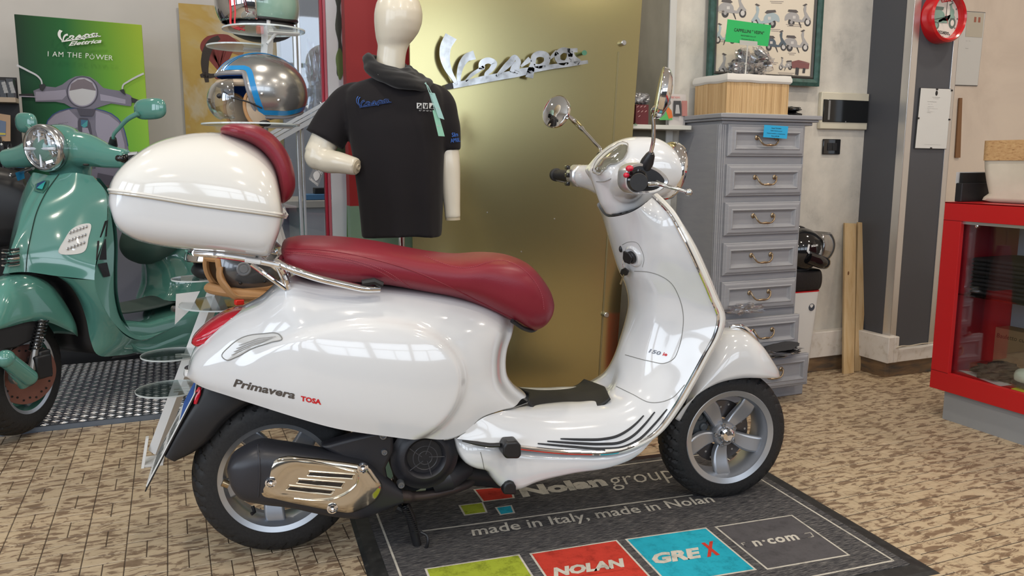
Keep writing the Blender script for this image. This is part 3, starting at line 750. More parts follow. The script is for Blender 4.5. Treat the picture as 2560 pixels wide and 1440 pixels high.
# ---- front fender
T = F.C([(1688, 1046, .02), (1698, 1000, .0), (1722, 935, .0), (1760, 872, .0), (1805, 826, .0), (1845, 822, 0), (1882, 846, 0), (1914, 888, 0), (1935, 918, 0), (1948, 938, 0)], 60)
B = F.C([(1690, 1048, .08), (1712, 1018, .085), (1745, 985, .085), (1790, 958, .085), (1850, 944, .082), (1905, 941, .06), (1938, 940, .025), (1948, 939, 0)], 60)
Wf = tab((0, .074), (.2, .086), (.5, .090), (.75, .080), (.9, .050), (1, .006))
fd = mk('front_fender', pod(T, B, Wf, 2.35, 2.9, 40, dome=1), white_paint, ws, solid=.003)
cg = cr([T[i] + V3((0, 0, .004)) for i in range(34, 47)], 24)
mk('fender_crest', G().tube(cg, [.004 + .010 * math.sin(math.pi * i / 23) for i in range(24)], 12, flat=.55, up=(0, 1, 0)), chrome, fd)
# fork arm
mk('fork', G().tube([V3((1.19, .06, .50)), V3((1.23, .065, .38)), V3((1.30, .07, .25)), V3((1.338, .05, .21))], [.03, .026, .028, .03], 12).tube([V3((1.26, .045, .40)), V3((1.34, .05, .24))], [.022, .018], 12), engine_black, ws)
# ---- engine, drive side
def pv(px, py, v): return P(px, py, v)
eng = G()
eng.hexa([pv(955, 1075, .10), pv(1150, 1092, .10), pv(1150, 1225, .10), pv(1000, 1262, .10), pv(955, 1075, -.08), pv(1150, 1092, -.08), pv(1150, 1225, -.08), pv(1000, 1262, -.08)])
engo = mk('engine_block', eng, engine_black, ws, bevel=.012, segs=3)
fc = pv(1062, 1142, .150)
sc_ = .085
rp = (pv(1062 + 86, 1142, .15) - fc).length
mk('fan_cover', G().lathe([(rp * 1.0, -.07), (rp * 1.0, -.012), (rp * .97, -.004), (rp * .80, .0), (rp * .74, .010), (rp * .60, .013), (rp * .53, .008), (rp * .50, -.006), (0, -.006)], fc, (0, -1, 0), 64), engine_black, engo, ang=50)
g = G()
for k in range(5):
    A = k * 2 * math.pi / 5 + .1
    a = V3((math.sin(A) * .010, 0, math.cos(A) * .010)); b = V3((math.sin(A + .22) * rp * .55, 0, math.cos(A + .22) * rp * .55))
    g.tube([fc + a + V3((0, -.010, 0)), fc + b + V3((0, -.011, 0))], .0011, 5)
for r_ in (.018, .032): g.tube([fc + V3((r_ * math.sin(k * math.pi / 18), -.008, r_ * math.cos(k * math.pi / 18))) for k in range(36)], .001, 5, closed=True)
mk('fan_grille', g, mat('grille_dark_grey', (.06, .06, .068), .35), engo)
g = G().prism([pv(*p, .165) for p in [(800, 1118), (880, 1094), (945, 1079), (985, 1082), (985, 1130), (965, 1172), (975, 1230), (935, 1240), (900, 1190), (860, 1150)]], (0, .05, 0))
mk('swing_arm', g, engine_black, engo, bevel=.010, segs=3)
for (x, y, r_) in ((958, 1090, .011), (961, 1131, .009), (1003, 1213, .010)):
    c_ = pv(x, y, .168); b_ = mk('engine_bolt', G().lathe([(0, -.02), (r_, -.02), (r_, 0), (r_ * .8, .003), (r_ * .5, .003), (r_ * .45, -.001), (0, -.001)], c_, (0, -1, 0), 18), mat('bolt_grey', (.22, .23, .25), .35, .8), engo)
mk('oil_cap', G().cyl(pv(1052, 1222, .10), pv(1052, 1222, .075), .014, 16), mat('oil_cap_yellow', (.30, .30, .14), .4), engo)
mk('crankcase', G().tube([pv(1085, 1205, .11), pv(1120, 1195, .12), pv(1165, 1165, .09)], [.03, .034, .03], 14).tube([pv(1150, 1180, .05), pv(1250, 1190, .04)], .035, 12), engine_black, engo)
# exhaust
T = F.C([(569, 1165, .16), (580, 1142, .16), (610, 1122, .16), (648, 1105, .16), (700, 1109, .16), (780, 1121, .16), (860, 1137, .16), (915, 1152, .16), (955, 1185, .16), (1005, 1226, .16)], 50)
B = F.C([(572, 1180, .16), (580, 1212, .16), (600, 1238, .16), (650, 1252, .16), (720, 1262, .16), (800, 1280, .16), (860, 1289, .16), (905, 1290, .16), (950, 1275, .16), (1008, 1256, .16)], 50)
mg = pod(T, B, tab((0, .035), (.08, .052), (.5, .056), (.8, .05), (1, .018)), 3.4, 3.0, 30); mg.v = [p + V3((0, -.155, 0)) for p in mg.v]
mbvh = bvh_of(mg)
muf = mk('muffler', mg, muffler_black, ws, ang=50)
mk('muffler_seam', G().tube([hit(F, mbvh, 645 + 4 * math.sin(t / 7 * 3), 1112 + t * 18.5, 0) or P(640, 1110 + t * 19, .2) for t in range(8)], .0028, 8), muffler_black, muf)
shp = cr([(627, 1226), (640, 1198), (665, 1165), (690, 1147), (715, 1140), (760, 1143), (830, 1150), (890, 1158), (922, 1165), (940, 1188), (956, 1216), (945, 1245), (918, 1266), (880, 1282), (830, 1277), (760, 1264), (690, 1250), (640, 1240)], 70, True)
sc0 = sum(shp, V3((0, 0, 0))) / len(shp)
rg = []
for k, (t, o_) in enumerate([(1.0, -.012), (1.0, .0), (.965, .006), (.88, .010), (.72, .0115), (.66, .0105), (.5, .0105), (.25, .0105), (.03, .0105)]):
    rg.append([P(sc0.x + (p.x - sc0.x) * t, sc0.y + (p.y - sc0.y) * t, .208 + o_) for p in shp])
hs = mk('heat_shield', G().loft(rg), steel, muf, ang=60)
mk('shield_rib', G().tube(F.C([(693, 1152, .220), (750, 1150, .222), (820, 1162, .222), (870, 1175, .221), (893, 1182, .220), (893, 1205, .220), (872, 1228, .220), (835, 1246, .220), (790, 1250, .220), (735, 1245, .219)], 50), .004, 8, flat=.6), steel, hs)
for Q in ([(775, 1181), (884, 1187), (879, 1195), (770, 1189)], [(748, 1200), (859, 1207), (852, 1217), (743, 1208)], [(725, 1217), (834, 1226), (825, 1234), (717, 1225)]):
    mk('slot', G().prism([P(*p, .2185) for p in Q], (0, -.0012, 0)), black_gloss, hs, bevel=.0008)
    o_ = cr([Q[0], Q[1], Q[2], Q[3]], 4, True)
    fr_ = [V3((sc.x + (q.x - sc.x) * 1.05, sc.y + (q.y - sc.y) * 1.45, 0)) for sc in [sum([V3((*q, 0)) for q in Q], V3((0, 0, 0))) / 4] for q in [V3((*q, 0)) for q in Q]]
    mk('slot_rim', G().tube([P(q.x, q.y, .219) for q in fr_], .0018, 6, closed=True), steel, hs)
for (x, y) in ((677, 1207), (907, 1170), (831, 1271)):
    mk('shield_screw', G().lathe([(.013, -.006), (.0135, .002), (.010, .003), (.009, -.002), (.0075, -.002), (.007, .004), (.003, .005), (0, .002)], P(x, y, .221), (0, -1, 0), 24), chrome, hs)
mk('tail_pipe', G().tube([P(572, 1212, .17), P(556, 1206, .17)], [.0095, .0095], 16), mat('brass_pipe', (.40, .30, .18), .25, .9), muf)
mk('exhaust_pipe', G().tube(F.C([(990, 1240, .16), (1010, 1242, .15), (1050, 1241, .13), (1100, 1232, .11), (1150, 1217, .09), (1176, 1204, .07), (1188, 1185, .05), (1180, 1165, .0)], 40), [.017] * 6 + [.0135] * 34, 14), pipe_metal, muf)
# centre stand
g = G().tube([P(1012, 1262, .10), P(1026, 1290, .105), P(1048, 1384, .115)], [.013, .013, .011], 12).tube([P(990, 1268, .11), P(1004, 1275, .11)], .012, 10)
g.tube([mir(P(1012, 1262, .10)), mir(P(1048, 1384, .115))], .012, 12).tube([P(1020, 1280, .09), mir(P(1020, 1280, .09))], .010, 10)
st = mk('centre_stand', g, black_plastic, ws)
mk('stand_foot', G().tube(F.C([(1046, 1386, .12), (1058, 1378, .13), (1070, 1352, .135), (1068, 1340, .13), (1052, 1330, .12)], 20), .0045, 8), black_plastic, st)
a_, b_ = P(1012, 1268, .125), P(1040, 1330, .125); hx = []
for k in range(150):
    t = k / 149; A = t * 13 * 2 * math.pi; c_ = a_.lerp(b_, t); hx.append(c_ + V3((math.cos(A) * .008, math.sin(A) * .008, 0)))
mk('stand_spring', G().tube(hx, .0018, 5), mat('spring_dark', (.05, .05, .055), .35, .6), st)

# ---- steering head
HS = .0055
g = G()
T = F.C([(1478, 418), (1500, 387), (1530, 360), (1562, 345), (1600, 341), (1640, 346), (1668, 366), (1684, 398), (1690, 428)], 40)
B = F.C([(1480, 436), (1498, 470), (1520, 492), (1560, 505), (1600, 505), (1640, 496), (1664, 482), (1680, 462), (1689, 440)], 40)
hg = pod(T, B, tab((0, .062), (.2, .078), (.5, .086), (.75, .088), (.9, .082), (1, .074)), 2.2, 2.2, 30)
g.add(hg.v, hg.f)
for sgn in (1, -1):
    pts = [V3((.985, 0, .985)), V3((.968, sgn * .09, .990)), V3((.952, sgn * .15, .994)), V3((.936, sgn * .205, .997))]
    g.tube(cr(pts, 16), [.060 - .028 * sstep(0, 1, i / 15) for i in range(16)], 16, flat=1.15)
nk = [P(1560, 440, 0), P(1566, 485, 0), P(1573, 518, 0)]
rings = []
for cpx, w_, k in (((1472, 1655, 425), .082, 0), ((1486, 1648, 465), .078, 1), ((1502, 1640, 503), .070, 2), ((1519, 1632, 518), .066, 3)):
    x0, x1, yy = cpx; a = P(x0, yy + (20 if k == 3 else 8 if k == 2 else 0), 0); b = P(x1, yy - (22 if k == 3 else 12 if k == 2 else 0), 0); c_ = (a + b) / 2
    rings.append([c_ + (b - a) / 2 * math.cos(2 * math.pi * i / 28) + V3((0, w_ * math.sin(2 * math.pi * i / 28), 0)) for i in range(28)])
g.loft(rings)
head = mk('handlebar_cover', g, white_paint, ws, remesh=.0045, sm=14)
# surface for decals on the head: plain pod
hb = bvh_of(hg)
def hhit(px, py, off=.004):
    h = hit(F, hb, px, py, off); return h if h is not None else P(px, py, .06)
dash = patch('instrument_panel', [(1489, 428), (1495, 408), (1508, 393), (1535, 372), (1556, 361), (1566, 363), (1566, 378), (1558, 395), (1540, 408), (1522, 412), (1510, 424), (1497, 431)], hb, mat('dash_glass_grey', (.16, .155, .12), .08, .1, 1), head, th=.004, bulge=.002)
mk('dash_bezel', G().tube([hhit(p.x, p.y, .0065) for p in cr([(1488, 430), (1494, 407), (1508, 391), (1535, 370), (1557, 359), (1568, 362), (1568, 379), (1559, 397), (1541, 410), (1523, 414), (1511, 426), (1497, 433)], 60, True)], .0016, 6, closed=True), mat('bezel_grey', (.30, .29, .27), .3, .5), dash)
mk('dash_needles', G().tube([hhit(1512, 402, .011), hhit(1530, 398, .012), hhit(1545, 388, .012)], .002, 6).tube([hhit(1500, 420, .010), hhit(1508, 405, .011)], .002, 6).tube([hhit(1535, 384, .011), hhit(1552, 372, .011)], .0012, 6), chrome, dash)
seam('cover_seam', [(1487, 452), (1510, 452), (1535, 443), (1560, 440)], hb, grey_seam, head, .001, 24, .004)
# headlamp ring
hc = V3((P(1686, 432, 0).x - .006, 0, P(1686, 432, 0).z + .004)); ax = V3((.985, 0, -.17)).normalized()
hl = mk('headlight', G().lathe([(.076, -.030), (.083, -.022), (.085, -.008), (.081, .004), (.073, .008), (.070, .006), (.068, -.004), (0, -.0)], hc, ax, 48), chrome, ws, ang=60)
mk('headlight_lens', G().lathe([(.070, .004), (.062, .012), (.045, .018), (.02, .021), (0, .022)], hc, ax, 40), clear_lens, hl)
# grips, controls
def grip(sgn, s0, z0, v0, v1, s1=None, z1=None):
    a = V3((s0, -sgn * v0, z0)); b = V3((s1 if s1 else s0, -sgn * v1, z1 if z1 else z0))
    return G().tube([a, a.lerp(b, .12), a.lerp(b, .2), a.lerp(b, .9), a.lerp(b, .93), b], [.0215, .0215, .0165, .0165, .021, .0205], 22), a, b
gR = P(1597, 456, .375); gL = P(1388, 437, -.375)
for nm, e, sgn in (('right', gR, 1), ('left', gL, -1)):
    a = V3((.923, -sgn * .255, .998))
    mk('handgrip', G().tube([a, a.lerp(e, .1), a.lerp(e, .14), a.lerp(e, .88), a.lerp(e, .9), e], [.023, .023, .0172, .0172, .0215, .021], 24), noisy(mat('grip_rubber', (.016, .016, .018), .55), coords(MATS.get('grip_rubber') or mat('grip_rubber', (.016, .016, .018), .55)), 90, None, bump=.2) if nm == 'right' else MATS['grip_rubber'], ws)
    c_ = V3((.931, -sgn * .228, .998)); rings = []
    for q_, w_ in ((-.030, .9), (-.022, 1.03), (.022, 1.03), (.032, .9)):
        rings.append([c_ + V3((math.cos(t) * .036 * w_ + .004, -sgn * q_, math.sin(t) * .036 * w_)) for t in [2 * math.pi * (k + .5) / 8 for k in range(8)]])
    sw = mk('switch_housing', G().loft(rings), mat('satin_chrome', (.66, .67, .69), .30, .8), ws, bevel=.004)
    bb = G()
    for z_ in ((.026, .002, -.024) if sgn < 0 else (-.022,)): bb.box(c_ + V3((-.034, 0, z_)), (.012, .024, .013))
    mk('switch_button', bb, black_gloss, sw, bevel=.003)
shr = [P(p.x, p.y, .262) for p in cr([(1561, 445), (1566, 420), (1592, 407), (1626, 414), (1658, 432), (1672, 454), (1655, 474), (1610, 485), (1578, 482), (1563, 466)], 40, True)]
shc = sum(shr, V3()) / len(shr)
shroud = mk('lever_shroud', G().loft([[p + V3((0, .045, 0)) for p in shr], shr, [shc + (p - shc) * .93 + V3((0, -.005, 0)) for p in shr], [shc + (p - shc) * .80 + V3((0, -.003, 0)) for p in shr], [shc + (p - shc) * .78 + V3((0, .02, 0)) for p in shr]]), MATS['satin_chrome'], ws, ang=50)
mk('shroud_opening', G().prism([shc + (p - shc) * .78 + V3((0, -.0025, 0)) for p in shr], (0, .006, 0)), black_plastic, shroud)
mk('grip_flange', G().lathe([(0, 0), (.027, 0), (.028, .004), (.023, .008), (0, .008)], P(1593, 451, .27), (0, -1, 0), 32), black_gloss, shroud)
mk('engine_stop_switch', G().ball(P(1574, 421, .285), (.010, .010, .008)).ball(P(1566, 438, .28), (.008, .008, .007)), mat('switch_red', (.55, .01, .04), .25, 0, .5), ws)
g = G().tube(F.C([(1622, 460, .285), (1645, 460, .30), (1668, 466, .325), (1700, 475, .345), (1718, 480, .352)], 20), [.010, .010, .010] + [.0085 - .003 * i / 16 for i in range(17)], 12, flat=.7).ball(P(1722, 481, .353), .0095)
mk('brake_lever', g, mat('lever_alloy', (.50, .52, .54), .22, .95), ws)
g = G().tube(F.C([(1455, 442, -.29), (1430, 455, -.31), (1405, 452, -.34), (1392, 448, -.36)], 12), .006, 10)
mk('brake_lever', g, MATS['lever_alloy'], ws)
# lever pocket on the right
mk('lever_pivot', G().ball(P(1640, 458, .275), (.012, .008, .008)), black_plastic, ws)
# mirrors
mirror_glass = mat('mirror_glass', (.9, .9, .9), .02, 1)
def mirror(fr, root, c, nrm, r, stem, sr, boot, cm, frame_m, gm_):
    nrm = nrm.normalized()
    h = mk('mirror', G().lathe([(r * .985, .002), (r, -.003), (r * .97, -.012), (r * .8, -.020), (r * .45, -.026), (0, -.028)], c, nrm, 48), frame_m, root)
    mk('mirror_glass', G().lathe([(r * .955, .0022), (r * .94, .0026), (0, .0030)], c, nrm, 48), gm_, h)
    mk('mirror_rim', G().tube([c + (nrm.orthogonal().normalized() * math.cos(t) + nrm.cross(nrm.orthogonal().normalized()) * math.sin(t)) * r * .975 for t in [2 * math.pi * k / 48 for k in range(48)]], .0022, 8, closed=True), frame_m, h)
    s = mk('mirror_stem', G().tube(stem, sr, 14), cm, root)
    if boot: mk('stem_boot', G().tube(*boot), black_plastic, s)
    return h
cR = P(1648, 232, .43)
a5 = R(20)
mirror(F, ws, cR, V3((-math.cos(a5), -(-math.sin(a5)) * 1, .16)), .0585, cr([P(1626, 385, .27), P(1632, 360, .285), P(1634, 315, .33), P(1636, 275, .38), cR + V3((.028, .004, -.02))], 24), [.0052] * 15 + [.0052, .006, .0075, .0085, .009, .009, .009, .008, .006], ([P(1612, 420, .25), P(1618, 405, .26), P(1626, 388, .27), P(1628, 382, .275)], [.017, .017, .012, .008], 14), chrome, chrome, mirror_glass)
cL = P(1389, 279, -.43)
a6 = R(32)
mirror(F, ws, cL, V3((-math.cos(a6), -math.sin(a6), .26)), .0545, cr([P(1500, 388, -.25), P(1502, 376, -.26), P(1488, 358, -.29), P(1455, 322, -.36), P(1436, 303, -.41), P(1419, 288, -.425)], 26), [.0052] * 13 + [.0054, .0055, .0075, .0085, .0088, .009, .009, .009, .009, .009, .008, .007, .006], ([P(1497, 396, -.24), P(1500, 385, -.25)], [.013, .009], 14), chrome, chrome, mirror_glass)
# key
def lh(px, py, off): return hit(F, ls_bvh, px, py, off) or P(px, py, .1)
kc = lh(1583, 641, 0); kn = (lh(1583, 641, .05) - kc).normalized()
mk('lock_boss', G().lathe([(.0, -.012), (.034, -.012), (.032, .002), (.026, .006), (.022, .004), (0, .004)], kc, kn, 32), white_paint, shield, ang=60)
ig = mk('ignition_lock', G().lathe([(0, -.004), (.018, -.004), (.018, .009), (.013, .013), (.011, .010), (0, .010)], kc + kn * .002, kn, 24), black_plastic, ws)
mk('ignition_key', G().prism([lh(x, y, .014) for x, y in ((1571, 622), (1585, 628), (1592, 640), (1586, 655), (1574, 650), (1570, 640))], kn * .006), black_plastic, ig, bevel=.002)
kr = lh(1571, 654, .016); ku = V3((0, 0, 1)); kv = kn.cross(ku).normalized()
mk('key_ring', G().tube([kr + (kv * .35 * math.cos(t) + ku * math.sin(t)) * .012 for t in [2 * math.pi * k / 24 for k in range(24)]], .0011, 6, closed=True), chrome, ig)
mk('spare_key', G().prism([lh(x, y, .014) for x, y in ((1566, 668), (1574, 664), (1584, 672), (1580, 682), (1570, 685), (1563, 678))], kn * .005), black_plastic, ig, bevel=.002)
ks = lh(1573, 680, .016)
mk('key_blade', G().prism([ks + kv * .004, ks - kv * .002, ks - kv * .0 + V3((-.010, 0, -.030)), ks + kv * .005 + V3((-.010, 0, -.028))], kn * .0015), mat('brass_key', (.45, .36, .2), .3, .9), ig)
mk('hook_button', G().ball(lh(1553, 622, .001), (.006, .006, .010)), black_plastic, shield)
# badges
pxtext('badge_lettering', 'Primavera', F, body_bvh, (583, 966), (737, 998), (583 + 1, 946), grey_badge, body, bold=.03, shear=.25)
pxtext('decal_lettering', 'TOSA', F, body_bvh, (752, 1002), (803, 1012), (752.5, 989), red_print, body, bold=.045)
pxtext('badge_lettering', '150', F, ls_bvh, (1621, 881), (1652, 889), (1622, 871), mat('badge_chrome_text', (.12, .12, .13), .3, .6), shield, bold=.03, shear=.3)
pxtext('badge_lettering', 'ie', F, ls_bvh, (1656, 889), (1668, 891), (1656.5, 880), red_print, shield, bold=.03, shear=.3)
seam('headset_round_cap', [(1571, 495), (1577, 488), (1585, 486), (1592, 491), (1593, 499), (1586, 506), (1577, 504), (1571, 497)], hb, grey_seam, head, .0007, 30, .002)
# ================================================================ FLOOR MAT
mz = .010
gz = lambda x, y, z=mz: onZ(x, y, z)
TR, TL, BR = gz(1810, 1108), gz(856, 1229), gz(2352, 1425)
BLm = TL + (BR - TR)
carpet = mat('ribbed_charcoal_carpet', (.05, .05, .055), .85, 0, 0, .2)
md = (TR - TL).normalized(); mang = math.atan2(md.y, md.x)
def _carpet():
    N, L, b = nodes(carpet)
    v = geo(carpet, (9, 150, 1), (0, 0, -mang)); v2 = geo(carpet, (3, 3, 3))
    n = N.new('ShaderNodeTexNoise'); n.inputs['Scale'].default_value = 3.2; n.inputs['Detail'].default_value = 3; n.inputs['Roughness'].default_value = .7; L.new(v, n.inputs['Vector'])
    r = N.new('ShaderNodeValToRGB'); e = r.color_ramp.elements; e.new(.5)
    for k, (p, c) in enumerate([(.36, (.018, .018, .022)), (.50, (.062, .061, .066)), (.68, (.23, .215, .20))]): e[k].position = p; e[k].color = (*c, 1)
    L.new(n.outputs['Fac'], r.inputs[0]); L.new(r.outputs[0], b.inputs['Base Color'])
    bp = N.new('ShaderNodeBump'); bp.inputs['Strength'].default_value = .6; bp.inputs['Distance'].default_value = .003
    L.new(n.outputs['Fac'], bp.inputs['Height']); L.new(bp.outputs[0], b.inputs['Normal'])
_carpet()
mt = thing('floor_mat', 'dark ribbed carpet mat with coloured squares and white lettering under the scooter', 'mat', (TL + BR) / 2 * 1, 0)
mt.location.z = 0; WM[mt] = Matrix.Translation((mt.location.x, mt.location.y, 0))
def mq(a, b, o=0):   # a along top edge 0..1, b down 0..1
    p = TL + (TR - TL) * a + (BLm - TL) * b; p.z = o; return p
border = mat('mat_rubber_border', (.016, .016, .017), .55)
noisy(border, geo(border), 40, [(.35, (.010, .010, .011)), (.62, (.022, .022, .022)), (.82, (.07, .065, .06))], 6)
ring = []
for ins, z in ((-.0, .0006), (.012, .006), (.05, .008), (.055, .0065)):
    la, lb = (TR - TL).length, (BLm - TL).length
    ring.append([mq(a, b, z) for a, b in ((ins / la, ins / lb), (1 - ins / la, ins / lb), (1 - ins / la, 1 - ins / lb), (ins / la, 1 - ins / lb))])
mk('rubber_border', G().loft(ring, True, False), border, mt, world=True, smooth=False)
i1 = .05
car = mk('carpet', G().slab([mq(i1 / la, i1 / lb, .003), mq(1 - i1 / la, i1 / lb, .003), mq(1 - i1 / la, 1 - i1 / lb, .003), mq(i1 / la, 1 - i1 / lb, .003)], (0, 0, .007)), carpet, mt, world=True, smooth=False)
def fuzz(name, c, r2=.6, k=.6):
    m = mat(name, c, .9, 0, 0, .1); d = tuple(x * k for x in c)
    return noisy(m, geo(m), 26, [(.3, d), (.5, c), (.8, tuple(min(1, x * 1.15) for x in c))], 8, .75, bump=.4, bscale=500, bdist=.002)
m_red = fuzz('carpet_red', (.47, .045, .030)); m_green = fuzz('carpet_green', (.30, .36, .035), k=.45); m_teal = fuzz('carpet_teal', (.02, .33, .44)); m_grey = fuzz('carpet_grey', (.090, .085, .090), k=.7); m_white = fuzz('carpet_off_white', (.52, .49, .43), k=.55)
def mpatch(name, pts, m, edge=True, z=.0104, ground=False):
    P_ = [V3((p.x, p.y, z)) if ground else gz(p[0], p[1], z) for p in pts]
    if edge:
        c = sum(P_, V3()) / 4; o = []
        mk(name + '_outline', G().add([c + (p - c) * (1 + .006 / (p - c).length) - V3((0, 0, .0002)) for p in P_], [(0, 1, 2, 3)]), m_white, car, world=True, smooth=False)
        mk(name, G().add([c + (p - c) * (1 - .002 / (p - c).length) for p in P_], [(0, 1, 2, 3)]), m, car, world=True, smooth=False)
    else: mk(name, G().add(P_, [tuple(range(len(P_)))]), m, car, world=True, smooth=False)
mpatch('carpet_square', [(1187, 1224), (1274, 1216), (1283, 1244), (1209, 1253)], m_red)
mpatch('carpet_square', [(1150, 1264), (1205, 1257), (1215, 1280), (1163, 1287)], m_green)
mpatch('carpet_square', [(1241, 1269), (1277, 1264), (1284, 1281), (1252, 1286)], m_teal)
gq = [gz(1791, 1318), gz(1979, 1289), gz(2120, 1387), gz(1919, 1422)]
dn = gq[3] - gq[0]
mpatch('carpet_square', gq, m_grey, ground=True)
for (tl, tr, m) in (((1567, 1349), (1764, 1321), m_teal), ((1328, 1385), (1540, 1352), m_red), ((1066, 1423), (1296, 1388), m_green)):
    a, b = gz(*tl), gz(*tr); mpatch('carpet_square', [a, b, b + dn * .98, a + dn * .98], m, ground=True)
def mline(a, b, wdt=.0035):
    A, B = gz(*a, .0104), gz(*b, .0104); d = (B - A).normalized(); n = V3((-d.y, d.x, 0)) * wdt
    mk('carpet_line', G().add([A - n, B - n, B + n, A + n], [(0, 1, 2, 3)]), m_white, car, world=True, smooth=False)
mline((1054, 1328), (1732, 1237))
def gline(p, q, wdt=.003):
    p = V3((p.x, p.y, .0104)); q = V3((q.x, q.y, .0104)); d = (q - p).normalized(); n = V3((-d.y, d.x, 0)) * wdt
    mk('carpet_line', G().add([p - n, q - n, q + n, p + n], [(0, 1, 2, 3)]), m_white, car, world=True, smooth=False)
e1, e2 = .078 / la, .078 / lb
gline(mq(e1, e2), mq(e1, 1 - e2)); gline(mq(1 - e1, e2), mq(1 - e1, 1 - e2)); gline(mq(e1, e2), mq(1 - e1, e2)); gline(mq(e1, 1 - e2), mq(1 - e1, 1 - e2))
def mtext(s, bl, br, tl, m=None, **k):
    text('carpet_lettering', s, gz(*bl, .0106), gz(*br, .0106), gz(*tl, .0106), m or m_white, car, nrm=(0, 0, 1), world=True, off=.0003, **k)
mtext('Nolan', (1308, 1244), (1522, 1214), (1293, 1218), bold=.055)
mtext('group', (1536, 1227), (1697, 1204), (1520, 1196), bold=-.005)
mtext('made in Italy, made in Nolan', (1184, 1347), (1795, 1261), (1176, 1318), bold=.012)
mtext('NOLAN', (1385, 1443), (1573, 1416), (1372, 1421), bold=.06, shear=.3)
mline((1440, 1441), (1560, 1424))
mtext('GRE', (1634, 1412), (1757, 1394), (1625, 1385), bold=.055, shear=.1)
mtext('X', (1768, 1393), (1800, 1387), (1752, 1358), m_red, bold=.06)
mtext('n·com', (1889, 1367), (2001, 1349), (1878, 1353), bold=.03, space=1.1)
for a, b in (((1853, 1358), (1868, 1369)), ((1868, 1369), (1888, 1366)), ((2003, 1347), (2034, 1341)), ((2034, 1341), (2026, 1331)), ((1853, 1358), (1874, 1354)), ((2026, 1331), (1992, 1337))): mline(a, b, .0018)

# ================================================================ OLIVE PANEL with steel script
PY = 2.95
olive = mat('satin_olive_panel', (.47, .415, .21), .21, .94)
noisy(olive, geo(olive), 3, None, bump=.0)
o_tr, o_br = onY(1606, 0, PY), onY(1541, 920, PY)
sl = (o_tr.x - o_br.x) / (o_tr.z - o_br.z)
xr = lambda z: o_br.x + (z - o_br.z) * sl
XLp = onY(1028, 400, PY).x
pan = thing('partition_panel', 'large satin olive panel with steel script letters behind the scooter', 'panel', ((XLp + xr(0)) / 2, PY, 0))
mk('panel_sheet', G().slab([(XLp, PY, 0.004), (xr(0), PY, 0.004), (xr(2.9), PY, 2.9), (XLp, PY, 2.9)], (0, .012, 0)), olive, pan, world=True, smooth=False, bevel=.002)
so = mat('brushed_steel', (.50, .50, .50), .26, .95)
for (x, y) in ((1555, 108), (1512, 786)):
    c = onY(x, y, PY); mk('standoff_knob', G().lathe([(0, 0), (.011, 0), (.0115, .016), (.009, .019), (0, .019)], c, (0, -1, 0), 24), so, pan, world=True)
for (x, y) in ((1218, 531), (1303, 629), (1386, 547)):
    mk('screw', G().lathe([(0, 0), (.0035, 0), (.003, .002), (0, .0022)], onY(x, y, PY), (0, -1, 0), 10), so, pan, world=True)
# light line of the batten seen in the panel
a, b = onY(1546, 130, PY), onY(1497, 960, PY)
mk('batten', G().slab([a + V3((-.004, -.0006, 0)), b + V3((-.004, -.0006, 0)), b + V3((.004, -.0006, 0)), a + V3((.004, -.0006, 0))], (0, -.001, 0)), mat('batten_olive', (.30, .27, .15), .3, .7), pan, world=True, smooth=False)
# the steel word: polygons in crop units (2.88 px per unit offset 1000,0)
def stroke(pts, n=30):
    c = cr([V3((p[0], p[1], 0)) for p in pts], n); w_ = _lin([(k / (len(pts) - 1), pts[k][2]) for k in range(len(pts))]); L = []; Rr = []
    for i, p in enumerate(c):
        d = (c[min(n - 1, i + 1)] - c[max(0, i - 1)]); d.z = 0; d.normalize(); q_ = V3((-d.y, d.x, 0)); h = w_(i / (n - 1)) / 2
        L.append(p + q_ * h); Rr.append(p - q_ * h)
    return L, Rr
def _lin(t): return lambda x: _li(t, x)
SCRIPT = [  # x, y, width  (letter strokes of the script word)
    [(366, 262, 90), (326, 340, 80), (322, 420, 74), (345, 500, 56), (385, 570, 34), (408, 610, 20)],
    [(534, 396, 66), (480, 415, 56), (440, 470, 44), (424, 530, 34), (420, 590, 26)],
    [(380, 618, 40), (480, 598, 44), (600, 572, 52), (700, 554, 50), (800, 536, 56), (930, 508, 40), (1060, 486, 34), (1200, 466, 34), (1350, 446, 24)],
    [(470, 585, 14), (520, 535, 24), (566, 505, 26), (600, 480, 20)],
    [(585, 500, 40), (590, 455, 46), (635, 436, 44), (676, 458, 44), (655, 500, 36), (618, 540, 30), (628, 566, 26)],
    [(690, 550, 16), (740, 500, 30), (790, 450, 44), (826, 412, 42), (848, 440, 30), (830, 480, 60), (818, 530, 70)],
    [(868, 480, 12), (905, 450, 30), (935, 425, 40)],
    [(928, 560, 56), (940, 505, 50), (955, 455, 36), (965, 405, 40), (1005, 388, 44), (1052, 405, 46), (1052, 450, 44), (1005, 478, 34), (960, 470, 24)],
    [(1075, 425, 14), (1100, 400, 26), (1130, 375, 36)],
    [(1220, 372, 40), (1170, 362, 40), (1130, 395, 44), (1140, 440, 36), (1190, 452, 36), (1215, 420, 40), (1222, 375, 44), (1240, 420, 50), (1290, 450, 40)],
    [(1200, 365, 30), (1275, 362, 30)]]
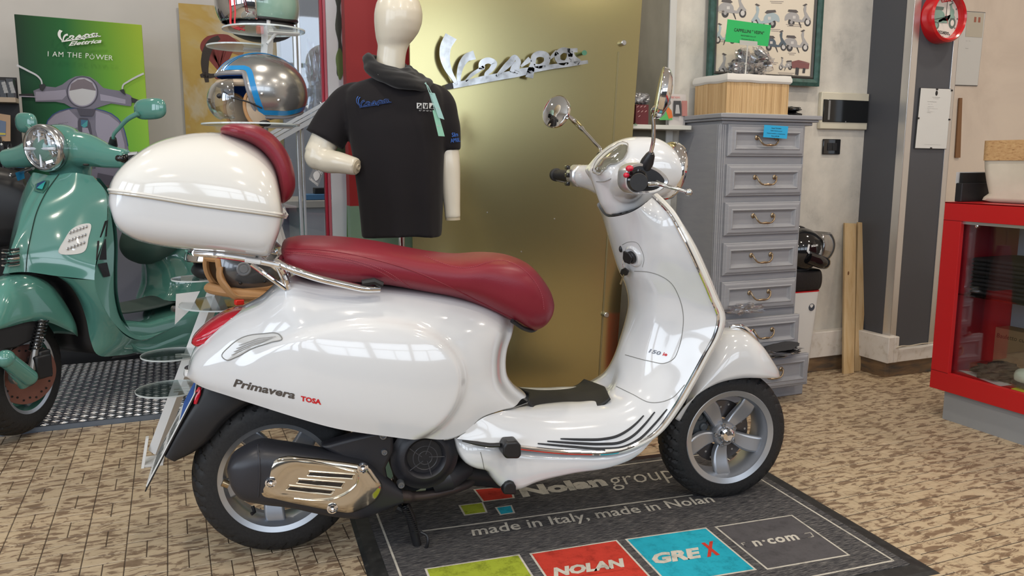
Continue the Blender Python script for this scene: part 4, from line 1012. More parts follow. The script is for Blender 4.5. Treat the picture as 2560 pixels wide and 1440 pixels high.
def script_word(name, put, m, parent, th, world=True, strokes=SCRIPT):
    g = G()
    for st_ in strokes:
        L, Rr = stroke(st_); n = len(L)
        A = [put(p) for p in L]; B = [put(p) for p in Rr]
        T_ = put(V3((400, 400, 0)), 1) - put(V3((400, 400, 0)), 0)
        vs = A + B + [p + T_ for p in A] + [p + T_ for p in B]; fs = []
        for i in range(n - 1):
            fs += [(i, i + 1, n + i + 1, n + i), (2 * n + i, 3 * n + i, 3 * n + i + 1, 2 * n + i + 1), (i, 2 * n + i, 2 * n + i + 1, i + 1), (n + i, n + i + 1, 3 * n + i + 1, 3 * n + i)]
        fs += [(0, n, 3 * n, 2 * n), (n - 1, 3 * n - 1, 4 * n - 1, 2 * n - 1)]
        g.add(vs, fs)
    return mk(name, g, m, parent, world=world, smooth=False)
wsteel = noisy(mat('worn_steel_letters', (.5, .5, .5), .24, .95), geo(MATS['worn_steel_letters'], (1, 1, 1)), 14, [(.35, (.33, .33, .32)), (.55, (.55, .56, .57)), (.75, (.75, .76, .77))], 6)
script_word('script_lettering', lambda p, k=0: onY(1000 + p.x / 2.88, p.y / 2.88, PY - .030) + V3((0, -.004 * k, 0)), wsteel, pan, .004)
mk('letter_plate', G().slab([onY(1113, 212, PY - .03), onY(1131, 206, PY - .03), onY(1135, 220, PY - .03), onY(1114, 226, PY - .03)], (0, .028, 0)), mat('dark_steel', (.05, .05, .05), .4, .6), pan, world=True, smooth=False)
mk('letter_stud', G().cyl(onY(1461, 132, PY - .03), onY(1461, 132, PY), .007, 16).cyl(onY(1461, 132, PY - .034), onY(1461, 132, PY - .03), .010, 16), mat('green_stud', (.08, .22, .13), .4, .3), pan, world=True)

# ---- dark column, shelf with boxes right of the panel
darkcol = mat('dark_olive_column', (.10, .095, .07), .6)
noisy(darkcol, geo(darkcol, (1, 1, .4)), 6, [(.3, (.105, .10, .075)), (.7, (.19, .18, .14))], 5)
cx1 = onY(1666, 150, WY - .01).x; cx2 = onY(1683, 150, WY - .01).x
struct('wall_column', G().bb(1.62, cx1, WY - .02, WY + .10, 0, ZC), darkcol, smooth=False)
struct('trim_5', G().bb(cx1, cx2, WY - .028, WY, .0, ZC), mat('pale_grey_trim', (.55, .55, .53), .5), bevel=.002)
shz = onY(1588, 318, 2.97).z
shx0, shx1 = onY(1560, 300, 2.97).x, 2.085
tagp(struct('trim_6', G().bb(shx0, shx1, 2.97, WY - .02, shz - .006, shz + .012), mat('pale_shelf', (.60, .60, .55), .5), bevel=.001))
text('shelf_lettering', 'do', onY(1585, 314, 2.969), onY(1593, 314, 2.969), onY(1585, 307, 2.969), mat('green_ink', (.05, .25, .10), .5), None, world=None, nrm=(0, -1, 0))['kind'] = 'structure'
def boxpx(x0, x1, y0, y1, Y, d, bottom=None):
    a = onY(x0, y1, Y); b = onY(x1, y0, Y); zb_ = a.z if bottom is None else bottom
    return a.x, b.x, Y, Y + d, zb_, b.z
bz = shz + .012
q_ = boxpx(1589, 1622, 262, 305, 2.99, .05, bz)
t = thing('parts_box', 'small maroon patterned box on the shelf beside the olive panel', 'box', ((q_[0] + q_[1]) / 2, 3.01, bz))
mk('carton', G().bb(*q_), mat('maroon_box', (.12, .02, .025), .4), t, world=True, bevel=.001, smooth=False)
g = G()
for k in range(7):
    a = onY(1592 + 9 * (k % 3) + 2 * (k // 3), 269 + 12 * (k // 3), 2.9895); g.slab([a, a + V3((.009, 0, .006)), a + V3((.009, 0, .009)), a + V3((0, 0, .003))], (0, -.0003, 0))
mk('printed_mark', g, mat('pale_pink_ink', (.55, .35, .33), .5), t, world=True, smooth=False)
q_ = boxpx(1590, 1628, 232, 259, 2.985, .03)
crinkle = mat('crinkled_clear_plastic', (.30, .30, .31), .12, 0, 0, .8)
noisy(crinkle, geo(crinkle, (1, 1, 2)), 22, [(.35, (.03, .03, .035)), (.55, (.16, .16, .165)), (.66, (.62, .62, .62))], 5, .6, 1.2, bump=.5, bscale=40, bdist=.01)
def crumple(c, r, seed, amp=.35, nu=26, nv=16, rot=None):
    g = G().ball((0, 0, 0), (1, 1, 1), nu, nv); vs = []
    for p in g.v:
        d = 1 + amp * noise.noise(p * 2.1 + V3((seed, seed * 1.7, 0))) + amp * .5 * noise.noise(p * 5 + V3((0, seed, 3)))
        q2 = V3((p.x * r[0] * d, p.y * r[1] * d, p.z * r[2] * d)); vs.append(V3(c) + (rot @ q2 if rot is not None else q2))
    g.v = vs; return g
solo('plastic_bag', crumple(((q_[0] + q_[1]) / 2, 3.01, (q_[4] + q_[5]) / 2), (.045, .02, .024), 4), crinkle, 'crinkled clear bag lying on top of the maroon patterned box', 'bag')
q_ = boxpx(1672, 1720, 236, 302, 3.02, .003, bz)
t = thing('brochure', 'open printed brochure with a rider photo beside the wicker basket', 'brochure', ((q_[0] + q_[1]) / 2, 3.02, bz))
mk('sheet', G().slab([(q_[0], 3.02, bz), (q_[1], 3.035, bz), (q_[1], 3.035, q_[5]), (q_[0], 3.02, q_[5])], (0, .002, 0)), mat('brochure_white', (.62, .58, .56), .4), t, world=True, smooth=False)
def flat(name, pts, Y, m, par, th=-.0004): return mk(name, G().prism([onY(x, y, Y) for x, y in pts], (0, th, 0)), m, par, world=True, smooth=False)
B_ = 3.0180
flat('photo_jacket', [(1648, 300), (1650, 281), (1656, 270), (1663, 264), (1670, 266), (1678, 275), (1681, 300)], B_ - .01, mat('jacket_green', (.10, .42, .12), .5), t)
flat('photo_jacket', [(1664, 274), (1671, 268), (1679, 277), (1682, 294), (1672, 297)], B_ - .0106, mat('jacket_orange', (.62, .16, .04), .5), t)
flat('photo_head', [(1662, 263), (1662, 255), (1667, 252), (1671, 256), (1670, 264)], B_ - .011, mat('skin_print', (.40, .24, .18), .5), t)
flat('photo_panel', [(1684, 252), (1702, 252), (1703, 290), (1684, 291)], B_ - .0005, mat('dark_print', (.06, .06, .065), .4), t)
flat('photo_panel', [(1690, 262), (1697, 262), (1700, 284), (1688, 284)], B_ - .0010, mat('silver_print', (.45, .44, .44), .4), t)
flat('photo_panel', [(1704, 252), (1718, 252), (1718, 290), (1705, 290)], B_ + .008, mat('pink_print', (.45, .20, .18), .4), t)
text('headline', 'STREET RIDING', onY(1675, 246, B_), onY(1700, 246, B_), onY(1675, 241, B_), red_print, t, nrm=(0, -1, 0), world=True)

# ================================================================ GREY CHEST OF DRAWERS
grey_wood = mat('grey_painted_wood', (.24, .245, .262), .5)
noisy(grey_wood, geo(grey_wood, (1, 1, 6)), 12, [(.3, (.275, .28, .305)), (.7, (.30, .305, .325))], 3)
CX0, CX1, CY0, CY1 = 2.107, 2.553, 2.80, 3.095
ch = thing('chest_of_drawers', 'tall narrow grey panelled chest with seven drawers and brass pulls', 'drawers', ((CX0 + CX1) / 2, 2.95, 0))
mk('carcass', G().bb(CX0, CX1, CY0, CY1, .06, 1.20), grey_wood, ch, world=True, bevel=.002)
mk('base', G().bb(CX0 - .01, 2.60, CY0 - .03, CY1, 0, .05).bb(CX0 - .004, 2.585, CY0 - .02, CY1, .05, .064), grey_wood, ch, world=True, bevel=.004)
g = G()
for ins, z0, z1 in ((.006, 1.198, 1.212), (.024, 1.212, 1.222), (.034, 1.222, 1.240)):
    g.bb(CX0 - ins + .012, CX1 + ins + .030, CY0 - ins - .0, CY1, z0, z1)
mk('top_slab', g, grey_wood, ch, world=True, bevel=.003)
g = G()
for x in (CX0 + .004, CX0 + .014, CX0 + .024): g.tube([(x, CY0 - .001, .07), (x, CY0 - .001, 1.195)], .0035, 8)
for y in (CY0 + .006, CY0 + .016): g.tube([(CX0 - .001, y, .07), (CX0 - .001, y, 1.195)], .0035, 8)
for x in (CX1 - .006,): g.tube([(x, CY0 - .001, .07), (x, CY0 - .001, 1.195)], .0035, 8)
mk('fluted_edge', g, grey_wood, ch, world=True, kind='stuff')
brass = mat('worn_brass', (.34, .26, .17), .32, .9)
yz = lambda y, Y=2.785: onY(1900, y, Y).z
DR = [(312, 391, 0), (411, 489, 0), (505, 586, 0), (604, 683, 0), (699, 773, 0), (793, 871, .035), (895, 974, .105)]
for k, (ya, yb, pull) in enumerate(DR):
    Yd = CY0 - .004 - pull; x0, x1 = CX0 + .034, CX1 - .012
    z1 = onY(1900, ya, Yd).z; z0 = onY(1900, yb, Yd).z
    rings = []
    for ins, d in ((0, .02 if not pull else .012), (0, -.006), (.003, -.009), (.007, -.009), (.010, -.013), (.015, -.015), (.027, -.015), (.031, -.018), (.035, -.016), (.041, -.006), (.046, -.004)):
        rings.append([V3((a, Yd + d, b)) for a, b in ((x0 + ins, z0 + ins), (x1 - ins, z0 + ins), (x1 - ins, z1 - ins), (x0 + ins, z1 - ins))])
    rings = rings
    g = G().loft(rings)
    if pull:
        g.bb(x0 + .008, x0 + .020, Yd + .01, Yd + .25, z0 + .01, z1 - .02); g.bb(x1 - .020, x1 - .008, Yd + .01, Yd + .25, z0 + .01, z1 - .02); g.bb(x0 + .008, x1 - .008, Yd + .01, Yd + .25, z0 + .008, z0 + .014)
    d = mk('drawer', g, grey_wood, ch, world=True, smooth=False)
    xm = (x0 + x1) / 2; zm = (z0 + z1) / 2 + .012; h = .052
    hg = G()
    for s_ in (-1, 1): hg.lathe([(0, 0), (.0105, 0), (.0105, .003), (.005, .006), (.005, .014), (0, .016)], (xm + s_ * h, Yd - .004, zm), (0, -1, 0), 16)
    hg.tube(cr([(xm - h, Yd - .018, zm), (xm - h + .006, Yd - .024, zm - .014), (xm - .032, Yd - .027, zm - .028), (xm - .012, Yd - .028, zm - .031), (xm, Yd - .028, zm - .030), (xm + .012, Yd - .028, zm - .031), (xm + .032, Yd - .027, zm - .028), (xm + h - .006, Yd - .024, zm - .014), (xm + h, Yd - .018, zm)], 40), [.0032 + .0022 * abs(math.sin(i / 39 * math.pi * 3)) * (1 if 10 < i < 29 else .3) for i in range(40)], 8)
    mk('handle', hg, brass, d, world=True)
# things on and in the chest
tz = 1.2405
by = 2.845
bxl, bxr = onY(1816, 277, by).x, onY(1968, 284, by).x
byb = onX(1719, 281, bxl).y; byb = min(byb, 3.07)
ztop = onY(1890, 205, by).z
bas = thing('basket', 'bamboo slat basket with white cloth lining on top of the grey chest', 'basket', ((bxl + bxr) / 2, (by + byb) / 2, tz))
bam = mat('bamboo', (.5, .33, .16), .5)
noisy(bam, geo(bam, (60, 60, 1.2)), 1.4, [(.25, (.36, .22, .10)), (.5, (.56, .37, .18)), (.75, (.66, .47, .26))], 3)
g = G(); n = 44; wx = (bxr - bxl)
for k in range(n):
    x = bxl + wx * (k + .5) / n; h_ = random.uniform(-.0006, .0008)
    g.bb(x - wx / n * .46, x + wx / n * .46, by - .001 + h_, by + .004, tz + .006, ztop)
m_ = 32; wy = byb - by
for k in range(m_):
    y = by + wy * (k + .5) / m_; h_ = random.uniform(-.0006, .0008)
    for xx in (bxl, bxr): g.bb(xx - .002 + h_, xx + .002 + h_, y - wy / m_ * .46, y + wy / m_ * .46, tz + .006, ztop)
mk('bamboo_slats', g, bam, bas, world=True, smooth=False, kind='stuff')
lin = mat('white_cotton', (.66, .64, .60), .85)
lin_r = []
for ins, z in ((-.004, ztop - .004), (-.010, ztop + .004), (-.010, ztop + .016), (-.005, ztop + .030), (.005, ztop + .031), (.012, ztop + .02), (.012, tz + .012)):
    q = []
    for (a, b, c_, d_) in ((bxl + ins, by + ins, bxr - ins, by + ins), (bxr - ins, by + ins, bxr - ins, byb - ins), (bxr - ins, byb - ins, bxl + ins, byb - ins), (bxl + ins, byb - ins, bxl + ins, by + ins)):
        for i in range(12):
            t_ = i / 12; p = V3((a + (c_ - a) * t_, b + (d_ - b) * t_, z)); p.z += .004 * noise.noise(V3((p.x * 14, p.y * 14, z * 9))); p.y += .003 * noise.noise(V3((p.x * 20, 3, z * 20))); q.append(p)
    lin_r.append(q)
mk('cloth_lining', G().loft(lin_r), lin, bas, world=True)
mk('rim_board', G().bb(bxl + .004, bxr - .004, by + .002, byb - .004, tz, tz + .006).bb(bxl - .003, bxr + .003, by - .003, byb + .003, tz, tz + .007), mat('basket_base', (.50, .44, .33), .6), bas, world=True, smooth=False)
bagm = film('clear_bag_film', (.93, .93, .94), .10, .75, .12)
capm = mat('dark_cap_cloth', (.035, .035, .04), .8)
capm2 = mat('grey_cap_cloth', (.20, .20, .21), .8)
bagpos = [(1840, 172, 3.02, .05, 0), (1868, 158, 2.98, .055, 1), (1900, 160, 2.96, .05, 0), (1850, 176, 2.90, .045, 1), (1890, 178, 2.89, .048, 0), (1905, 140, 3.02, .045, 1), (1862, 140, 3.03, .042, 0)]
for k, (x, y, Y, r_, q_) in enumerate(bagpos):
    c = onY(x, y, Y); rt = Matrix.Rotation(random.uniform(-.5, .5), 3, 'Y') @ Matrix.Rotation(random.uniform(-.5, .5), 3, 'Z')
    t = thing('beanie_hat', 'bagged knitted hat in the cloth-lined basket, ' + ('dark, at the left end of the heap', 'grey, in the middle of the heap', 'dark, right of the middle of the heap', 'grey, low at the front left', 'dark, low at the front right', 'grey, at the top right under the green sign', 'dark, at the top left under the green sign')[k], 'hat', c, 0, 'bagged hats in the basket')
    mk('film', crumple(c, (r_ * 1.1, r_ * .45, r_ * .66), k * 3.1, .6, 30, 20, rt), bagm, t, world=True, ang=12)
    mk('cap', crumple(c, (r_ * .95, r_ * .34, r_ * .42), k * 5.7, .35, 18, 10, rt), (capm, capm2)[q_], t, world=True)
sgn = thing('price_sign', 'bright green paper price sign clipped above the bagged caps', 'sign', onY(1868, 120, 2.88))
gp = mat('green_paper', (.02, .42, .11), .5)
Q = [onY(1813, 104, 2.88), onY(1920, 116, 2.88), onY(1928, 63, 2.88), onY(1819, 48, 2.88)]
mk('paper', G().slab(Q, (0, .0008, 0)), gp, sgn, world=True, smooth=False)
sq = lambda a, b: Q[0] + (Q[1] - Q[0]) * a + (Q[3] - Q[0]) * b
ink = mat('black_ink', (.012, .012, .014), .5)
for s_, a0, a1, b0, b1, bo in (('CAPPELLINI " VESPA"', .17, .87, .50, .65, .014), ('BEIGE/NERO Euro 27', .34, .69, .33, .39, .0), ('Amaranto Euro 32', .36, .66, .18, .24, .0)):
    text('sign_lettering', s_, sq(a0, b0), sq(a1, b0), sq(a0, b1), ink, sgn, nrm=(0, -1, 0), world=True, bold=bo)
mk('clip', G().slab([onY(1849, 112, 2.875), onY(1893, 116, 2.875), onY(1893, 104, 2.875), onY(1849, 100, 2.875)], (0, -.002, 0)).tube([onY(1869, 112, 2.875), onY(1866, 150, 2.872), onY(1863, 185, 2.86)], .003, 8).ball(onY(1864, 160, 2.87), .006), mat('clear_plastic_clip', (.55, .55, .52), .2, 0, 0, .6, alpha=.75), sgn, world=True)
bs = thing('price_tag', 'bright blue rounded price tag hung on the top drawer', 'tag', onY(1940, 345, 2.755))
bp_ = mat('blue_paper', (.02, .36, .66), .5)
Q2 = [onY(1908, 343, 2.755), onY(1967, 347, 2.755), onY(1971, 316, 2.755), onY(1911, 312, 2.755)]
mk('paper', G().slab(Q2, (0, .0008, 0)), bp_, bs, world=True, smooth=False, bevel=.0)
sq2 = lambda a, b: Q2[0] + (Q2[1] - Q2[0]) * a + (Q2[3] - Q2[0]) * b
for s_, a0, a1, b0 in (('Guanti TUCANO', .3, .72, .74), ('Split Hydroscud', .28, .76, .52), ('Impermeabile e traspirante', .14, .90, .30), ('Euro 49.00', .34, .66, .10)):
    text('tag_lettering', s_, sq2(a0, b0), sq2(a1, b0), sq2(a0, b0 + .10), ink, bs, nrm=(0, -1, 0), world=True, bold=.01)
# black glove pair at the right of the basket
c = onY(1985, 268, 2.90)
t = thing('glove', 'shiny black folded glove on the chest beside the basket', 'glove', (c.x, c.y, tz))
for dz, r_ in ((.011, (.048, .05, .012)), (.034, (.045, .05, .013))): mk('fold', crumple((c.x, 2.92, tz + dz), r_, dz * 100, .2), black_gloss, t, world=True)
# clear bags on the two open drawers
solo('plastic_bag', crumple((onY(1860, 772, 2.74)), (.075, .03, .018), 9, .9, 30, 18), bagm, 'crumpled clear plastic bag sticking out above the sixth drawer', 'bag', ang=12)
c = onY(1938, 880, 2.70); rt = Matrix.Rotation(-.06, 3, 'Y')
t = thing('bagged_garment', 'flat black garment in a clear bag across the open bottom drawer', 'garment', c)
mk('cloth', crumple(c + V3((0, 0, .004)), (.115, .07, .008), 21, .25, 30, 14, rt), black_plastic, t, world=True)
mk('film', crumple(c + V3((0, 0, .004)), (.125, .08, .014), 2, .35, 30, 14, rt), bagm, t, world=True, ang=12)
mk('flap', crumple(c + V3((.03, 0, .022)), (.085, .06, .004), 12, .3, 24, 12, Matrix.Rotation(-.12, 3, 'Y')), capm, t, world=True)

# ================================================================ FRAMED PRINT, SWITCHES
FYp = 3.075
fl, fr_ = onY(1768, 100, FYp).x, onY(2048, 100, FYp).x
fzb = onY(2040, 217, FYp).z; fzt = fzb + .86
pic = thing('framed_poster', 'green framed print of vintage scooters hanging on the plaster wall', 'picture', ((fl + fr_) / 2, FYp, fzb))
fg = mat('dark_green_frame', (.022, .075, .060), .45); noisy(fg, geo(fg), 40, [(.3, (.015, .05, .042)), (.7, (.035, .10, .085))], 4)
g = G()
for (ins, d) in (): pass
def frame_g(x0, x1, z0, z1, w_, d, Y):
    rings = []
    for ins, dy in ((0, 0), (0, -d), (w_ * .5, -d - .004), (w_, -d * .8), (w_, 0)):
        rings.append([V3((a, Y + dy, b)) for a, b in ((x0 + ins, z0 + ins), (x1 - ins, z0 + ins), (x1 - ins, z1 - ins), (x0 + ins, z1 - ins))])
    return G().loft(rings, True, False)
mk('frame', frame_g(fl, fr_, fzb, fzt, .032, .018, FYp), fg, pic, world=True, smooth=False)
mk('inner_fillet', frame_g(fl + .032, fr_ - .032, fzb + .032, fzt - .032, .014, .010, FYp), mat('dark_fillet', (.06, .055, .05), .4), pic, world=True, smooth=False)
prt = mk('print', G().bb(fl + .03, fr_ - .03, FYp - .004, FYp, fzb + .03, fzt - .03), mat('cream_print_paper', (.68, .61, .50), .5), pic, world=True, smooth=False)
inks = dict(w=mat('ink_wheel', (.055, .055, .06), .5), s=mat('ink_seat', (.10, .09, .09), .5), g=mat('ink_grey_body', (.36, .35, .35), .5), b=mat('ink_pale_blue', (.36, .44, .47), .5), r=mat('ink_dull_red', (.22, .09, .09), .5), d=mat('ink_dark_blue', (.09, .12, .15), .5), l=mat('ink_light', (.58, .56, .54), .5), t=mat('ink_text', (.34, .30, .27), .6))
def mini(cx, cy, s, flip, col, kind=0):
    """a small printed scooter: flat ink shapes on the paper"""
    Yq = FYp - .0046; lay = [0]
    def pl(pts, m):
        lay[0] += 1
        mk('printed_scooter', G().add([onY(cx + (-x if flip else x) * s, cy + y * s, Yq - lay[0] * .00008) for x, y in pts], [tuple(range(len(pts)))]), inks[m], prt, world=True, smooth=False)
    def disc(x, y, r, m, n=20): pl([(x + r * .78 * math.cos(2 * math.pi * k / n), y + r * math.sin(2 * math.pi * k / n)) for k in range(n)], m)
    disc(-20, 22, 12, 'w'); disc(26, 22, 12, 'w'); disc(26, 22, 7, 'l'); disc(-20, 22, 5, 'g')
    pl([(p.x, p.y) for p in cr([(-38, 18), (-36, 2), (-24, -6), (-6, -4), (2, 6), (0, 20), (-14, 20), (-26, 14)], 24, True)], col)
    pl([(-4, 12), (10, 16), (18, 4), (14, -16), (18, -26), (23, -24), (22, -8), (30, 6), (36, 14), (30, 18), (22, 10), (16, 22), (-4, 22)], col)
    pl([(-30, -8), (-28, -14), (-6, -13), (0, -7), (-6, -4)], 's')
    pl([(12, -26), (22, -31), (26, -28), (18, -23)], 's')
    pl([(-16, 4), (-8, 4), (-8, 12), (-16, 12)], 'l')
    pl([(0, 22), (4, 22), (9, 38), (7, 38)], 'w')
for a in ((1832, 12, .95, False, 'g'), (1912, 38, .95, True, 'b'), (1996, 36, .88, False, 'g'), (1815, 82, .80, True, 'b'), (1991, 100, .85, False, 'g'), (1938, 100, .80, False, 'd'), (1828, 160, .9, True, 'g')): mini(*a)
mini(1965, 158, .50, True, 'g')
def ipoly(pts, m, k=20): mk('printed_cart', G().add([onY(x, y, FYp - .0046 - k * .00008) for x, y in pts], [tuple(range(len(pts)))]), inks[m], prt, world=True, smooth=False)
ipoly([(1979, 154), (2024, 158), (2022, 172), (1980, 170)], 'r'); ipoly([(1979, 154), (1996, 150), (2025, 157)], 'r', 21); ipoly([(1990, 168), (1998, 170), (1996, 188), (1988, 186)], 'w', 22); ipoly([(2008, 170), (2014, 171), (2012, 183), (2006, 182)], 'w', 22)
g = G()
for (x, y, w_) in ((1795, 28, 30), (1925, 4, 34), (1965, 62, 40), (1790, 100, 24), (1925, 74, 26), (1970, 133, 20), (1945, 183, 40), (1930, 157, 15)):
    for r_ in range(2): g.add([onY(x + r_ * 3, y + r_ * 4, FYp - .0047), onY(x + w_ - r_ * 4, y + 1 + r_ * 4, FYp - .0047), onY(x + w_ - r_ * 4, y - .7 + r_ * 4, FYp - .0047), onY(x + r_ * 3, y - 1.7 + r_ * 4, FYp - .0047)], [(0, 1, 2, 3)])
mk('caption_lines', g, inks['t'], prt, world=True, smooth=False)
# fuse box
fb = thing('fuse_box', 'cream electrical panel with a dark glass window on the plaster wall', 'electrical panel', onY(2108, 325, WY))
Yw = WY
e = [onY(2049, 322, Yw - .02), onY(2168, 327, Yw - .02), onY(2170, 235, Yw - .02), onY(2052, 229, Yw - .02)]
x0, x1, z0, z1 = e[0].x, min(e[1].x, PXa - .006), e[0].z, e[3].z
ivory = mat('ivory_plastic', (.60, .56, .45), .4)
mk('housing', G().bb(x0, x1, Yw - .022, Yw, z0, z1), ivory, fb, world=True, bevel=.004)
fz0, fz1 = onY(2110, 306, Yw - .024).z, onY(2110, 250, Yw - .024).z
mk('glass_cover', G().bb(x0 + .012, x1 - .006, Yw - .027, Yw - .02, fz0, fz1), mat('smoked_glass', (.010, .011, .012), .10), fb, world=True, bevel=.002)
mk('switch_row', G().bb(x0 + .04, x0 + .052, Yw - .0275, Yw - .02, fz0 + .01, fz1 - .005).bb((x0 + x1) / 2, (x0 + x1) / 2 + .005, Yw - .029, Yw - .02, fz0, fz0 + .006), mat('grey_switches', (.20, .20, .20), .4), fb, world=True, smooth=False)
sw = thing('light_switch', 'black wall switch plate below the cream electrical panel', 'switch', onY(2080, 386, Yw))
a, b = onY(2057, 386, Yw - .01), onY(2103, 348, Yw - .01)
mk('cover_plate', G().bb(a.x, b.x, Yw - .010, Yw, a.z, b.z), black_gloss, sw, world=True, bevel=.004, segs=3)
for k in range(2):
    xx = a.x + (b.x - a.x) * (.24 + .27 * k); mk('rocker', G().bb(xx, xx + (b.x - a.x) * .25, Yw - .013, Yw - .008, a.z + (b.z - a.z) * .25, a.z + (b.z - a.z) * .75), black_plastic, sw, world=True, bevel=.001)

# ================================================================ CLOCK, NOTICES
ck_c = onY(2360, 44, PYf - .03); cr_ = (ck_c - onY(2352, 109, PYf - .03)).length * .985
ck = thing('wall_clock', 'round red clock with a scooter dial on the charcoal pillar', 'clock', ck_c)
redp = mat('glossy_red_plastic', (.50, .008, .012), .22, 0, .5)
mk('case', G().lathe([(cr_ * .80, .0), (cr_ * .84, .030), (cr_ * .90, .036), (cr_ * .98, .028), (cr_, .010), (cr_, -.03), (cr_ * .8, -.03)], ck_c, (0, -1, 0), 64, True), redp, ck, world=True)
dial = mk('dial', G().lathe([(0, -.004), (cr_ * .82, -.004), (cr_ * .82, .0), (0, .0)], ck_c, (0, -1, 0), 48), mat('dial_white', (.66, .63, .58), .4), ck, world=True)
def cpt(x, y, k=0): return ck_c + V3((x * cr_, -.0012 - k * .0002, y * cr_))
def cpoly(name, pts, m, k=1): mk(name, G().add([cpt(x, y, k) for x, y in pts], [tuple(range(len(pts)))]), m, dial, world=True, smooth=False)
sage = mat('dial_sage_ink', (.22, .36, .30), .5); sage2 = mat('dial_dark_ink', (.10, .15, .13), .5)
ell = lambda cx, cy, a_, b_, n=24: [(cx + a_ * math.cos(2 * math.pi * k / n), cy + b_ * math.sin(2 * math.pi * k / n)) for k in range(n)]
cpoly('dial_scooter', ell(-.42, -.32, .17, .17), sage2, 1); cpoly('dial_scooter', ell(-.42, -.32, .10, .10), sage, 2)
cpoly('dial_scooter', ell(.47, -.18, .19, .22), sage2, 1); cpoly('dial_scooter', ell(.47, -.18, .10, .12), MATS['dial_white'], 2)
cpoly('dial_scooter', ell(-.34, .04, .36, .24), sage, 3); cpoly('dial_scooter', [(-.6, .26), (-.1, .28), (-.06, .40), (-.58, .40)], sage2, 4)
cpoly('dial_scooter', [(-.3, -.22), (.2, -.2), (.34, .1), (.28, .5), (.36, .55), (.48, .2), (.62, .02), (.3, .0), (.2, -.12), (-.3, -.12)], sage, 3)
cpoly('dial_scooter', ell(.42, .22, .12, .16), sage, 4); cpoly('dial_scooter', [(.22, .52), (.42, .62), (.44, .58), (.26, .48)], sage2, 5)
text('clock_lettering', 'BOCCARDO', cpt(-.38, -.62), cpt(.32, -.66), cpt(-.38, -.50), ink, dial, nrm=(0, -1, 0), world=True, bold=.03)
script_word('clock_script', lambda p, k=0: cpt(-.26 + (p.x - 300) / 1050 * .60, .56 + (640 - p.y) / 430 * .22, 2 + k), red_print, dial, 0)
for k in range(12):
    A = k * math.pi / 6; mk('hour_dot', G().lathe([(0, 0), (.0035, 0), (.0035, .0006), (0, .0006)], cpt(.74 * math.sin(A), .74 * math.cos(A)), (0, -1, 0), 10), sage2, dial, world=True)
def hand(A, L_, w_, m, k): d = V3((math.sin(A), 0, math.cos(A))); n = V3((math.cos(A), 0, -math.sin(A))); c = ck_c + V3((0, -.010 - k * .0015, 0)); mk('clock_hand', G().prism([c - d * .01 - n * w_, c + d * L_ * cr_ - n * w_ * .6, c + d * L_ * cr_ + n * w_ * .6, c - d * .01 + n * w_], (0, -.0008, 0)), m, ck, world=True, smooth=False)
hand(R(1), .62, .002, ink, 0); hand(R(-101), .66, .002, ink, 1); hand(R(157), .28, .001, red_print, 2)
mk('hand_hub', G().lathe([(0, 0), (.006, 0), (.006, .008), (0, .009)], ck_c + V3((0, -.008, 0)), (0, -1, 0), 16), ink, ck, world=True)
def sheet(name, label, cat, quad, Y, m, lines, clips=True, dy=.006):
    Q = [onY(x, y, Y) for x, y in quad]; t = thing(name, label, cat, (Q[0] + Q[1]) / 2)
    mk('backing', G().slab(Q, (0, dy, 0)), mat('dark_backing', (.04, .04, .04), .5), t, world=True, smooth=False)
    c = sum(Q, V3()) / 4
    mk('paper', G().slab([c + (q - c) * .985 + V3((0, -.0006, 0)) for q in Q], (0, .0006, 0)), m, t, world=True, smooth=False)
    f = lambda a, b: Q[0] + (Q[1] - Q[0]) * a + (Q[3] - Q[0]) * b + V3((0, -.0012, 0))
    for s_, a0, a1, b0, h_ in lines: text('notice_lettering', s_, f(a0, b0), f(a1, b0), f(a0, b0 + h_), mat('faded_ink', (.16, .16, .16), .6), t, nrm=(0, -1, 0), world=True, off=.0002)
    return t, f
paper = mat('notice_paper', (.60, .60, .58), .45)
nt, nf = sheet('notice', 'clip-framed typed notice under the red clock on the pillar', 'notice', [(2287, 371), (2366, 373), (2380, 222), (2302, 219)], PYf - .008, paper, [('CITTA METROPOLITANA', .38, .62, .85, .010), ('Provincia', .42, .58, .83, .008), ('AUTORIZZAZIONE', .24, .52, .775, .010), ('Art. 19', .26, .40, .735, .007), ('VENDITA DI', .26, .45, .695, .007), ('Motocicli e ciclomotori usati', .26, .58, .665, .007), ('Ditta', .27, .33, .640, .007), ('rilasciata il', .26, .48, .615, .007), ('numero', .26, .38, .595, .007), ('Informazioni presso lo sportello unico', .28, .80, .065, .008)])
g = G().ball(nf(.50, .925), (.008, .0008, .012), 12, 8); mk('crest', g, ink, nt, world=True)
for a_, b_ in ((.5, .99), (.5, .01), (.01, .5), (.99, .5), (.97, .985)): mk('frame_clip', G().box(nf(a_, b_), (.012, .003, .008)), black_plastic, nt, world=True, smooth=False)
t, f = sheet('notice', 'tall paper notice half hidden behind the right of the pillar', 'notice', [(2380, 213), (2444, 215), (2464, 31), (2396, 26)], RY - .006, paper, [('ORARI', .40, .60, .78, .012), ('NEGOZIO', .40, .70, .745, .012), ('Lun - Ven', .38, .55, .60, .008), ('Sabato', .38, .50, .50, .008)])
mk('card', G().slab([f(.34, .66), f(.99, .66), f(.99, .99), f(.34, .99)], (0, -.0008, 0)), mat('beige_card', (.50, .46, .38), .6), t, world=True, smooth=False)
for k in range(2): mk('printed_stamp', G().slab([f(.62 + .16 * k, .86), f(.70 + .16 * k, .86), f(.70 + .16 * k, .93), f(.62 + .16 * k, .93)], (0, -.0015, 0)), mat('rust_ink', (.35, .12, .08), .6), t, world=True, smooth=False)
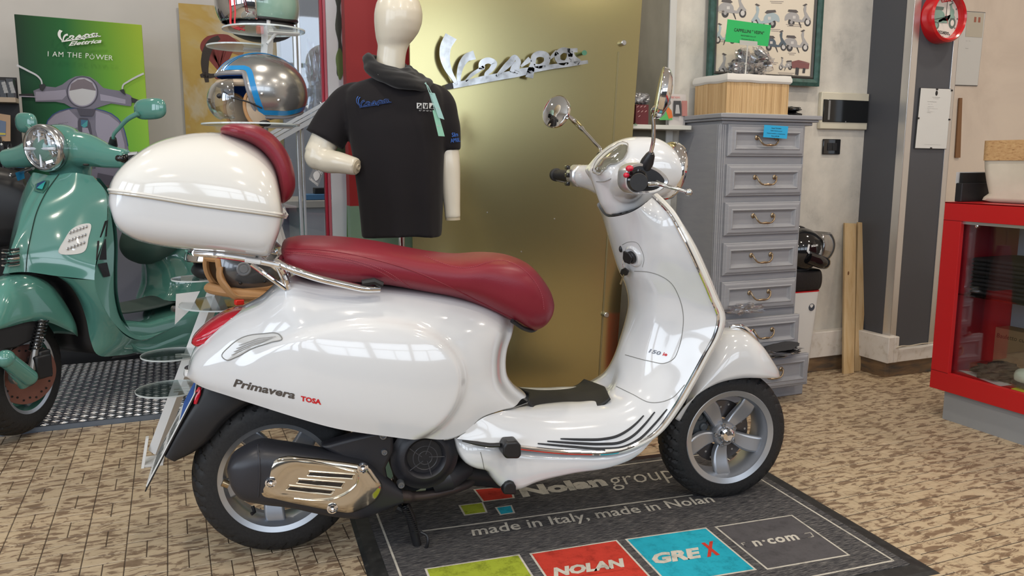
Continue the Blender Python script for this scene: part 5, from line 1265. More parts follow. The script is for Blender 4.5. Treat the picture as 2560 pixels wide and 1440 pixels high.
solo('wood_strip', G().slab([onY(2386, 394, RY - .004), onY(2398, 394, RY - .004), onY(2403, 245, RY - .004), onY(2396, 245, RY - .004)], (0, -.008, 0)), mat('brown_wood', (.22, .11, .05), .5), 'thin brown wooden strip on the beige wall behind the pillar', 'wood strip', smooth=False)

# ================================================================ BIN, CUSHION, HELMET
bY = 2.93
xR_ = onY(2054, 728, bY).x; zt_ = onY(2030, 730, bY).z; xRb = onY(2040, 893, bY).x; xL_ = 2.625
bn = thing('pedal_bin', 'white tapered plastic bin with a round hole beside the grey chest', 'bin', ((xL_ + xR_) / 2, bY + .07, 0))
def rrect(x0, x1, y0, y1, r, z, n=6):
    q = []
    for cx, cy, a0 in ((x1 - r, y0 + r, -90), (x1 - r, y1 - r, 0), (x0 + r, y1 - r, 90), (x0 + r, y0 + r, 180)):
        for k in range(n + 1): A = R(a0 + 90 * k / n); q.append(V3((cx + r * math.cos(A), cy + r * math.sin(A), z)))
    return q
mk('tub', G().loft([rrect(xL_ + .03, xRb - .008, bY + .03, bY + .13, .03, 0), rrect(xL_ + .03, xRb - .006, bY + .028, bY + .13, .03, .01), rrect(xL_, xR_, bY, bY + .16, .03, zt_ - .004), rrect(xL_, xR_, bY, bY + .16, .03, zt_)]), mat('bin_white', (.72, .71, .68), .35), bn, world=True, ang=50)
mk('red_rim', G().loft([rrect(xL_ - .001, xR_ + .001, bY - .001, bY + .161, .03, zt_), rrect(xL_ - .001, xR_ + .001, bY - .001, bY + .161, .03, zt_ + .005)]), red_print, bn, world=True)
hc_ = onY(2029, 768, bY + .004)
mk('hole', G().lathe([(0, 0), (.0165, 0), (.018, .003), (.0165, .004), (.015, .002), (0, .001)], hc_ + V3((0, .002, 0)), (0, -1, 0), 24), mat('hole_blue_grey', (.05, .06, .08), .5), bn, world=True)
cz0 = zt_ + .005; cz1 = onY(2035, 676, bY).z; hh = (cz1 - cz0) / 2
cc_ = V3(((xL_ + xR_) / 2 + .005, bY + .08, cz0 + hh))
rings = []
for k in range(13):
    A = -math.pi / 2 + math.pi * k / 12; e_ = math.cos(A) ** .6 * hh * .9
    rings.append(rrect(xL_ + .012 - e_ * .2, xR_ + .015 - .02 + e_ * .45 + .01, bY + .01 - e_ * .3, bY + .15 + e_ * .3, .05, cc_.z + hh * math.sin(A) * 1.0, 8))
solo('seat_cushion', G().loft(rings), noisy(mat('black_leatherette', (.014, .014, .015), .42), geo(mat('black_leatherette', (.014, .014, .015), .42)), 90, None, bump=.3), 'puffy black cushion on top of the white bin under the black helmet', 'cushion', ang=60)
# black helmet, facing right
def hel_shell(c, a, b, h, brow, cut, cheek, front_az=0, nphi=120, nth=26, off=0.0, e=2.15, lo=None):
    """open-face shell: returns G. c centre, a (front-back) b (side) h (height) semi axes"""
    pass
# ================================================================ RED SHOWCASE
CXf = 2.86
sc_y1 = 2.328; sc_y0 = .95; sc_x1 = 3.26
z_b, z_t = .122, .887
iy1 = 2.249; iz0, iz1 = .199, .815
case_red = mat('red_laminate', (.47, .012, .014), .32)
showc = thing('display_counter', 'red framed glass display counter on a grey plinth at the right edge', 'display case', ((CXf + sc_x1) / 2, (sc_y0 + sc_y1) / 2, 0))
g = G().bb(CXf, CXf + .02, sc_y0, sc_y1, iz1, z_t).bb(CXf, CXf + .02, sc_y0, sc_y1, z_b, iz0).bb(CXf, CXf + .02, iy1, sc_y1, iz0, iz1).bb(CXf, CXf + .02, sc_y0, sc_y0 + .08, iz0, iz1)
mk('front_frame', g, case_red, showc, world=True, bevel=.0012, smooth=False)
mk('top_panel', G().bb(CXf, sc_x1, sc_y0, sc_y1, z_t - .004, z_t).bb(CXf + .02, sc_x1, sc_y0, sc_y1, iz1 + .01, z_t - .004), case_red, showc, world=True, smooth=False)
mk('bottom_panel', G().bb(CXf + .02, sc_x1, sc_y0, sc_y1, z_b, iz0 - .004), case_red, showc, world=True, smooth=False)
mk('side_panel', G().bb(CXf + .02, sc_x1, sc_y1 - .02, sc_y1, iz0 - .004, iz1 + .01), case_red, showc, world=True, smooth=False)
mk('back_panel', G().bb(sc_x1 - .012, sc_x1, sc_y0, sc_y1 - .02, iz0 - .004, iz1 + .01), mat('case_back_grey', (.40, .43, .50), .5), showc, world=True, smooth=False)
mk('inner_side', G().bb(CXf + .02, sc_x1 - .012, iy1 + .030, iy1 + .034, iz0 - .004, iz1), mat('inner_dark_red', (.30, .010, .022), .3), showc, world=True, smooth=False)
mk('plinth', G().bb(CXf + .02, sc_x1 - .02, sc_y0 + .04, 2.271, 0, z_b), mat('plinth_grey', (.27, .28, .29), .5), showc, world=True, smooth=False)
mk('frame_joint', G().bb(CXf - .0004, CXf, iy1, sc_y1, iz1 - .001, iz1 + .0005).bb(CXf - .0004, CXf, iy1, sc_y1, iz0 - .002, iz0 - .0005), mat('joint_dark_red', (.12, .004, .006), .5), showc, world=True, smooth=False)
mk('glass_channel', G().bb(CXf + .012, CXf + .022, sc_y0 + .08, iy1, iz1 - .012, iz1), alubar, showc, world=True, smooth=False)
mk('glass_pane', G().bb(CXf + .026, CXf + .030, sc_y0 + .08, iy1 + .012, iz0 - .002, iz1), film('showcase_glass', (.96, .97, .97), .03, .45, .02), showc, world=True, smooth=False)
lk = onX(2442, 565, CXf + .026)
mk('cam_lock', G().lathe([(0, 0), (.007, 0), (.008, .003), (.004, .005), (0, .004)], lk, (-1, 0, 0), 20), chrome, showc, world=True)
shz2 = onX(2400, 737, CXf + .05).z
mk('glass_shelf', G().bb(CXf + .045, sc_x1 - .014, sc_y0 + .08, iy1 + .02, shz2, shz2 + .006), film('shelf_glass', (.35, .42, .42), .08, .6, .04), showc, world=True, smooth=False)
# folded black stack
Xi = 2.97
a = onX(2435, 745, Xi); b = onX(2435, 655, Xi)
t = thing('folded_trousers', 'stack of folded black garments on the glass shelf of the counter', 'clothes', (Xi + .1, a.y - .2, shz2 + .006))
y1_ = onX(2432, 700, Xi).y; zt2 = onX(2480, 652, Xi).z
n = 9
for k in range(n):
    z0 = shz2 + .006 + (zt2 - shz2) * k / n; z1 = shz2 + .006 + (zt2 - shz2) * (k + .96) / n
    o_ = random.uniform(-.006, .006)
    mk('garment', G().loft([rrect(Xi - .02 + o_, Xi + .24, y1_ - .42, y1_ + o_, .03, z0 + .001), rrect(Xi - .028 + o_, Xi + .245, y1_ - .425, y1_ + .006 + o_, .03, (z0 + z1) / 2), rrect(Xi - .02 + o_, Xi + .24, y1_ - .42, y1_ + o_, .03, z1)]), mat('black_cotton', (.012, .013, .017), .75), t, world=True)
# cardboard box
cbx = 3.16
c0 = onX(2478, 815, cbx)
fz = iz0 - .004
t = thing('cardboard_box', 'brown cardboard box with handwriting at the back of the counter', 'box', (cbx + .04, c0.y - .15, fz))
cardm = mat('cardboard', (.26, .18, .10), .8)
mk('carton', G().bb(cbx, cbx + .08, c0.y - .34, c0.y, fz, c0.z), cardm, t, world=True, bevel=.002, smooth=False)
text('handwriting', 'Bauletto culla', onX(2492, 843, cbx), onX(2575, 860, cbx), onX(2492, 832, cbx), ink, t, nrm=(-1, 0, 0), world=True, off=.0008, shear=.2)
c = onX(2490, 925, 2.98)
solo('cloth_bag', crumple((c.x, c.y, fz + .032), (.07, .075, .030), 5, .6, 34, 20), mat('black_cloth', (.010, .010, .012), .85), 'crumpled black cloth lying on the floor of the counter', 'cloth')
solo('paper_sheet', G().slab([onZ(2397, 926, fz + .001), onZ(2440, 930, fz + .001), onZ(2530, 962, fz + .001), onZ(2500, 966, fz + .001)], (0, 0, .0008)), mat('white_sheet', (.60, .60, .60), .6), 'white paper sheet on the floor of the counter beside the black cloth', 'paper', smooth=False)
c = onX(2556, 912, 2.95)
t = thing('helmet_accessory', 'pale green and black peaked item at the right edge of the counter', 'accessory', (c.x, c.y, fz))
mk('shell', crumple((c.x, c.y - .03, fz + .045), (.04, .055, .034), 8, .12, 28, 16), mat('pale_mint_plastic', (.50, .60, .52), .25, 0, .5), t, world=True)
mk('rim', G().ball((c.x, c.y - .03, fz + .018), (.044, .062, .016)), black_plastic, t, world=True)
solo('price_label', G().slab([onZ(2528, 972, fz + .002), onZ(2575, 985, fz + .002), onZ(2575, 975, fz + .002), onZ(2548, 967, fz + .002)], (0, 0, .001)), mat('yellow_label', (.62, .66, .05), .5), 'yellow label on the floor of the counter at the front', 'label', smooth=False)
# canvas bag on top
Xb = 2.97
zb0 = z_t + .0005
cv = mat('canvas', (.62, .57, .47), .85); noisy(cv, geo(cv), 5, [(.3, (.52, .48, .39)), (.7, (.66, .61, .51))], 4, bump=.2, bscale=60)
ck2 = mat('cork', (.5, .3, .14), .7); noisy(ck2, geo(ck2, (1, .8, 3)), 70, [(.30, (.20, .09, .035)), (.42, (.46, .27, .12)), (.7, (.60, .40, .20))], 6, .7)
yA = onX(2447, 400, Xb).y; zA = onX(2447, 400, Xb).z; zT = onX(2446, 352, Xb).z
bg_ = thing('canvas_bag', 'slouching cream canvas bag with a cork band on the red counter', 'bag', (Xb + .08, yA - .2, zb0))
def bagring(z, y1, x0, dx, k):
    q = rrect(x0, x0 + dx, y1 - .50, y1, .05, z, 8); return [V3((p.x + .008 * noise.noise(V3((p.y * 9, z * 14, k))), p.y + .006 * noise.noise(V3((p.x * 12, z * 16, k + 4))), p.z)) for p in q]
hB = zA - zb0
mk('canvas_body', G().loft([bagring(zb0, yA - .035, Xb + .01, .15, 0), bagring(zb0 + .008, yA - .010, Xb - .005, .18, 0), bagring(zb0 + .02, yA - .016, Xb - .008, .18, 1), bagring(zb0 + .035, yA - .034, Xb - .004, .17, 2), bagring(zb0 + hB * .5, yA - .016, Xb, .17, 3), bagring(zb0 + hB * .8, yA - .004, Xb, .165, 4), bagring(zA + .006, yA, Xb, .16, 5)]), cv, bg_, world=True, ang=70)
mk('cork_band', G().loft([bagring(zA - .002, yA + .002, Xb - .003, .166, 5), bagring((zA + zT) / 2, yA + .003, Xb - .004, .168, 5.2), bagring(zT, yA + .004, Xb - .003, .166, 5.4), bagring(zT - .002, yA - .004, Xb + .004, .152, 5.4), bagring(zA + .01, yA - .004, Xb + .004, .15, 5.2)], True, False), ck2, bg_, world=True, ang=70)
# black tray behind
t = thing('storage_tray', 'black tray behind the canvas bag on the red counter', 'tray', (3.01, 2.28, z_t))
yA2 = onX(2382, 470, 3.02).y; yT0 = yA + .012
mk('tray_body', G().bb(2.905, 3.12, yT0, max(yT0 + .03, yA2) if 0 else min(yA2, sc_y1 - .005), z_t + .0005, z_t + .075), black_plastic, t, world=True, smooth=False, bevel=.003)
mk('tray_liner', G().bb(2.915, 3.11, yT0 + .008, min(yA2, sc_y1 - .005) - .008, z_t + .0755, z_t + .115), mat('tray_dark', (.006, .006, .007), .5), t, world=True, smooth=False)
mk('tray_lip', G().bb(2.903, 3.122, min(yA2, sc_y1 - .005) - .004, min(yA2, sc_y1 - .005), z_t + .073, z_t + .118), mat('pale_lip', (.5, .5, .5), .5), t, world=True, smooth=False)
# planks leaning in the corner
pine = mat('pine_wood', (.6, .43, .24), .55)
noisy(pine, geo(pine, (14, 14, 1.1)), 2.2, [(.25, (.46, .29, .13)), (.5, (.60, .43, .23)), (.75, (.66, .51, .31))], 5, .6, .6)
def plank(tl, tr, br, bl, Yt, Yb, lab, th=.018):
    Q = [onY(*tl, Yt), onY(*tr, Yt), onZ(*br, .0), onZ(*bl, .0)]
    Q[2] = onY(br[0], br[1], Yb); Q[3] = onY(bl[0], bl[1], Yb); Q[2].z = 0; Q[3].z = 0
    c = solo('plank', G().slab(Q, (th * .35, th, 0)), pine, lab, 'plank', 'pine planks in the corner', bevel=.001, smooth=False); return c
Yb = onZ(2122, 934, 0).y
a = plank((2113, 558), (2141, 559), (2135, 936), (2109, 933), WY - .024, Yb, 'left of the two pine planks leaning crossed in the corner, knot showing')
b = plank((2146, 556), (2176, 557), (2151, 931), (2136, 934), WY - .026, Yb + .022, 'right of the two pine planks leaning in the corner')
mk('knot', G().ball(onY(2121, 683, (WY - .024) * .33 + Yb * .67 - .028 + .028) - a.location, (.005, .002, .010)), mat('knot_brown', (.16, .07, .025), .6), a)
solo('cable', G().tube(cr([(3.215, 2.822, .150), (3.23, 2.815, .156), (3.30, 2.818, .153), (3.38, 2.815, .158), (3.45, 2.818, .156), (3.52, 2.82, .160)], 30), .003, 6), mat('cable_ivory', (.55, .50, .40), .5), 'ivory cable running along the skirting of the pillar', 'cable')

c = onY(1578, 800, 2.86)
t = thing('stool', 'red and brown rounded seat back glimpsed between the olive panel and the white leg shield', 'stool', (c.x + .07, 2.86, 0))
rg = []
for k in range(14):
    z_ = .02 + .60 * k / 13; w_ = .085 * max(.35, 1 - .45 * (k / 13) ** 3 - .3 * (k / 13) ** 12); q = rrect(c.x + .075 - w_, c.x + .075 + w_, 2.83, 2.88, .02, z_, 6); rg.append(q)
mk('seat_back', G().loft(rg[:9]), mat('bright_red_vinyl', (.55, .02, .015), .4), t, world=True, ang=60)
mk('upper_back', G().loft(rg[8:]), mat('brown_vinyl', (.13, .055, .045), .5), t, world=True, ang=60)
# ================================================================ BACK LEFT: wall, partition, poster, painting
WB = YB
def dep(px, py, d):   # point at camera depth d
    r = ray(px, py); f = CAMROT @ V3((0, 0, -1)); return CO + r * (d / r.dot(f))
red_wall = mat('dark_red_wall', (.27, .012, .014), .55)
grn_wall = mat('sage_green_wall', (.17, .27, .19), .6)
RWY = 3.14
rx0, rx1 = onY(869, 300, RWY).x, 1.0
rz = onY(890, 515, RWY).z
struct('wall_red', G().bb(rx0, rx1, RWY, RWY + .06, rz, ZC), red_wall, smooth=False)
struct('wall_green', G().bb(rx0, rx1, RWY - .001, RWY + .06, 0, rz), grn_wall, smooth=False)
struct('wall_return', G().bb(1.0, 1.64, RWY, RWY + .06, 0, ZC), concrete, smooth=False)
g = G().bb(onY(706, 200, 4.9).x, 1.7, 4.9, 4.95, 0, ZC)
struct('wall_grey', g, mat('blue_grey_wall', (.27, .28, .31), .7), smooth=False)
# glazed partition
GY = 3.30
part = thing('glass_partition', 'aluminium framed glass partition with red strip and frosted band beside the red wall', 'partition', (onY(790, 300, GY).x, GY, 0))
gl = film('partition_glass', (.86, .90, .94), .07, .5, .02)
def vbar(x0t, x1t, m, name, d=.03, Y=GY, yy=300):
    a, b = onY(x0t, yy, Y).x, onY(x1t, yy, Y).x
    mk(name, G().bb(a, b, Y, Y + d, 0, ZC), m, part, world=True, bevel=.001, smooth=False)
vbar(741, 748, alubar, 'post'); vbar(752, 758, alubar, 'post')
vbar(808, 814, mat('crimson_strip', (.33, .01, .03), .4), 'red_strip')
vbar(815, 822, mat('rose_strip', (.42, .10, .13), .4), 'red_strip')
frost = mat('frosted_film', (.58, .60, .63), .35, 0, 0, .5, alpha=.92)
vbar(823, 872, frost, 'frosted_band', .006)
a, b = onY(700, 300, GY).x, onY(741, 300, GY).x
mk('glass_pane', G().bb(a, b, GY + .012, GY + .016, 0, ZC), gl, part, world=True, smooth=False)
a, b = onY(758, 300, GY).x, onY(808, 300, GY).x
mk('glass_pane', G().bb(a, b, GY + .012, GY + .016, 0, ZC), gl, part, world=True, smooth=False)
def fp(name, pts, Y, m, par, th=-.001): return mk(name, G().prism([onY(x, y, Y) for x, y in pts], (0, th, 0)), m, par, world=True, smooth=False)
ofm = mat('dark_green_film', (.035, .06, .030), .5)
fp('film_drawing', [(p.x, p.y) for p in cr([(838, -30), (852, -30), (850, 20), (855, 60), (852, 100), (858, 130), (853, 178), (845, 190), (842, 150), (846, 110), (838, 70), (842, 20)], 40, True)], GY - .001, mat('black_film', (.05, .06, .05), .5), part)
fp('film_drawing', [(p.x, p.y) for p in cr([(848, 120), (860, 150), (857, 185), (850, 200), (842, 170), (840, 140)], 30, True)], GY - .0018, mat('olive_film', (.10, .16, .05), .5), part)
fp('film_drawing', [(p.x, p.y) for p in cr([(830, 372), (848, 350), (866, 352), (868, 380), (850, 392), (836, 388)], 30, True)], GY - .001, ofm, part)
fp('film_drawing', [(866, -40), (871, -40), (872, 640), (867, 640)], GY - .0018, mat('green_line_film', (.10, .20, .06), .5), part)
# sticker
st_ = mk('sticker', G().slab([onY(771, 448, GY), onY(795, 468, GY), onY(808, 432, GY), onY(786, 414, GY)], (0, -.001, 0)), mat('sticker_smoke', (.24, .25, .27), .5), part, world=True, smooth=False)
text('sticker_lettering', 'TUCANO', onY(784, 422, GY - .002), onY(804, 438, GY - .002), onY(787, 415, GY - .002), mat('sticker_white', (.7, .7, .7), .5), st_, nrm=(0, -1, 0), world=True, bold=.03)
text('sticker_lettering', 'URBANO', onY(773, 449, GY - .002), onY(794, 465, GY - .002), onY(775, 443, GY - .002), MATS['sticker_white'], st_, nrm=(0, -1, 0), world=True, bold=.03)
fp('sticker_outline', [(p.x, p.y) for p in cr([(783, 436), (790, 428), (799, 434), (797, 446), (789, 452), (785, 446)], 20, True)], GY - .002, MATS['sticker_white'], st_)
# slanting aluminium rail
g = G()
for (dy, h, k) in ((0, 9, 0), (11, 9, .004), (22, 14, 0)):
    Q = [onY(640, 350 + dy + h, GY - .03 - k), onY(862, 226 + dy + h, GY - .03 - k), onY(862, 226 + dy, GY - .03 - k), onY(640, 350 + dy, GY - .03 - k)]
    g.slab(Q, (0, .03, 0))
solo('aluminium_rail', g, mat('pale_aluminium', (.60, .62, .64), .35, .6), 'slanting white aluminium rail behind the silver helmet', 'rail', smooth=False)
# plastic bags hanging behind the glass
c = onY(790, 215, 3.42)
solo('plastic_bag', crumple(c, (.045, .03, .13), 6, .8, 30, 24), bagm, 'clear plastic bags hanging behind the glass partition', 'bag', ang=12)
# workbench behind the glass
bx0, bx1 = onY(700, 520, 4.0).x + .32, onY(870, 520, 4.0).x
bz_ = onY(780, 503, 4.0).z
wb = thing('workbench', 'pale workbench seen through the glass partition', 'bench', ((bx0 + bx1) / 2, 4.2, 0))
mk('bench_top', G().bb(bx0 - .3, bx1, 4.0, 4.6, bz_ - .03, bz_), mat('bench_top_pale', (.42, .38, .33), .5), wb, world=True, smooth=False)
mk('bench_side', G().bb(bx1 - .22, bx1 - .02, 4.05, 4.55, 0, bz_ - .03), mat('bench_side_grey', (.38, .38, .40), .5), wb, world=True, smooth=False)
mk('bench_back', G().bb(bx0 - .3, bx1 - .22, 4.5, 4.53, 0, bz_ - .03), mat('bench_dark', (.15, .15, .19), .6), wb, world=True, smooth=False)
c = onY(795, 492, 4.15)
t = thing('tool_tray', 'small blue tray with a dark gadget on the workbench', 'tray', (c.x, 4.15, bz_))
mk('tray_body', G().bb(c.x - .07, c.x + .06, 4.1, 4.2, bz_ + .001, bz_ + .03), mat('blue_tray', (.06, .16, .30), .4), t, world=True, bevel=.004)
mk('gadget', G().bb(c.x - .02, c.x + .05, 4.12, 4.18, bz_ + .03, bz_ + .06).tube([(c.x + .03, 4.15, bz_ + .05), (c.x + .05, 4.15, bz_ + .10)], .004), black_plastic, t, world=True, bevel=.003)
c = onY(782, 600, 3.8)
solo('black_clamp', crumple((c.x, 3.8, .05), (.05, .04, .05), 14, .7), black_plastic, 'small black object on the floor behind the glass partition', 'clamp')

# painting
PYY = WB - .03
x0, x1 = onY(457, 200, PYY).x, onY(712, 200, PYY).x
zt_ = onY(480, 10, PYY).z
pt = thing('wall_hanging', 'unframed beige canvas painting with ochre washes and a black arc on the rear wall', 'painting', ((x0 + x1) / 2, PYY, .9))
raw = mat('raw_canvas', (.45, .37, .24), .8)
noisy(raw, geo(raw, (1, 1, .8)), 1.7, [(.28, (.42, .36, .26)), (.42, (.50, .42, .28)), (.5, (.46, .31, .09)), (.62, (.50, .36, .12)), (.72, (.45, .42, .35))], 5, .6, .9)
mk('canvas', G().bb(x0, x1, PYY, PYY + .004, .9, zt_), raw, pt, world=True, smooth=False)
def pf(x, y): return 430 + x / 4.235, y / 4.235
bk = mat('black_brush', (.035, .025, .02), .6)
def brush(name, pts, wds, m, k=0):
    g = G(); n = 40; c = cr([onY(*pf(x, y), PYY - .002 - k) for x, y in pts], n); f = _lin([(i / (len(wds) - 1), wds[i]) for i in range(len(wds))]); L = []; Rr = []
    for i, p in enumerate(c):
        d = (c[min(n - 1, i + 1)] - c[max(0, i - 1)]).normalized(); q_ = V3((-d.z, 0, d.x)); w_ = f(i / (n - 1)) * (1 + .25 * noise.noise(p * 20)); L.append(p + q_ * w_); Rr.append(p - q_ * w_)
    g.loft([L, Rr], False, False); return mk(name, g, m, pt, world=True, smooth=False)
brush('brush_stroke', [(500, 395), (430, 440), (380, 520), (352, 620), (350, 740), (372, 870)], [.012, .022, .026, .020, .018, .010], bk)
brush('brush_stroke', [(300, 805), (350, 795), (400, 803), (470, 795)], [.010, .018, .014, .010], bk)
brush('brush_patch', [(395, 640), (450, 600), (520, 600), (600, 640)], [.06, .13, .15, .12], mat('brick_red_paint', (.20, .035, .03), .6), -.001)
brush('brush_patch', [(420, 520), (500, 470), (640, 480), (760, 560)], [.03, .05, .05, .03], mat('rust_paint', (.30, .14, .06), .6), -.0012)

# counter along the rear left
CTY = 4.60
cz = onY(275, 466, CTY).z
ctr = thing('sales_counter', 'grey blue counter with a dark wooden top below the green poster', 'counter', (-.9, CTY + .25, 0))
cxr = onY(312, 560, CTY).x + .25
mk('counter_top', G().bb(-2.9, cxr, CTY - .01, WB - .001, cz - .035, cz), mat('dark_wood_top', (.075, .05, .045), .3), ctr, world=True, smooth=False, bevel=.002)
mk('counter_front', G().bb(-2.9, cxr, CTY + .01, WB - .02, .12, cz - .035), mat('lilac_grey_laminate', (.20, .20, .245), .5), ctr, world=True, smooth=False)
mk('counter_plinth', G().bb(-2.9, cxr, CTY + .04, WB - .02, 0, .12), black_plastic, ctr, world=True, smooth=False)
mk('metal_edge', G().bb(-2.9, cxr, CTY - .013, CTY - .009, cz - .03, cz - .02), alubar, ctr, world=True, smooth=False)

# poster box
PO = onY(200, 460, 4.86); PO.z = cz + .001
post = thing('advertising_panel', 'tall green stretched fabric panel picturing a grey scooter, writing in white', 'poster', PO)
PYP = 4.86
tl_, tr_ = onY(35, 35, PYP), onY(354, 62, PYP)
Ql = [V3((tl_.x, PYP, cz + .001)), V3((tr_.x, PYP, cz + .001)), V3((tr_.x, PYP, tr_.z)), V3((tl_.x, PYP, tl_.z))]
pg = mat('printed_green_gradient', (.1, .3, .05), .5)
def _pg():
    N, L, b = nodes(pg); t = N.new('ShaderNodeNewGeometry'); s = N.new('ShaderNodeSeparateXYZ'); L.new(t.outputs['Position'], s.inputs[0])
    def mr(sock, a, b_, c=0, d=1):
        m = N.new('ShaderNodeMapRange'); m.inputs[1].default_value = a; m.inputs[2].default_value = b_; m.inputs[3].default_value = c; m.inputs[4].default_value = d; L.new(sock, m.inputs[0]); return m.outputs[0]
    u = mr(s.outputs['X'], tl_.x, tr_.x); v = mr(s.outputs['Z'], 1.0, tl_.z)
    r = N.new('ShaderNodeValToRGB'); e = r.color_ramp.elements; e.new(.5); e.new(.75)
    for k, (p, c) in enumerate([(.0, (.012, .035, .02)), (.38, (.020, .115, .035)), (.70, (.11, .27, .03)), (1, (.24, .38, .035))]): e[k].position = p; e[k].color = (*[q * 1.25 for q in c], 1)
    b.inputs['Specular IOR Level'].default_value = .15
    L.new(u, r.inputs[0])
    r2 = N.new('ShaderNodeValToRGB'); e = r2.color_ramp.elements
    e[0].position = .0; e[0].color = (.8, 1.2, 1.6, 1); e[1].position = 1; e[1].color = (1.0, .82, .75, 1); L.new(v, r2.inputs[0])
    m = N.new('ShaderNodeMix'); m.data_type = 'RGBA'; m.blend_type = 'MULTIPLY'; m.inputs[0].default_value = .8; L.new(r.outputs[0], m.inputs[6]); L.new(r2.outputs[0], m.inputs[7]); L.new(m.outputs[2], b.inputs['Base Color'])
_pg()
face = mk('printed_face', G().slab(Ql, (0, .03, 0)), pg, post, world=True, smooth=False, bevel=.003)
def pp(x, y, k=0): return onY(x / 3.6, 60 + y / 3.6, PYP - .0008 - k * .00035)
lay = [0]
def pl_(name, pts, m, smooth=0, dl=1):
    lay[0] += dl; q_ = [(p.x, p.y) for p in cr(pts, smooth, True)] if smooth else pts
    return mk(name, G().add([pp(x, y, lay[0]) for x, y in q_], [tuple(range(len(q_)))]), m, face, world=True, smooth=False)
steelp = mat('print_steel_violet', (.16, .15, .20), .5); steel_l = mat('print_light_violet', (.30, .28, .36), .5); steel_d = mat('print_dark_violet', (.06, .055, .08), .5)
def bl(k): return k
def el(cx, cy, a, b, n=40): return [(cx + a * math.cos(2 * math.pi * k / n), cy + b * math.sin(2 * math.pi * k / n)) for k in range(n)]
def stripe(name, pts, w0, w1, m):
    lay[0] += 1; c = cr([V3((x, y, 0)) for x, y in pts], 16); L = []; Rr = []
    for i, p in enumerate(c):
        d = (c[min(15, i + 1)] - c[max(0, i - 1)]).normalized(); q_ = V3((-d.y, d.x, 0)); w_ = (w0 + (w1 - w0) * i / 15) / 2; L.append(p + q_ * w_); Rr.append(p - q_ * w_)
    mk(name, G().loft([[pp(p.x, p.y, lay[0]) for p in L], [pp(p.x, p.y, lay[0]) for p in Rr]], False, False), m, face, world=True, smooth=False)
pl_('print_body', [(410, 930), (440, 850), (520, 790), (640, 760), (740, 750), (880, 765), (1000, 800), (1090, 880), (1120, 960), (1150, 1100), (1200, 1300), (1200, 1480), (900, 1480), (500, 1480), (420, 1200)], steelp, 0)
pl_('print_body', [(620, 770), (500, 815), (430, 880), (425, 960), (600, 960), (700, 930), (700, 850)], steel_l, 0)
pl_('print_body', [(860, 780), (980, 820), (1070, 890), (1120, 1080), (1130, 1200), (900, 1100), (860, 950)], steel_l, 0)
stripe('print_edge', [(410, 930), (440, 850), (520, 790), (640, 760), (740, 752), (880, 768), (1000, 805), (1090, 885), (1120, 960), (1152, 1100)], 7, 7, mat('print_blue_edge', (.02, .06, .22), .5))
pl_('print_column', [(700, 880), (715, 845), (790, 850), (810, 890), (840, 1040), (860, 1300), (720, 1300)], steel_d)
pl_('print_column', [(740, 930), (790, 935), (825, 1040), (830, 1250), (745, 1250)], steel_l)
pl_('print_emblem', [(728, 862), (790, 866), (785, 920), (755, 936), (728, 915)], mat('print_emblem_blue', (.03, .14, .24), .5))
pl_('print_emblem', [(790, 866), (786, 918), (758, 934), (730, 915)], mat('print_emblem_teal', (.05, .30, .32), .5))
pl_('print_headset', [(500, 570), (560, 545), (620, 500), (680, 472), (740, 466), (810, 476), (870, 515), (930, 575), (1000, 590), (1070, 600), (1170, 640), (1190, 660), (1180, 740), (1130, 735), (1000, 715), (900, 745), (830, 770), (640, 750), (580, 715), (500, 700), (320, 700), (300, 600), (400, 560)], steelp)
pl_('print_headset', [(320, 610), (500, 600), (590, 590), (600, 640), (560, 680), (320, 690)], steel_l)
pl_('print_headset', [(900, 630), (1000, 650), (1130, 680), (1130, 720), (1000, 700), (905, 690)], steel_l)
pl_('print_lamp', el(742, 612, 142, 142), steel_d); pl_('print_lamp', el(742, 612, 130, 132), steel_l); pl_('print_lamp', el(742, 612, 120, 122), mat('print_lamp_white', (.50, .50, .52), .5))
pl_('print_lamp', [(625, 600), (640, 540), (700, 500), (760, 494), (830, 530), (860, 590), (860, 600), (740, 580)], mat('print_lamp_top', (.16, .13, .15), .5))
pl_('print_grip', [(170, 630), (300, 625), (300, 662), (170, 655)], ink); pl_('print_grip', [(1180, 660), (1270, 690), (1270, 720), (1185, 705)], ink)
stripe('print_lever', [(172, 650), (320, 656)], 10, 10, steel_l)
stripe('print_stem', [(378, 545), (372, 510), (350, 480), (250, 420), (152, 370)], 14, 18, MATS['print_lamp_white']); stripe('print_stem', [(1100, 585), (1108, 550), (1150, 520), (1250, 465), (1294, 445)], 14, 18, MATS['print_lamp_white'])
pl_('print_boot', [(355, 545), (400, 538), (412, 560), (385, 605), (358, 590)], ink); pl_('print_boot', [(1075, 595), (1115, 585), (1130, 640), (1105, 625)], ink)
pl_('print_shadow', [(690, 760), (860, 765), (830, 830), (720, 825)], steel_d)
pl_('print_vent', [(880, 1340), (1180, 1400), (1170, 1480), (860, 1480)], steel_d)
white_ink = mat('white_ink', (.72, .73, .70), .5)
script_word('poster_script', lambda p, k=0: pp(518 + (p.x - 280) / 1070 * 390, 42 + (p.y - 210) / 430 * 122, 60 + k), white_ink, face, 0)
def ptxt(s, bl_, br_, tl_2, **k): text('poster_lettering', s, pp(*bl_, 60), pp(*br_, 60), pp(*tl_2, 60), white_ink, face, nrm=(0, -1, 0), world=True, **k)
ptxt('Elettrica', (618, 198), (912, 170), (622, 160), shear=.35, bold=.03)
ptxt('I AM THE P', (430, 290), (798, 308), (431, 245), bold=-.004, space=1.15)
ptxt('WER', (862, 318), (1016, 328), (863, 274), bold=-.004)
lay[0] = 58
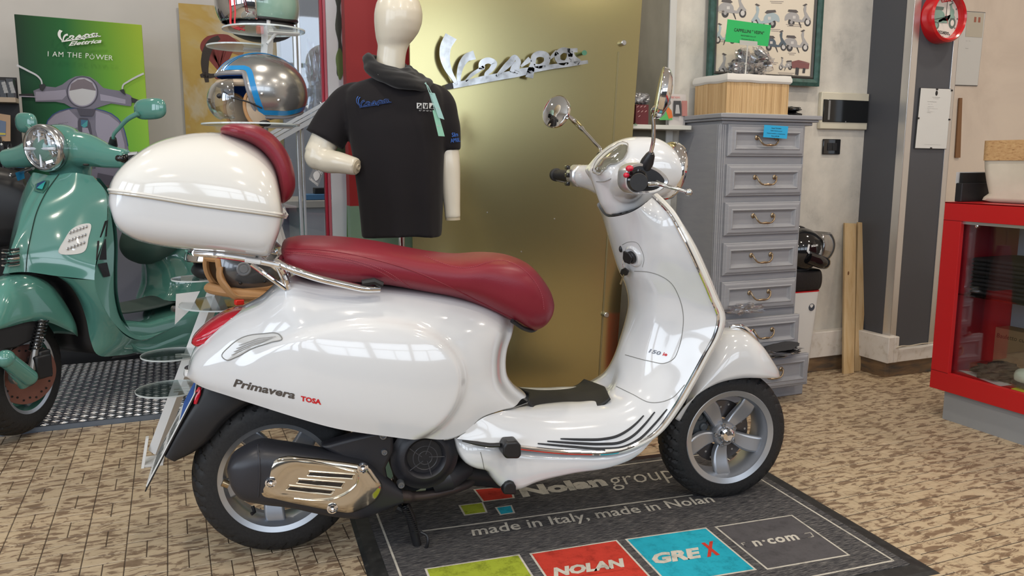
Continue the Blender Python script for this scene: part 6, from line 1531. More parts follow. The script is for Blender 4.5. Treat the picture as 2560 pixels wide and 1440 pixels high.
stripe('poster_power_icon', [(815, 280), (808, 296), (820, 314), (838, 312), (848, 296), (842, 281)], 5, 5, white_ink); stripe('poster_power_icon', [(829, 266), (829, 288)], 5, 5, white_ink)
text('poster_small_lettering', 'Vespa Elettrica', pp(455, 918, 60), pp(612, 892, 60), pp(456, 905, 60), steel_d, face, nrm=(0, -1, 0), world=True, shear=.3)

# dark accessory shelves far left
SY = 4.48
sh_ = thing('accessory_rack', 'dark rack with a wooden shelf at the far left edge', 'rack', (-1.0, SY + .1, 0))
xr_ = onY(45, 300, SY).x
mk('back_board', G().bb(-1.7, xr_ - .002, SY + .075, SY + .09, 0, onY(30, 190, SY).z), mat('rack_black', (.02, .02, .022), .7), sh_, world=True, smooth=False)
mk('shelf_board', G().bb(-1.7, xr_, SY - .02, SY + .075, onY(20, 256, SY).z, onY(20, 244, SY).z), mat('shelf_wood', (.36, .28, .20), .5), sh_, world=True, smooth=False)
z0 = onY(20, 244, SY).z
for k, (xa, xb, yt, lab) in enumerate(((0, 17, 200, 'black accessory carton at the far left end of the wooden shelf'), (18, 36, 196, 'black accessory carton beside the poster on the wooden shelf'))):
    a, b = onY(xa, 240, SY), onY(xb, 240, SY); zt2 = onY(xa, yt, SY).z
    t = thing('accessory_box', lab, 'box', ((a.x + b.x) / 2, SY, z0), 0, 'accessory cartons on the rack')
    mk('carton', G().bb(a.x, b.x, SY, SY + .07, z0 + .0005, zt2), mat('carton_black', (.02, .02, .022), .3), t, world=True, smooth=False, bevel=.001)
    g = G()
    for j in range(4):
        q_ = onY(xa + 4 + j * 2, 212 + j * 7, SY - .001); g.slab([q_, q_ + V3((.018, 0, .002)), q_ + V3((.016, 0, .016)), q_ + V3((0, 0, .012))], (0, -.0005, 0))
    mk('printed_mark', g, mat('grey_print', (.30, .30, .30), .5), t, world=True, smooth=False)
a = onY(26, 354, SY)
t = thing('glove_card', 'kraft packaging card with a blue photo hanging on the rack', 'card', (a.x - .05, SY, a.z))
mk('card', G().slab([onY(-14, 354, SY), onY(26, 353, SY), onY(26, 288, SY), onY(-14, 282, SY)], (0, .004, 0)), mat('kraft_card', (.42, .27, .16), .6), t, world=True, smooth=False)
mk('photo', G().slab([onY(-10, 340, SY - .001), onY(14, 340, SY - .001), onY(15, 304, SY - .001), onY(-10, 298, SY - .001)], (0, -.0005, 0)), mat('photo_blue', (.10, .14, .22), .4), t, world=True, smooth=False)
mk('photo_stripe', G().slab([onY(-10, 337, SY - .0018), onY(14, 337, SY - .0018), onY(14, 333, SY - .0018), onY(-10, 331, SY - .0018)], (0, -.0005, 0)), mat('photo_yellow', (.50, .40, .03), .4), t, world=True, smooth=False)
for k, (x, y, lab) in enumerate(((8, 398, 'black packaged glove hanging at the far left under the kraft card'), (28, 412, 'black packaged glove hanging beside the poster edge'))):
    c = onY(x, y, SY); t = thing('packaged_glove', lab, 'glove', c, 0, 'packaged gloves on the rack')
    mk('glove_body', crumple(c, (.017, .022, .085), 30 + k, .6, 24, 18), black_plastic, t, world=True)
    g = G()
    for j in range(5): g.ball(c + V3((random.uniform(-.01, .01), -.024, random.uniform(-.08, .08))), (.005, .003, .006), 8, 6)
    mk('white_mark', g, MATS['white_ink'], t, world=True, kind='stuff')
c = onY(15, 495, 4.2)
solo('pannier_case', pod([V3((-.22, 0, -.02)), V3((-.2, 0, .13)), V3((0, 0, .17)), V3((.16, 0, .13)), V3((.20, 0, .0))], [V3((-.22, 0, -.1)), V3((-.2, 0, -.18)), V3((0, 0, -.2)), V3((.15, 0, -.18)), V3((.20, 0, -.1))], .14, 4, 4, 28), black_plastic, 'black moulded case behind the green scooter at the left edge', 'case').location = c - V3((.08, 0, .22))

# ================================================================ CHEQUER PLATE PLATFORM
pY0, pX1, pY1 = 3.487, .42, 4.56
plm = mat('chequer_plate', (.20, .21, .23), .27, .95); noisy(plm, geo(plm), 8, [(.3, (.20, .205, .215)), (.7, (.30, .31, .33))], 4)
plat = thing('display_platform', 'low aluminium chequer plate platform carrying the green scooter', 'platform', (-1.0, 4.0, 0))
mk('plate', G().bb(-2.95, pX1, pY0, pY1, 0.0, .018), plm, plat, world=True, smooth=False, bevel=.002)
g = G(); sp = .033
for i in range(int((pX1 + 1.15) / sp)):
    for j in range(int((pY1 - pY0 - .01) / sp)):
        x = -1.15 + (i + .5) * sp; y = pY0 + .012 + (j + .5) * sp
        if x > pX1 - .02 or y > pY1 - .02: continue
        A = R(45) if (i + j) % 2 else R(-45); d = V3((math.cos(A), math.sin(A), 0)); n_ = V3((-d.y, d.x, 0))
        for k in range(-1, 2):
            c = V3((x, y, .018)) + n_ * k * .0080; L_ = .0145; w_ = .0026
            g.add([c - d * L_, c - n_ * w_, c + d * L_, c + n_ * w_, c - d * L_ * .4 + V3((0, 0, .0024)), c + d * L_ * .4 + V3((0, 0, .0024))], [(0, 1, 4), (1, 2, 5), (1, 5, 4), (2, 3, 5), (3, 4, 5), (3, 0, 4)])
mk('tread_pattern', g, mat('chequer_ridge_lit', (.80, .82, .85), .26, .8), plat, world=True, smooth=False, kind='stuff')  # same metal as the plate; bright window highlights put into the ridge colour
mk('edge_trim', G().bb(-2.95, pX1 + .003, pY0 - .004, pY0 + .006, 0, .0205), mat('blue_grey_edge', (.20, .24, .30), .35, .7), plat, world=True, smooth=False)
mk('plate_joint', G().bb(-.30, -.297, pY0 + .01, pY1, .0178, .0192), mat('joint_shadow', (.03, .03, .035), .6), plat, world=True, smooth=False)
# ================================================================ MANNEQUIN, SHIRT, NECK WARMER
ma = R(-14.2)
MO = V3((.655, 2.62, 0))
FM = Fr(MO, ma)
mp = FM.P
ivory_m = mat('mannequin_cream', (.66, .61, .50), .28, 0, .3)
mq_ = thing('mannequin', 'cream faceless mannequin with handless arms on a chrome pole', 'mannequin', MO, ma)
g = G()
hrow = [(-34, 985, 1008), (-26, 968, 1024), (-12, 951, 1041), (8, 940, 1052), (32, 935, 1057), (56, 935, 1055), (78, 937, 1047), (98, 940, 1033), (114, 945, 1018), (127, 951, 1005), (136, 959, 995), (142, 970, 986)]
g.loft([[(lambda a_, b_: V3(((a_.x + b_.x) / 2 + (b_.x - a_.x) / 2 * math.cos(2 * math.pi * i / 40), (b_.x - a_.x) / 2 * 1.12 * math.sin(2 * math.pi * i / 40) - .00, a_.z)))(mp(x0, y, 0), mp(x1, y, 0)) for i in range(40)] for y, x0, x1 in hrow])
g.tube(cr([mp(985, 95, 0), mp(977, 150, .0), mp(976, 190, -.005), mp(985, 215, -.01)], 12), [.052, .050, .047, .046, .046, .046, .047, .048, .050, .053, .058, .065], 28)
mk('head', g, ivory_m, mq_, remesh=.005, sm=10)
# arms
g = G().tube(cr([mp(856, 262, -.02), mp(836, 300, -.01), mp(812, 350, .0), mp(794, 388, .01)], 20), [.048 - .004 * i / 19 for i in range(20)], 24)
g.tube(cr([mp(797, 388, .01), mp(815, 400, .025), mp(850, 407, .06), mp(892, 417, .09)], 20), [.043 - .0155 * i / 19 for i in range(20)], 24).ball(mp(795, 392, .01), .043, 24, 16)
arm = mk('arm', g, ivory_m, mq_, remesh=.0045, sm=6)
ec = mp(893, 417, .09); ed = (mp(892, 417, .09) - mp(850, 407, .06)).normalized()
mk('wrist_joint', G().lathe([(.0, .003), (.006, .003), (.007, .007), (.010, .007), (.0105, .003), (.017, .002), (.022, .001), (.0235, -.004)], ec, ed, 28), mat('joint_cream', (.50, .43, .31), .5), arm)
g = G().tube(cr([mp(1106, 275, -.02), mp(1112, 320, -.01), mp(1120, 390, .0), mp(1125, 450, .005), mp(1129, 500, .01), mp(1132, 546, .015)], 30), [.048, .047, .046, .045, .044, .043, .042, .041, .040, .039, .0385, .038, .038, .038, .038, .0375, .037, .036, .035, .034, .033, .032, .031, .030, .029, .028, .027, .0265, .026, .0255], 24)
mk('arm', g, ivory_m, mq_, remesh=.0045, sm=5)
mk('wrist_joint', G().cyl(mp(1132, 544, .015), mp(1132.2, 550, .015), .0245, 24), MATS['joint_cream'], mq_)
mk('torso', G().loft([[mp(1000, y, 0) + V3((w_ * math.cos(2 * math.pi * i / 24), d_ * math.sin(2 * math.pi * i / 24), 0)) for i in range(24)] for y, w_, d_ in ((215, .07, .05), (240, .13, .07), (400, .12, .085), (560, .10, .08))]), ivory_m, mq_)
mk('pole', G().tube([mp(1003, 560, 0), V3((mp(1003, 560, 0).x, 0, .02))], .0105, 20), chrome, mq_)
mk('base_plate', G().lathe([(0, 0), (.15, 0), (.152, .004), (.148, .010), (.02, .014), (0, .014)], V3((mp(1003, 560, 0).x, 0, 0)), (0, 0, 1), 48), chrome, mq_)
# shirt
shirt_m = mat('black_jersey', (.009, .0075, .009), .8, 0, 0, .25, sheen=.08)
noisy(shirt_m, coords(shirt_m, 'Object', (1, 1, .35)), 9, None, bump=.5, bscale=5, bdist=.03)
ts = thing('t_shirt', 'black short sleeved t-shirt with blue script, worn by the mannequin', 't-shirt', MO, ma)
rows = [(186, 958, 1030, .044), (197, 928, 1058, .060), (208, 892, 1086, .076), (226, 864, 1106, .092), (260, 858, 1112, .108), (320, 868, 1113, .116), (390, 881, 1111, .118), (460, 890, 1108, .118), (530, 898, 1106, .120), (575, 902, 1104, .124), (588, 903, 1103, .126)]
def ring_(y, x0, x1, d, n=64, e=2.5):
    a, b = mp(x0, y, 0), mp(x1, y, 0); c = (a + b) / 2; w_ = (b - a).length / 2; q = []
    lowf = sstep(300, 580, y)
    for i in range(n):
        A = 2 * math.pi * i / n; ph = spow(math.cos(A), 2 / e), spow(math.sin(A), 2 / e)
        f = 1 + lowf * .045 * math.sin(A * 7 + 1.2) + lowf * .03 * math.sin(A * 11 + .4)
        q.append(V3((c.x + w_ * ph[0] * (1 + (f - 1) * .2), d * ph[1] * f, c.z + (.004 * math.sin(A * 3) if y > 580 else 0))))
    return q
body_rows = []
for i in range(34):
    yy = 183 + (588 - 183) * i / 33
    body_rows.append(ring_(yy, _li([(r[0], r[1]) for r in rows], yy), _li([(r[0], r[2]) for r in rows], yy), _li([(r[0], r[3]) for r in rows], yy)))
tg = G().loft(body_rows)
sl_ = G()
def sleeve(pts, rs, fl=.85, n=28):
    c = cr(pts, 18); f = _lin([(k / (len(rs) - 1), rs[k]) for k in range(len(rs))])
    sl_.tube(c, [f(i / 17) for i in range(18)], n, flat=fl, up=(0, 1, 0))
sleeve([mp(915, 226, -.01), mp(880, 240, -.01), mp(843, 292, -.005), mp(812, 350, .0)], [.030, .050, .062, .066], .92)
sleeve([mp(1065, 226, -.01), mp(1096, 246, -.01), mp(1110, 300, -.005), mp(1121, 378, 0)], [.030, .048, .050, .042], 1.0)
g = G().add(tg.v, tg.f).add(sl_.v, sl_.f)
sbvh = bvh_of(tg); s2bvh = bvh_of(sl_)
shirt = mk('shirt_body', g, shirt_m, ts, remesh=.006, sm=5)
def shp_(px, py, off=.005):
    h = hit(FM, sbvh, px, py, off); return h if h is not None else mp(px, py, .12) + V3((0, -off, 0))
shirt_blue = mat('shirt_blue_ink', (.03, .12, .45), .6); shirt_w = mat('shirt_white_ink', (.55, .56, .56), .6)
script_word('shirt_script', lambda p, k=0: shp_(893 + (p.x - 280) / 1070 * 86, 240 + (p.y - 210) / 430 * 30, .0050 + k * .001), shirt_blue, shirt, .001, world=False)
script_word('shirt_script_fill', lambda p, k=0: shp_(893 + (p.x - 280) / 1070 * 86, 240 + (p.y - 210) / 430 * 30, .0062 + k * .001), shirt_m, shirt, .001, world=False, strokes=[[(x, y, w_ * .42) for x, y, w_ in s_] for s_ in SCRIPT])
def spoly(name, pts, m, off=.0055): mk(name, G().add([shp_(x, y, off) for x, y in pts], [tuple(range(len(pts)))]), m, shirt, smooth=False)
for k, x in enumerate((1041, 1056, 1071)): spoly('chest_emblem', [(x, 258), (x + 12, 259), (x + 12, 273), (x, 272)], shirt_w)
spoly('chest_emblem_mark', [(1043, 271), (1052, 272), (1052, 263)], shirt_m, .0068); spoly('chest_emblem_mark', [(1044, 266), (1044, 261), (1049, 261), (1046, 266)], shirt_m, .0068)
spoly('chest_emblem_mark', [(1058, 261), (1060, 270), (1062, 272), (1065, 270), (1067, 261), (1064, 261), (1062, 268), (1060, 261)], shirt_m, .0068)
spoly('chest_emblem_mark', [(1073, 271), (1078, 263), (1082, 264), (1081, 272)], shirt_m, .0068)
pxtext('shirt_lettering', "43° 39' 40'' N 10°", FM, sbvh, (1047, 278), (1088, 280), (1047, 274), shirt_w, shirt)
for s_, a, b, c_ in (('Sin', (1128, 343), (1142, 341), (1127, 332)), ('APRIL', (1126, 357), (1147, 354), (1125, 347))):
    text('sleeve_lettering', s_, V3((*a, 0)), V3((*b, 0)), V3((*c_, 0)), shirt_blue, shirt, proj=lambda p: (hit(FM, s2bvh, p.x, p.y, .006) or mp(p.x, p.y, .05)), bold=.02)
# tags
for q_, m_, ttx in (([(1074, 231), (1087, 233), (1111, 299), (1096, 294)], mat('tag_grey_green', (.30, .50, .46), .5), 'Vespa'), ([(1081, 276), (1093, 273), (1112, 341), (1096, 340)], mat('tag_green', (.24, .50, .36), .5), 'Vespa')):
    off = .16 if q_[0][1] < 250 else .155
    Q = [mp(x, y, off) for x, y in q_]
    tg_ = mk('price_tag', G().slab(Q, (0, .001, 0)), m_, ts, smooth=False)
    text('tag_lettering', ttx, Q[3].lerp(Q[2], .2) .lerp(Q[0], .35), Q[3].lerp(Q[2], .8).lerp(Q[1], .35), Q[3].lerp(Q[2], .2).lerp(Q[0], .45), MATS['shirt_white_ink'], tg_, nrm=(0, -1, 0))
mk('tag_string', G().tube([mp(1062, 208, .13), mp(1070, 215, .155), mp(1080, 235, .162)], .0012, 6).tube([mp(1064, 206, .13), mp(1076, 240, .158), mp(1087, 276, .157)], .0012, 6), MATS['tag_grey_green'], ts)
# neck warmer
nwm = mat('black_fleece', (.009, .009, .010), .85, 0, 0, .3, sheen=.2)
g_nw = G()
def nring(cx, cy, wx, wy, tilt, r, ph, amp=.006):
    c = mp(cx, cy, 0); pts = []; rs = []
    for i in range(60):
        A = 2 * math.pi * i / 60; k_ = amp * noise.noise(V3((math.cos(A) * 1.6 + ph, math.sin(A) * 1.6, ph)))
        pts.append(V3((c.x + (wx + k_) * math.cos(A), (wy + k_) * math.sin(A) - .012, c.z - tilt * math.cos(A) - .030 * (-math.sin(A)) * (1 if math.sin(A) < 0 else .2) + k_)))
        rs.append(r * (1 + .35 * noise.noise(V3((math.cos(A + ph) * 1.5, math.sin(A) * 1.5, ph * 2)))))
    g_nw.tube(pts, rs, 12, closed=True, flat=.75)
for a_ in ((974, 156, .062, .064, .016, .013, 1), (978, 166, .072, .074, .018, .018, 2.3), (986, 178, .080, .086, .020, .021, 3.1), (996, 190, .088, .097, .022, .020, 4.7), (1002, 198, .090, .104, .022, .016, 6.2), (978, 174, .060, .062, .016, .022, 7.7), (988, 188, .074, .080, .020, .022, 9.1)): nring(*a_)
nw = thing('neck_warmer', 'black fabric neck warmer bunched around the neck of the mannequin', 'scarf', MO, ma)
nb = mk('tube_fabric', g_nw, nwm, nw, remesh=.0042, sm=4)
mk('care_label', G().tube([mp(945, 186, .10), mp(962, 198, .112)], .0016, 6, flat=.5), MATS['shirt_white_ink'], nb)

# ================================================================ HELMET STAND
acr = film('clear_acrylic', (.90, .94, .94), .06, .55, .03)
acr_e = mat('acrylic_edge', (.72, .78, .78), .08, 0, 0, .8, alpha=.75)
whitem = mat('white_powder_coat', (.68, .68, .68), .35)
Ds = 2.66
f0 = onZ(392, 1150, 0.0); f0 = onZ(385, 1158, 0)
top_ = dep(668, 112, Ds); topu = dep(672, -60, Ds)
stnd = thing('helmet_stand', 'white metal helmet stand with round clear acrylic shelves', 'display stand', (f0.x, f0.y, 0))
bot = dep(398, 1128, Ds - .0); 
mk('pole', G().tube([dep(650, 420, Ds), top_, topu], .019, 4), whitem, stnd, world=True, smooth=False)
lg_t, lg_b = dep(648, 432, Ds), f0 + V3((.006, .02, .035))
mk('leg', G().tube([lg_t, lg_b], .024, 4), whitem, stnd, world=True, smooth=False)
mk('leg', G().tube([dep(650, 420, Ds), V3((lg_t.x + .28, lg_t.y + .32, .0))], .016, 4), whitem, stnd, world=True, smooth=False)
mk('leg', G().tube([dep(650, 420, Ds), V3((lg_t.x + .20, lg_t.y + .02, .0))], .016, 4), whitem, stnd, world=True, smooth=False)
ft = [onZ(372, 1165, 0), onZ(361, 1100, .0)]
mk('foot_plate', G().slab([f0 + V3((-.035, -.035, 0)), f0 + V3((.030, -.035, 0)), f0 + V3((.035, .06, 0)), f0 + V3((-.035, .06, 0))], (0, 0, .008)).slab([f0 + V3((-.040, -.04, 0)), f0 + V3((-.030, -.04, 0)), f0 + V3((-.012, .02, .085)), f0 + V3((-.022, .02, .085))], (.0, .03, 0)), whitem, stnd, world=True, smooth=False, bevel=.001)
def disc_(cx, cy, hw, d=Ds, arm=None):
    c = dep(cx, cy, d); r = hw * d / FPX
    s_ = mk('acrylic_shelf', G().lathe([(0, -.002), (r - .001, -.002), (r - .001, .002), (0, .002)], c, (0, 0, 1), 56), acr, stnd, world=True)
    mk('shelf_edge', G().lathe([(r - .0012, -.0024), (r, -.0024), (r, .0024), (r - .0012, .0024)], c, (0, 0, 1), 56, True), acr_e, s_, world=True)
    br = G()
    for dd in (-.015, .015): br.tube([c + V3((r * .1, dd, -.006)), c + V3((r * .85, dd, -.006))], .0035, 4)
    mk('shelf_bracket', br, whitem, s_, world=True, smooth=False)
    if arm: mk('shelf_arm', G().tube([c + V3((r * .3, 0, -.006)), dep(arm[0], arm[1], d + .0)], .005, 8), whitem, s_, world=True)
    return c
disc_(660, 76, 100, 2.55, (668, 110)); disc_(600, 118, 80, 2.70); disc_(628, 312, 118, 2.62, (660, 340))
disc_(492, 696, 60, 2.66, (580, 720)); d5 = disc_(575, 757, 120, 2.60); disc_(430, 886, 73, 2.66, (500, 890)); disc_(425, 972, 80, 2.62, (470, 985))
mk('acrylic_wedge', G().slab([dep(440, 735, 2.60), dep(500, 728, 2.60), dep(478, 772, 2.60), dep(437, 812, 2.60)], (0, .003, 0)), mat('milky_acrylic', (.55, .53, .50), .25, 0, 0, .5, alpha=.8), stnd, world=True, smooth=False)

# ================================================================ HELMETS
def sh_ell(a, b, h, th, ph, k=1.0): return V3((a * k * math.sin(th) * math.cos(ph), b * k * math.sin(th) * math.sin(ph), h * k * math.cos(th)))
def th_end(ph, brow, side, back, p1, p2):
    A = abs(ph)
    v = brow + (side - brow) * sstep(p1, p2, A)
    return v + (back - side) * sstep(R(100), R(170), A) - .06 * math.exp(-((A - p1 * .2) / .5) ** 2) * 0
def helmet(root, a, b, h, brow, side, back, p1, p2, shell_m, line_m, trim_m, k0=1.0, trim_r=.006):
    te = lambda ph: th_end(ph, brow, side, back, p1, p2)
    N_ = 160
    F_ = lambda u, v: sh_ell(a, b, h, .001 + te(2 * math.pi * u - math.pi) * v, 2 * math.pi * u - math.pi)
    def phis(u):  # denser sampling at the cheek edge
        x = u * 2 - 1; s_ = 1 if x >= 0 else -1; x = abs(x); f = _li([(0, 0), (.30, p1), (.62, p2), (1, math.pi)], x); return s_ * f
    F2 = lambda u, v, k=1.0, dt=0: sh_ell(a, b, h, .001 + (te(phis(u)) + dt) * v, phis(u), k)
    s_ = mk('shell', G().grid(lambda u, v: F2(u, v), N_, 34), shell_m, root, ang=80)
    mk('lining', G().grid(lambda u, v: F2(u, v, .945, .05), N_, 30), line_m, s_, ang=80)
    path = [F2(i / N_, 1, .985, .0) for i in range(N_)]
    mk('edge_trim', G().tube(path, trim_r, 8, closed=True), trim_m, s_)
    return s_, F2, te, phis
def hframe(c, heading): return M4(c, heading)
# silver helmet with blue bands
hcn = dep(652, 232, 2.58)
hz = R(90 + 104.5 - 0) # heading vector (-.968,-.25)
hang = math.atan2(-.30, -.954)
sil = mat('silver_metallic_paint', (.36, .36, .355), .24, .75, .9)
blue_l = mat('bright_blue_band', (.01, .22, .52), .25, 0, .6); blue_c = mat('blue_cloth_lining', (.02, .09, .34), .7); grey_t = mat('grey_piping', (.20, .20, .215), .55); tan = mat('tan_leather', (.45, .24, .10), .5); beige_p = mat('beige_padding', (.46, .36, .26), .8)
h1 = thing('open_face_helmet', 'silver open face helmet with bright blue bands and beige cheek pads', 'helmet', hcn, hang)
sh1, F2, te, phis = helmet(h1, .150, .122, .122, R(66), R(132), R(118), R(48), R(66), sil, blue_c, grey_t, trim_r=.0055)
N_ = 120
def offs_band(i0, i1, d0, d1, m, name, k=1.005):
    N2 = 160; par = []
    for i in range(N2 + 1): ph = phis(i / N2); par.append((ph, te(ph)))
    L_, R_ = [], []
    for i in range(i0, i1):
        (pa, ta2), (pb, tb2) = par[max(0, i - 1)], par[min(N2, i + 1)]; p0, t0 = par[i]
        sx = .135 * math.sin(t0); dx, dy = (pb - pa) * sx, (tb2 - ta2) * .122; L0 = math.hypot(dx, dy) or 1
        nx, ny = dy / L0, -dx / L0      # towards the crown / rear
        for dd, lst in ((d0, L_), (d1, R_)): lst.append(sh_ell(.150, .122, .122, t0 + ny * dd / .122, p0 + nx * dd / max(.05, sx), k))
    mk(name, G().loft([L_, R_], False, False), m, sh1, ang=80)
offs_band(84, 156, .010, .026, blue_l, 'blue_band'); offs_band(4, 76, .010, .026, blue_l, 'blue_band')
for y_ in (-.030, -.018, .018, .030):
    pts = []
    for i in range(50):
        A = R(-62) + R(150) * i / 49; kk = math.sqrt(max(0, 1 - (y_ / .122) ** 2)); pts.append(V3((-.1505 * kk * math.sin(A), y_, .1225 * kk * math.cos(A))))
    mk('blue_stripe', G().tube(pts, .0022, 6, flat=.5), blue_l, sh1)
for sg in (1,):
    for (th_, ph_) in ((R(96), R(72)), (R(104), R(92))):
        for sg2 in (1, -1): mk('snap_stud', G().ball(sh_ell(.150, .122, .122, th_, sg2 * ph_, 1.004), .0052, 12, 8), chrome, sh1)
for sg in (1, -1):
    pd = G().ball((.050, sg * .080, -.056), (.036, .016, .052), 24, 16, Matrix.Rotation(R(14), 3, 'Y'))
    p_ = mk('cheek_pad', pd, beige_p, sh1)
    mk('pad_edge', G().tube([V3((.050, sg * .080, -.056)) + Matrix.Rotation(R(14), 3, 'Y') @ V3((.037 * math.cos(t), 0, .053 * math.sin(t))) for t in [2 * math.pi * k / 40 for k in range(40)]], .006, 8, closed=True), tan, p_)
mk('brow_pad', G().tube([V3((.125 * math.cos(t), .095 * math.sin(t), .022)) for t in [R(-58) + R(116) * k / 20 for k in range(21)]], .016, 12, flat=.7), beige_p, sh1)
mk('chin_strap', G().tube(cr([(.03, .085, -.105), (.045, .06, -.125), (.07, .03, -.130)], 12), .007, 8, flat=.4).ball((.03, .09, -.10), (.02, .006, .01)), black_plastic, sh1)
mk('buckle', G().box((.060, .058, -.118), (.026, .02, .018), Matrix.Rotation(.5, 3, 'Z')), mat('red_buckle', (.70, .02, .01), .35), sh1, bevel=.003)
clearv = film('clear_visor', (.93, .94, .94), .07, .7, .03)
vis = mk('bubble_visor', G().grid(lambda u, v: V3((.105 + .060 * math.sin(R(8) + R(150) * v) * math.cos(R(-80) + R(160) * u) ** .8 if True else 0, .085 * math.sin(R(-80) + R(160) * u) * math.sin(R(15) + R(140) * v) ** .5, -.028 + .064 * math.cos(R(8) + R(150) * v))), 30, 24), clearv, sh1, solid=.002, ang=80)
mk('microphone_boom', G().tube(cr([(.045, .108, -.055), (.085, .100, -.038), (.12, .085, -.028), (.150, .055, -.022)], 18), .0025, 8).ball((.152, .052, -.021), (.010, .007, .008)), black_plastic, sh1)
# mint helmet at the very top
c2 = dep(648, 12, 2.72)
h2 = thing('flip_up_helmet', 'pale mint helmet with mirrored visor at the top of the stand', 'helmet', c2, hang)
mint_h = mat('pale_mint_gloss', (.26, .42, .35), .16, 0, 1)
s2, F22, te2, ph2 = helmet(h2, .135, .118, .125, R(62), R(118), R(112), R(40), R(56), mint_h, black_plastic, black_plastic, trim_r=.006)
mirv = mat('mirror_visor', (.62, .62, .62), .04, 1)
mk('mirrored_visor', G().grid(lambda u, v: sh_ell(.146, .126, .132, R(48) + R(72) * v, R(-66) + R(132) * u), 40, 24), mirv, s2, solid=.003, ang=80)
mk('visor_knob', G().lathe([(0, 0), (.019, 0), (.0205, .003), (.017, .008), (0, .008)], sh_ell(.135, .118, .125, R(84), R(72), 1.01), sh_ell(1, 1, 1, R(84), R(76)), 28), mat('knob_steel', (.42, .43, .43), .25, .9), s2)
g = G()
for k in range(8):
    A = k * math.pi / 4; c_ = sh_ell(.135, .118, .125, R(84), R(72), 1.01) + sh_ell(1, 1, 1, R(84), R(76)) * .0085; ax_ = sh_ell(1, 1, 1, R(84), R(76)); a_ = ax_.orthogonal().normalized(); b_ = ax_.cross(a_)
    g.tube([c_, c_ + (a_ * math.cos(A) + b_ * math.sin(A)) * .014], .0011, 5)
mk('knob_slots', g, black_plastic, s2)
mk('neck_roll', G().ball((-.005, 0, -.072), (.112, .100, .050), 32, 16), black_plastic, s2)
mk('buckle', G().box((.045, .10, -.098), (.022, .016, .026)), MATS['red_buckle'], s2, bevel=.003)
solo('security_cord', G().tube(cr([dep(574, -20, 2.5), dep(577, 30, 2.5), dep(580, 66, 2.5), dep(600, 74, 2.5)], 16), .0035, 6).tube(cr([dep(584, -20, 2.5), dep(588, 30, 2.5), dep(590, 66, 2.5), dep(612, 76, 2.5)], 16), .0028, 6), mat('red_cord', (.55, .03, .04), .4), 'red looped cord hanging beside the mirrored visor of the top helmet', 'cord')
# lower two helmets
c3 = dep(560, 652, 2.74)
h3 = thing('open_face_helmet', 'black padded helmet with mirrored visor below the white top case', 'helmet', c3, hang)
s3, *_ = helmet(h3, .118, .105, .10, R(70), R(122), R(112), R(45), R(62), mat('helmet_white_shell', (.6, .6, .6), .2, 0, .6), black_plastic, black_plastic)
mk('mirrored_visor', G().grid(lambda u, v: sh_ell(.128, .112, .108, R(46) + R(40) * v, R(-60) + R(120) * u), 30, 16), mirv, s3, solid=.002, ang=80)
mk('neck_roll', G().ball((.008, 0, -.026), (.100, .085, .042), 32, 16), black_plastic, s3)
mk('buckle', G().box((.072, .068, -.042), (.018, .016, .022)), MATS['red_buckle'], s3, bevel=.003)
c4 = dep(618, 664, 2.52)
h4 = thing('open_face_helmet', 'dark grey open face helmet with tan leather edging beside the tail light', 'helmet', c4, hang)
gr_h = mat('graphite_metallic', (.13, .135, .145), .25, .6, .8)
s4, *_ = helmet(h4, .128, .108, .105, R(72), R(128), R(116), R(26), R(42), gr_h, beige_p, tan, trim_r=.010)
mk('visor_knob', G().lathe([(0, 0), (.020, 0), (.021, .004), (.018, .006), (.012, .005), (.011, .008), (0, .008)], sh_ell(.125, .108, .105, R(88), R(66), 1.0), sh_ell(1, 1, 1, R(88), R(70)), 28), mat('knob_grey', (.22, .225, .235), .35), s4)
for th_, ph_ in ((R(112), R(60)), (R(112), R(96))): mk('snap_stud', G().ball(sh_ell(.125, .108, .105, th_, ph_, 1.0), .0052, 12, 8), black_plastic, s4)
mk('neck_roll', G().tube([V3((.112 * math.cos(t), .098 * math.sin(t), -.082 + .02 * math.cos(t))) for t in [2 * math.pi * k / 40 for k in range(40)]], .020, 12, closed=True, flat=.8), tan, s4)
mk('edge_band', G().tube(cr([(.108, .060, .010), (.112, .066, -.02), (.100, .082, -.05), (.080, .092, -.078), (.040, .100, -.086), (-.02, .104, -.088), (-.08, .080, -.080)], 30), .017, 10, flat=.5), tan, s4)
mk('buckle', G().box((.072, .104, -.094), (.026, .018, .016)), MATS['red_buckle'], s4, bevel=.003)
# black modular helmet on the bin, facing right
bc_ = V3((cc_.x + .005, cc_.y, cz1 + .088))
hm = thing('modular_helmet', 'black glossy helmet with raised clear visor on the white bin', 'helmet', bc_, R(-25))
hm_s, *_ = helmet(hm, .130, .108, .112, R(95), R(140), R(125), R(40), R(70), black_gloss, black_plastic, black_plastic, trim_r=.004)
mk('chin_bar', G().tube(cr([(.02, -.108, -.02), (.09, -.085, -.045), (.125, -.03, -.055), (.125, .03, -.055), (.09, .085, -.045), (.02, .108, -.02)], 24), .026, 14, flat=1.2), black_gloss, hm_s)
mk('vent_dome', G().ball((-.02, 0, .10), (.06, .03, .022)), black_gloss, hm_s)
mk('raised_visor', G().grid(lambda u, v: sh_ell(.165, .116, .122, R(52) + R(66) * v, R(-62) + R(124) * u) + V3((.022 * (1 - v), 0, .012)), 30, 16), film('smoky_clear_visor', (.72, .72, .72), .08, .6, .04), hm_s, solid=.002, ang=80)
wv = mat('white_vinyl', (.66, .66, .66), .4)
hmb = None
def hp(x, z, off=.0): # on the right side of the helmet (towards the camera), local x forward
    xx = x / .130; zz = z / .112; k = max(0, 1 - xx * xx - zz * zz); return V3((x, -.108 * math.sqrt(k) - .0015 - off, z))
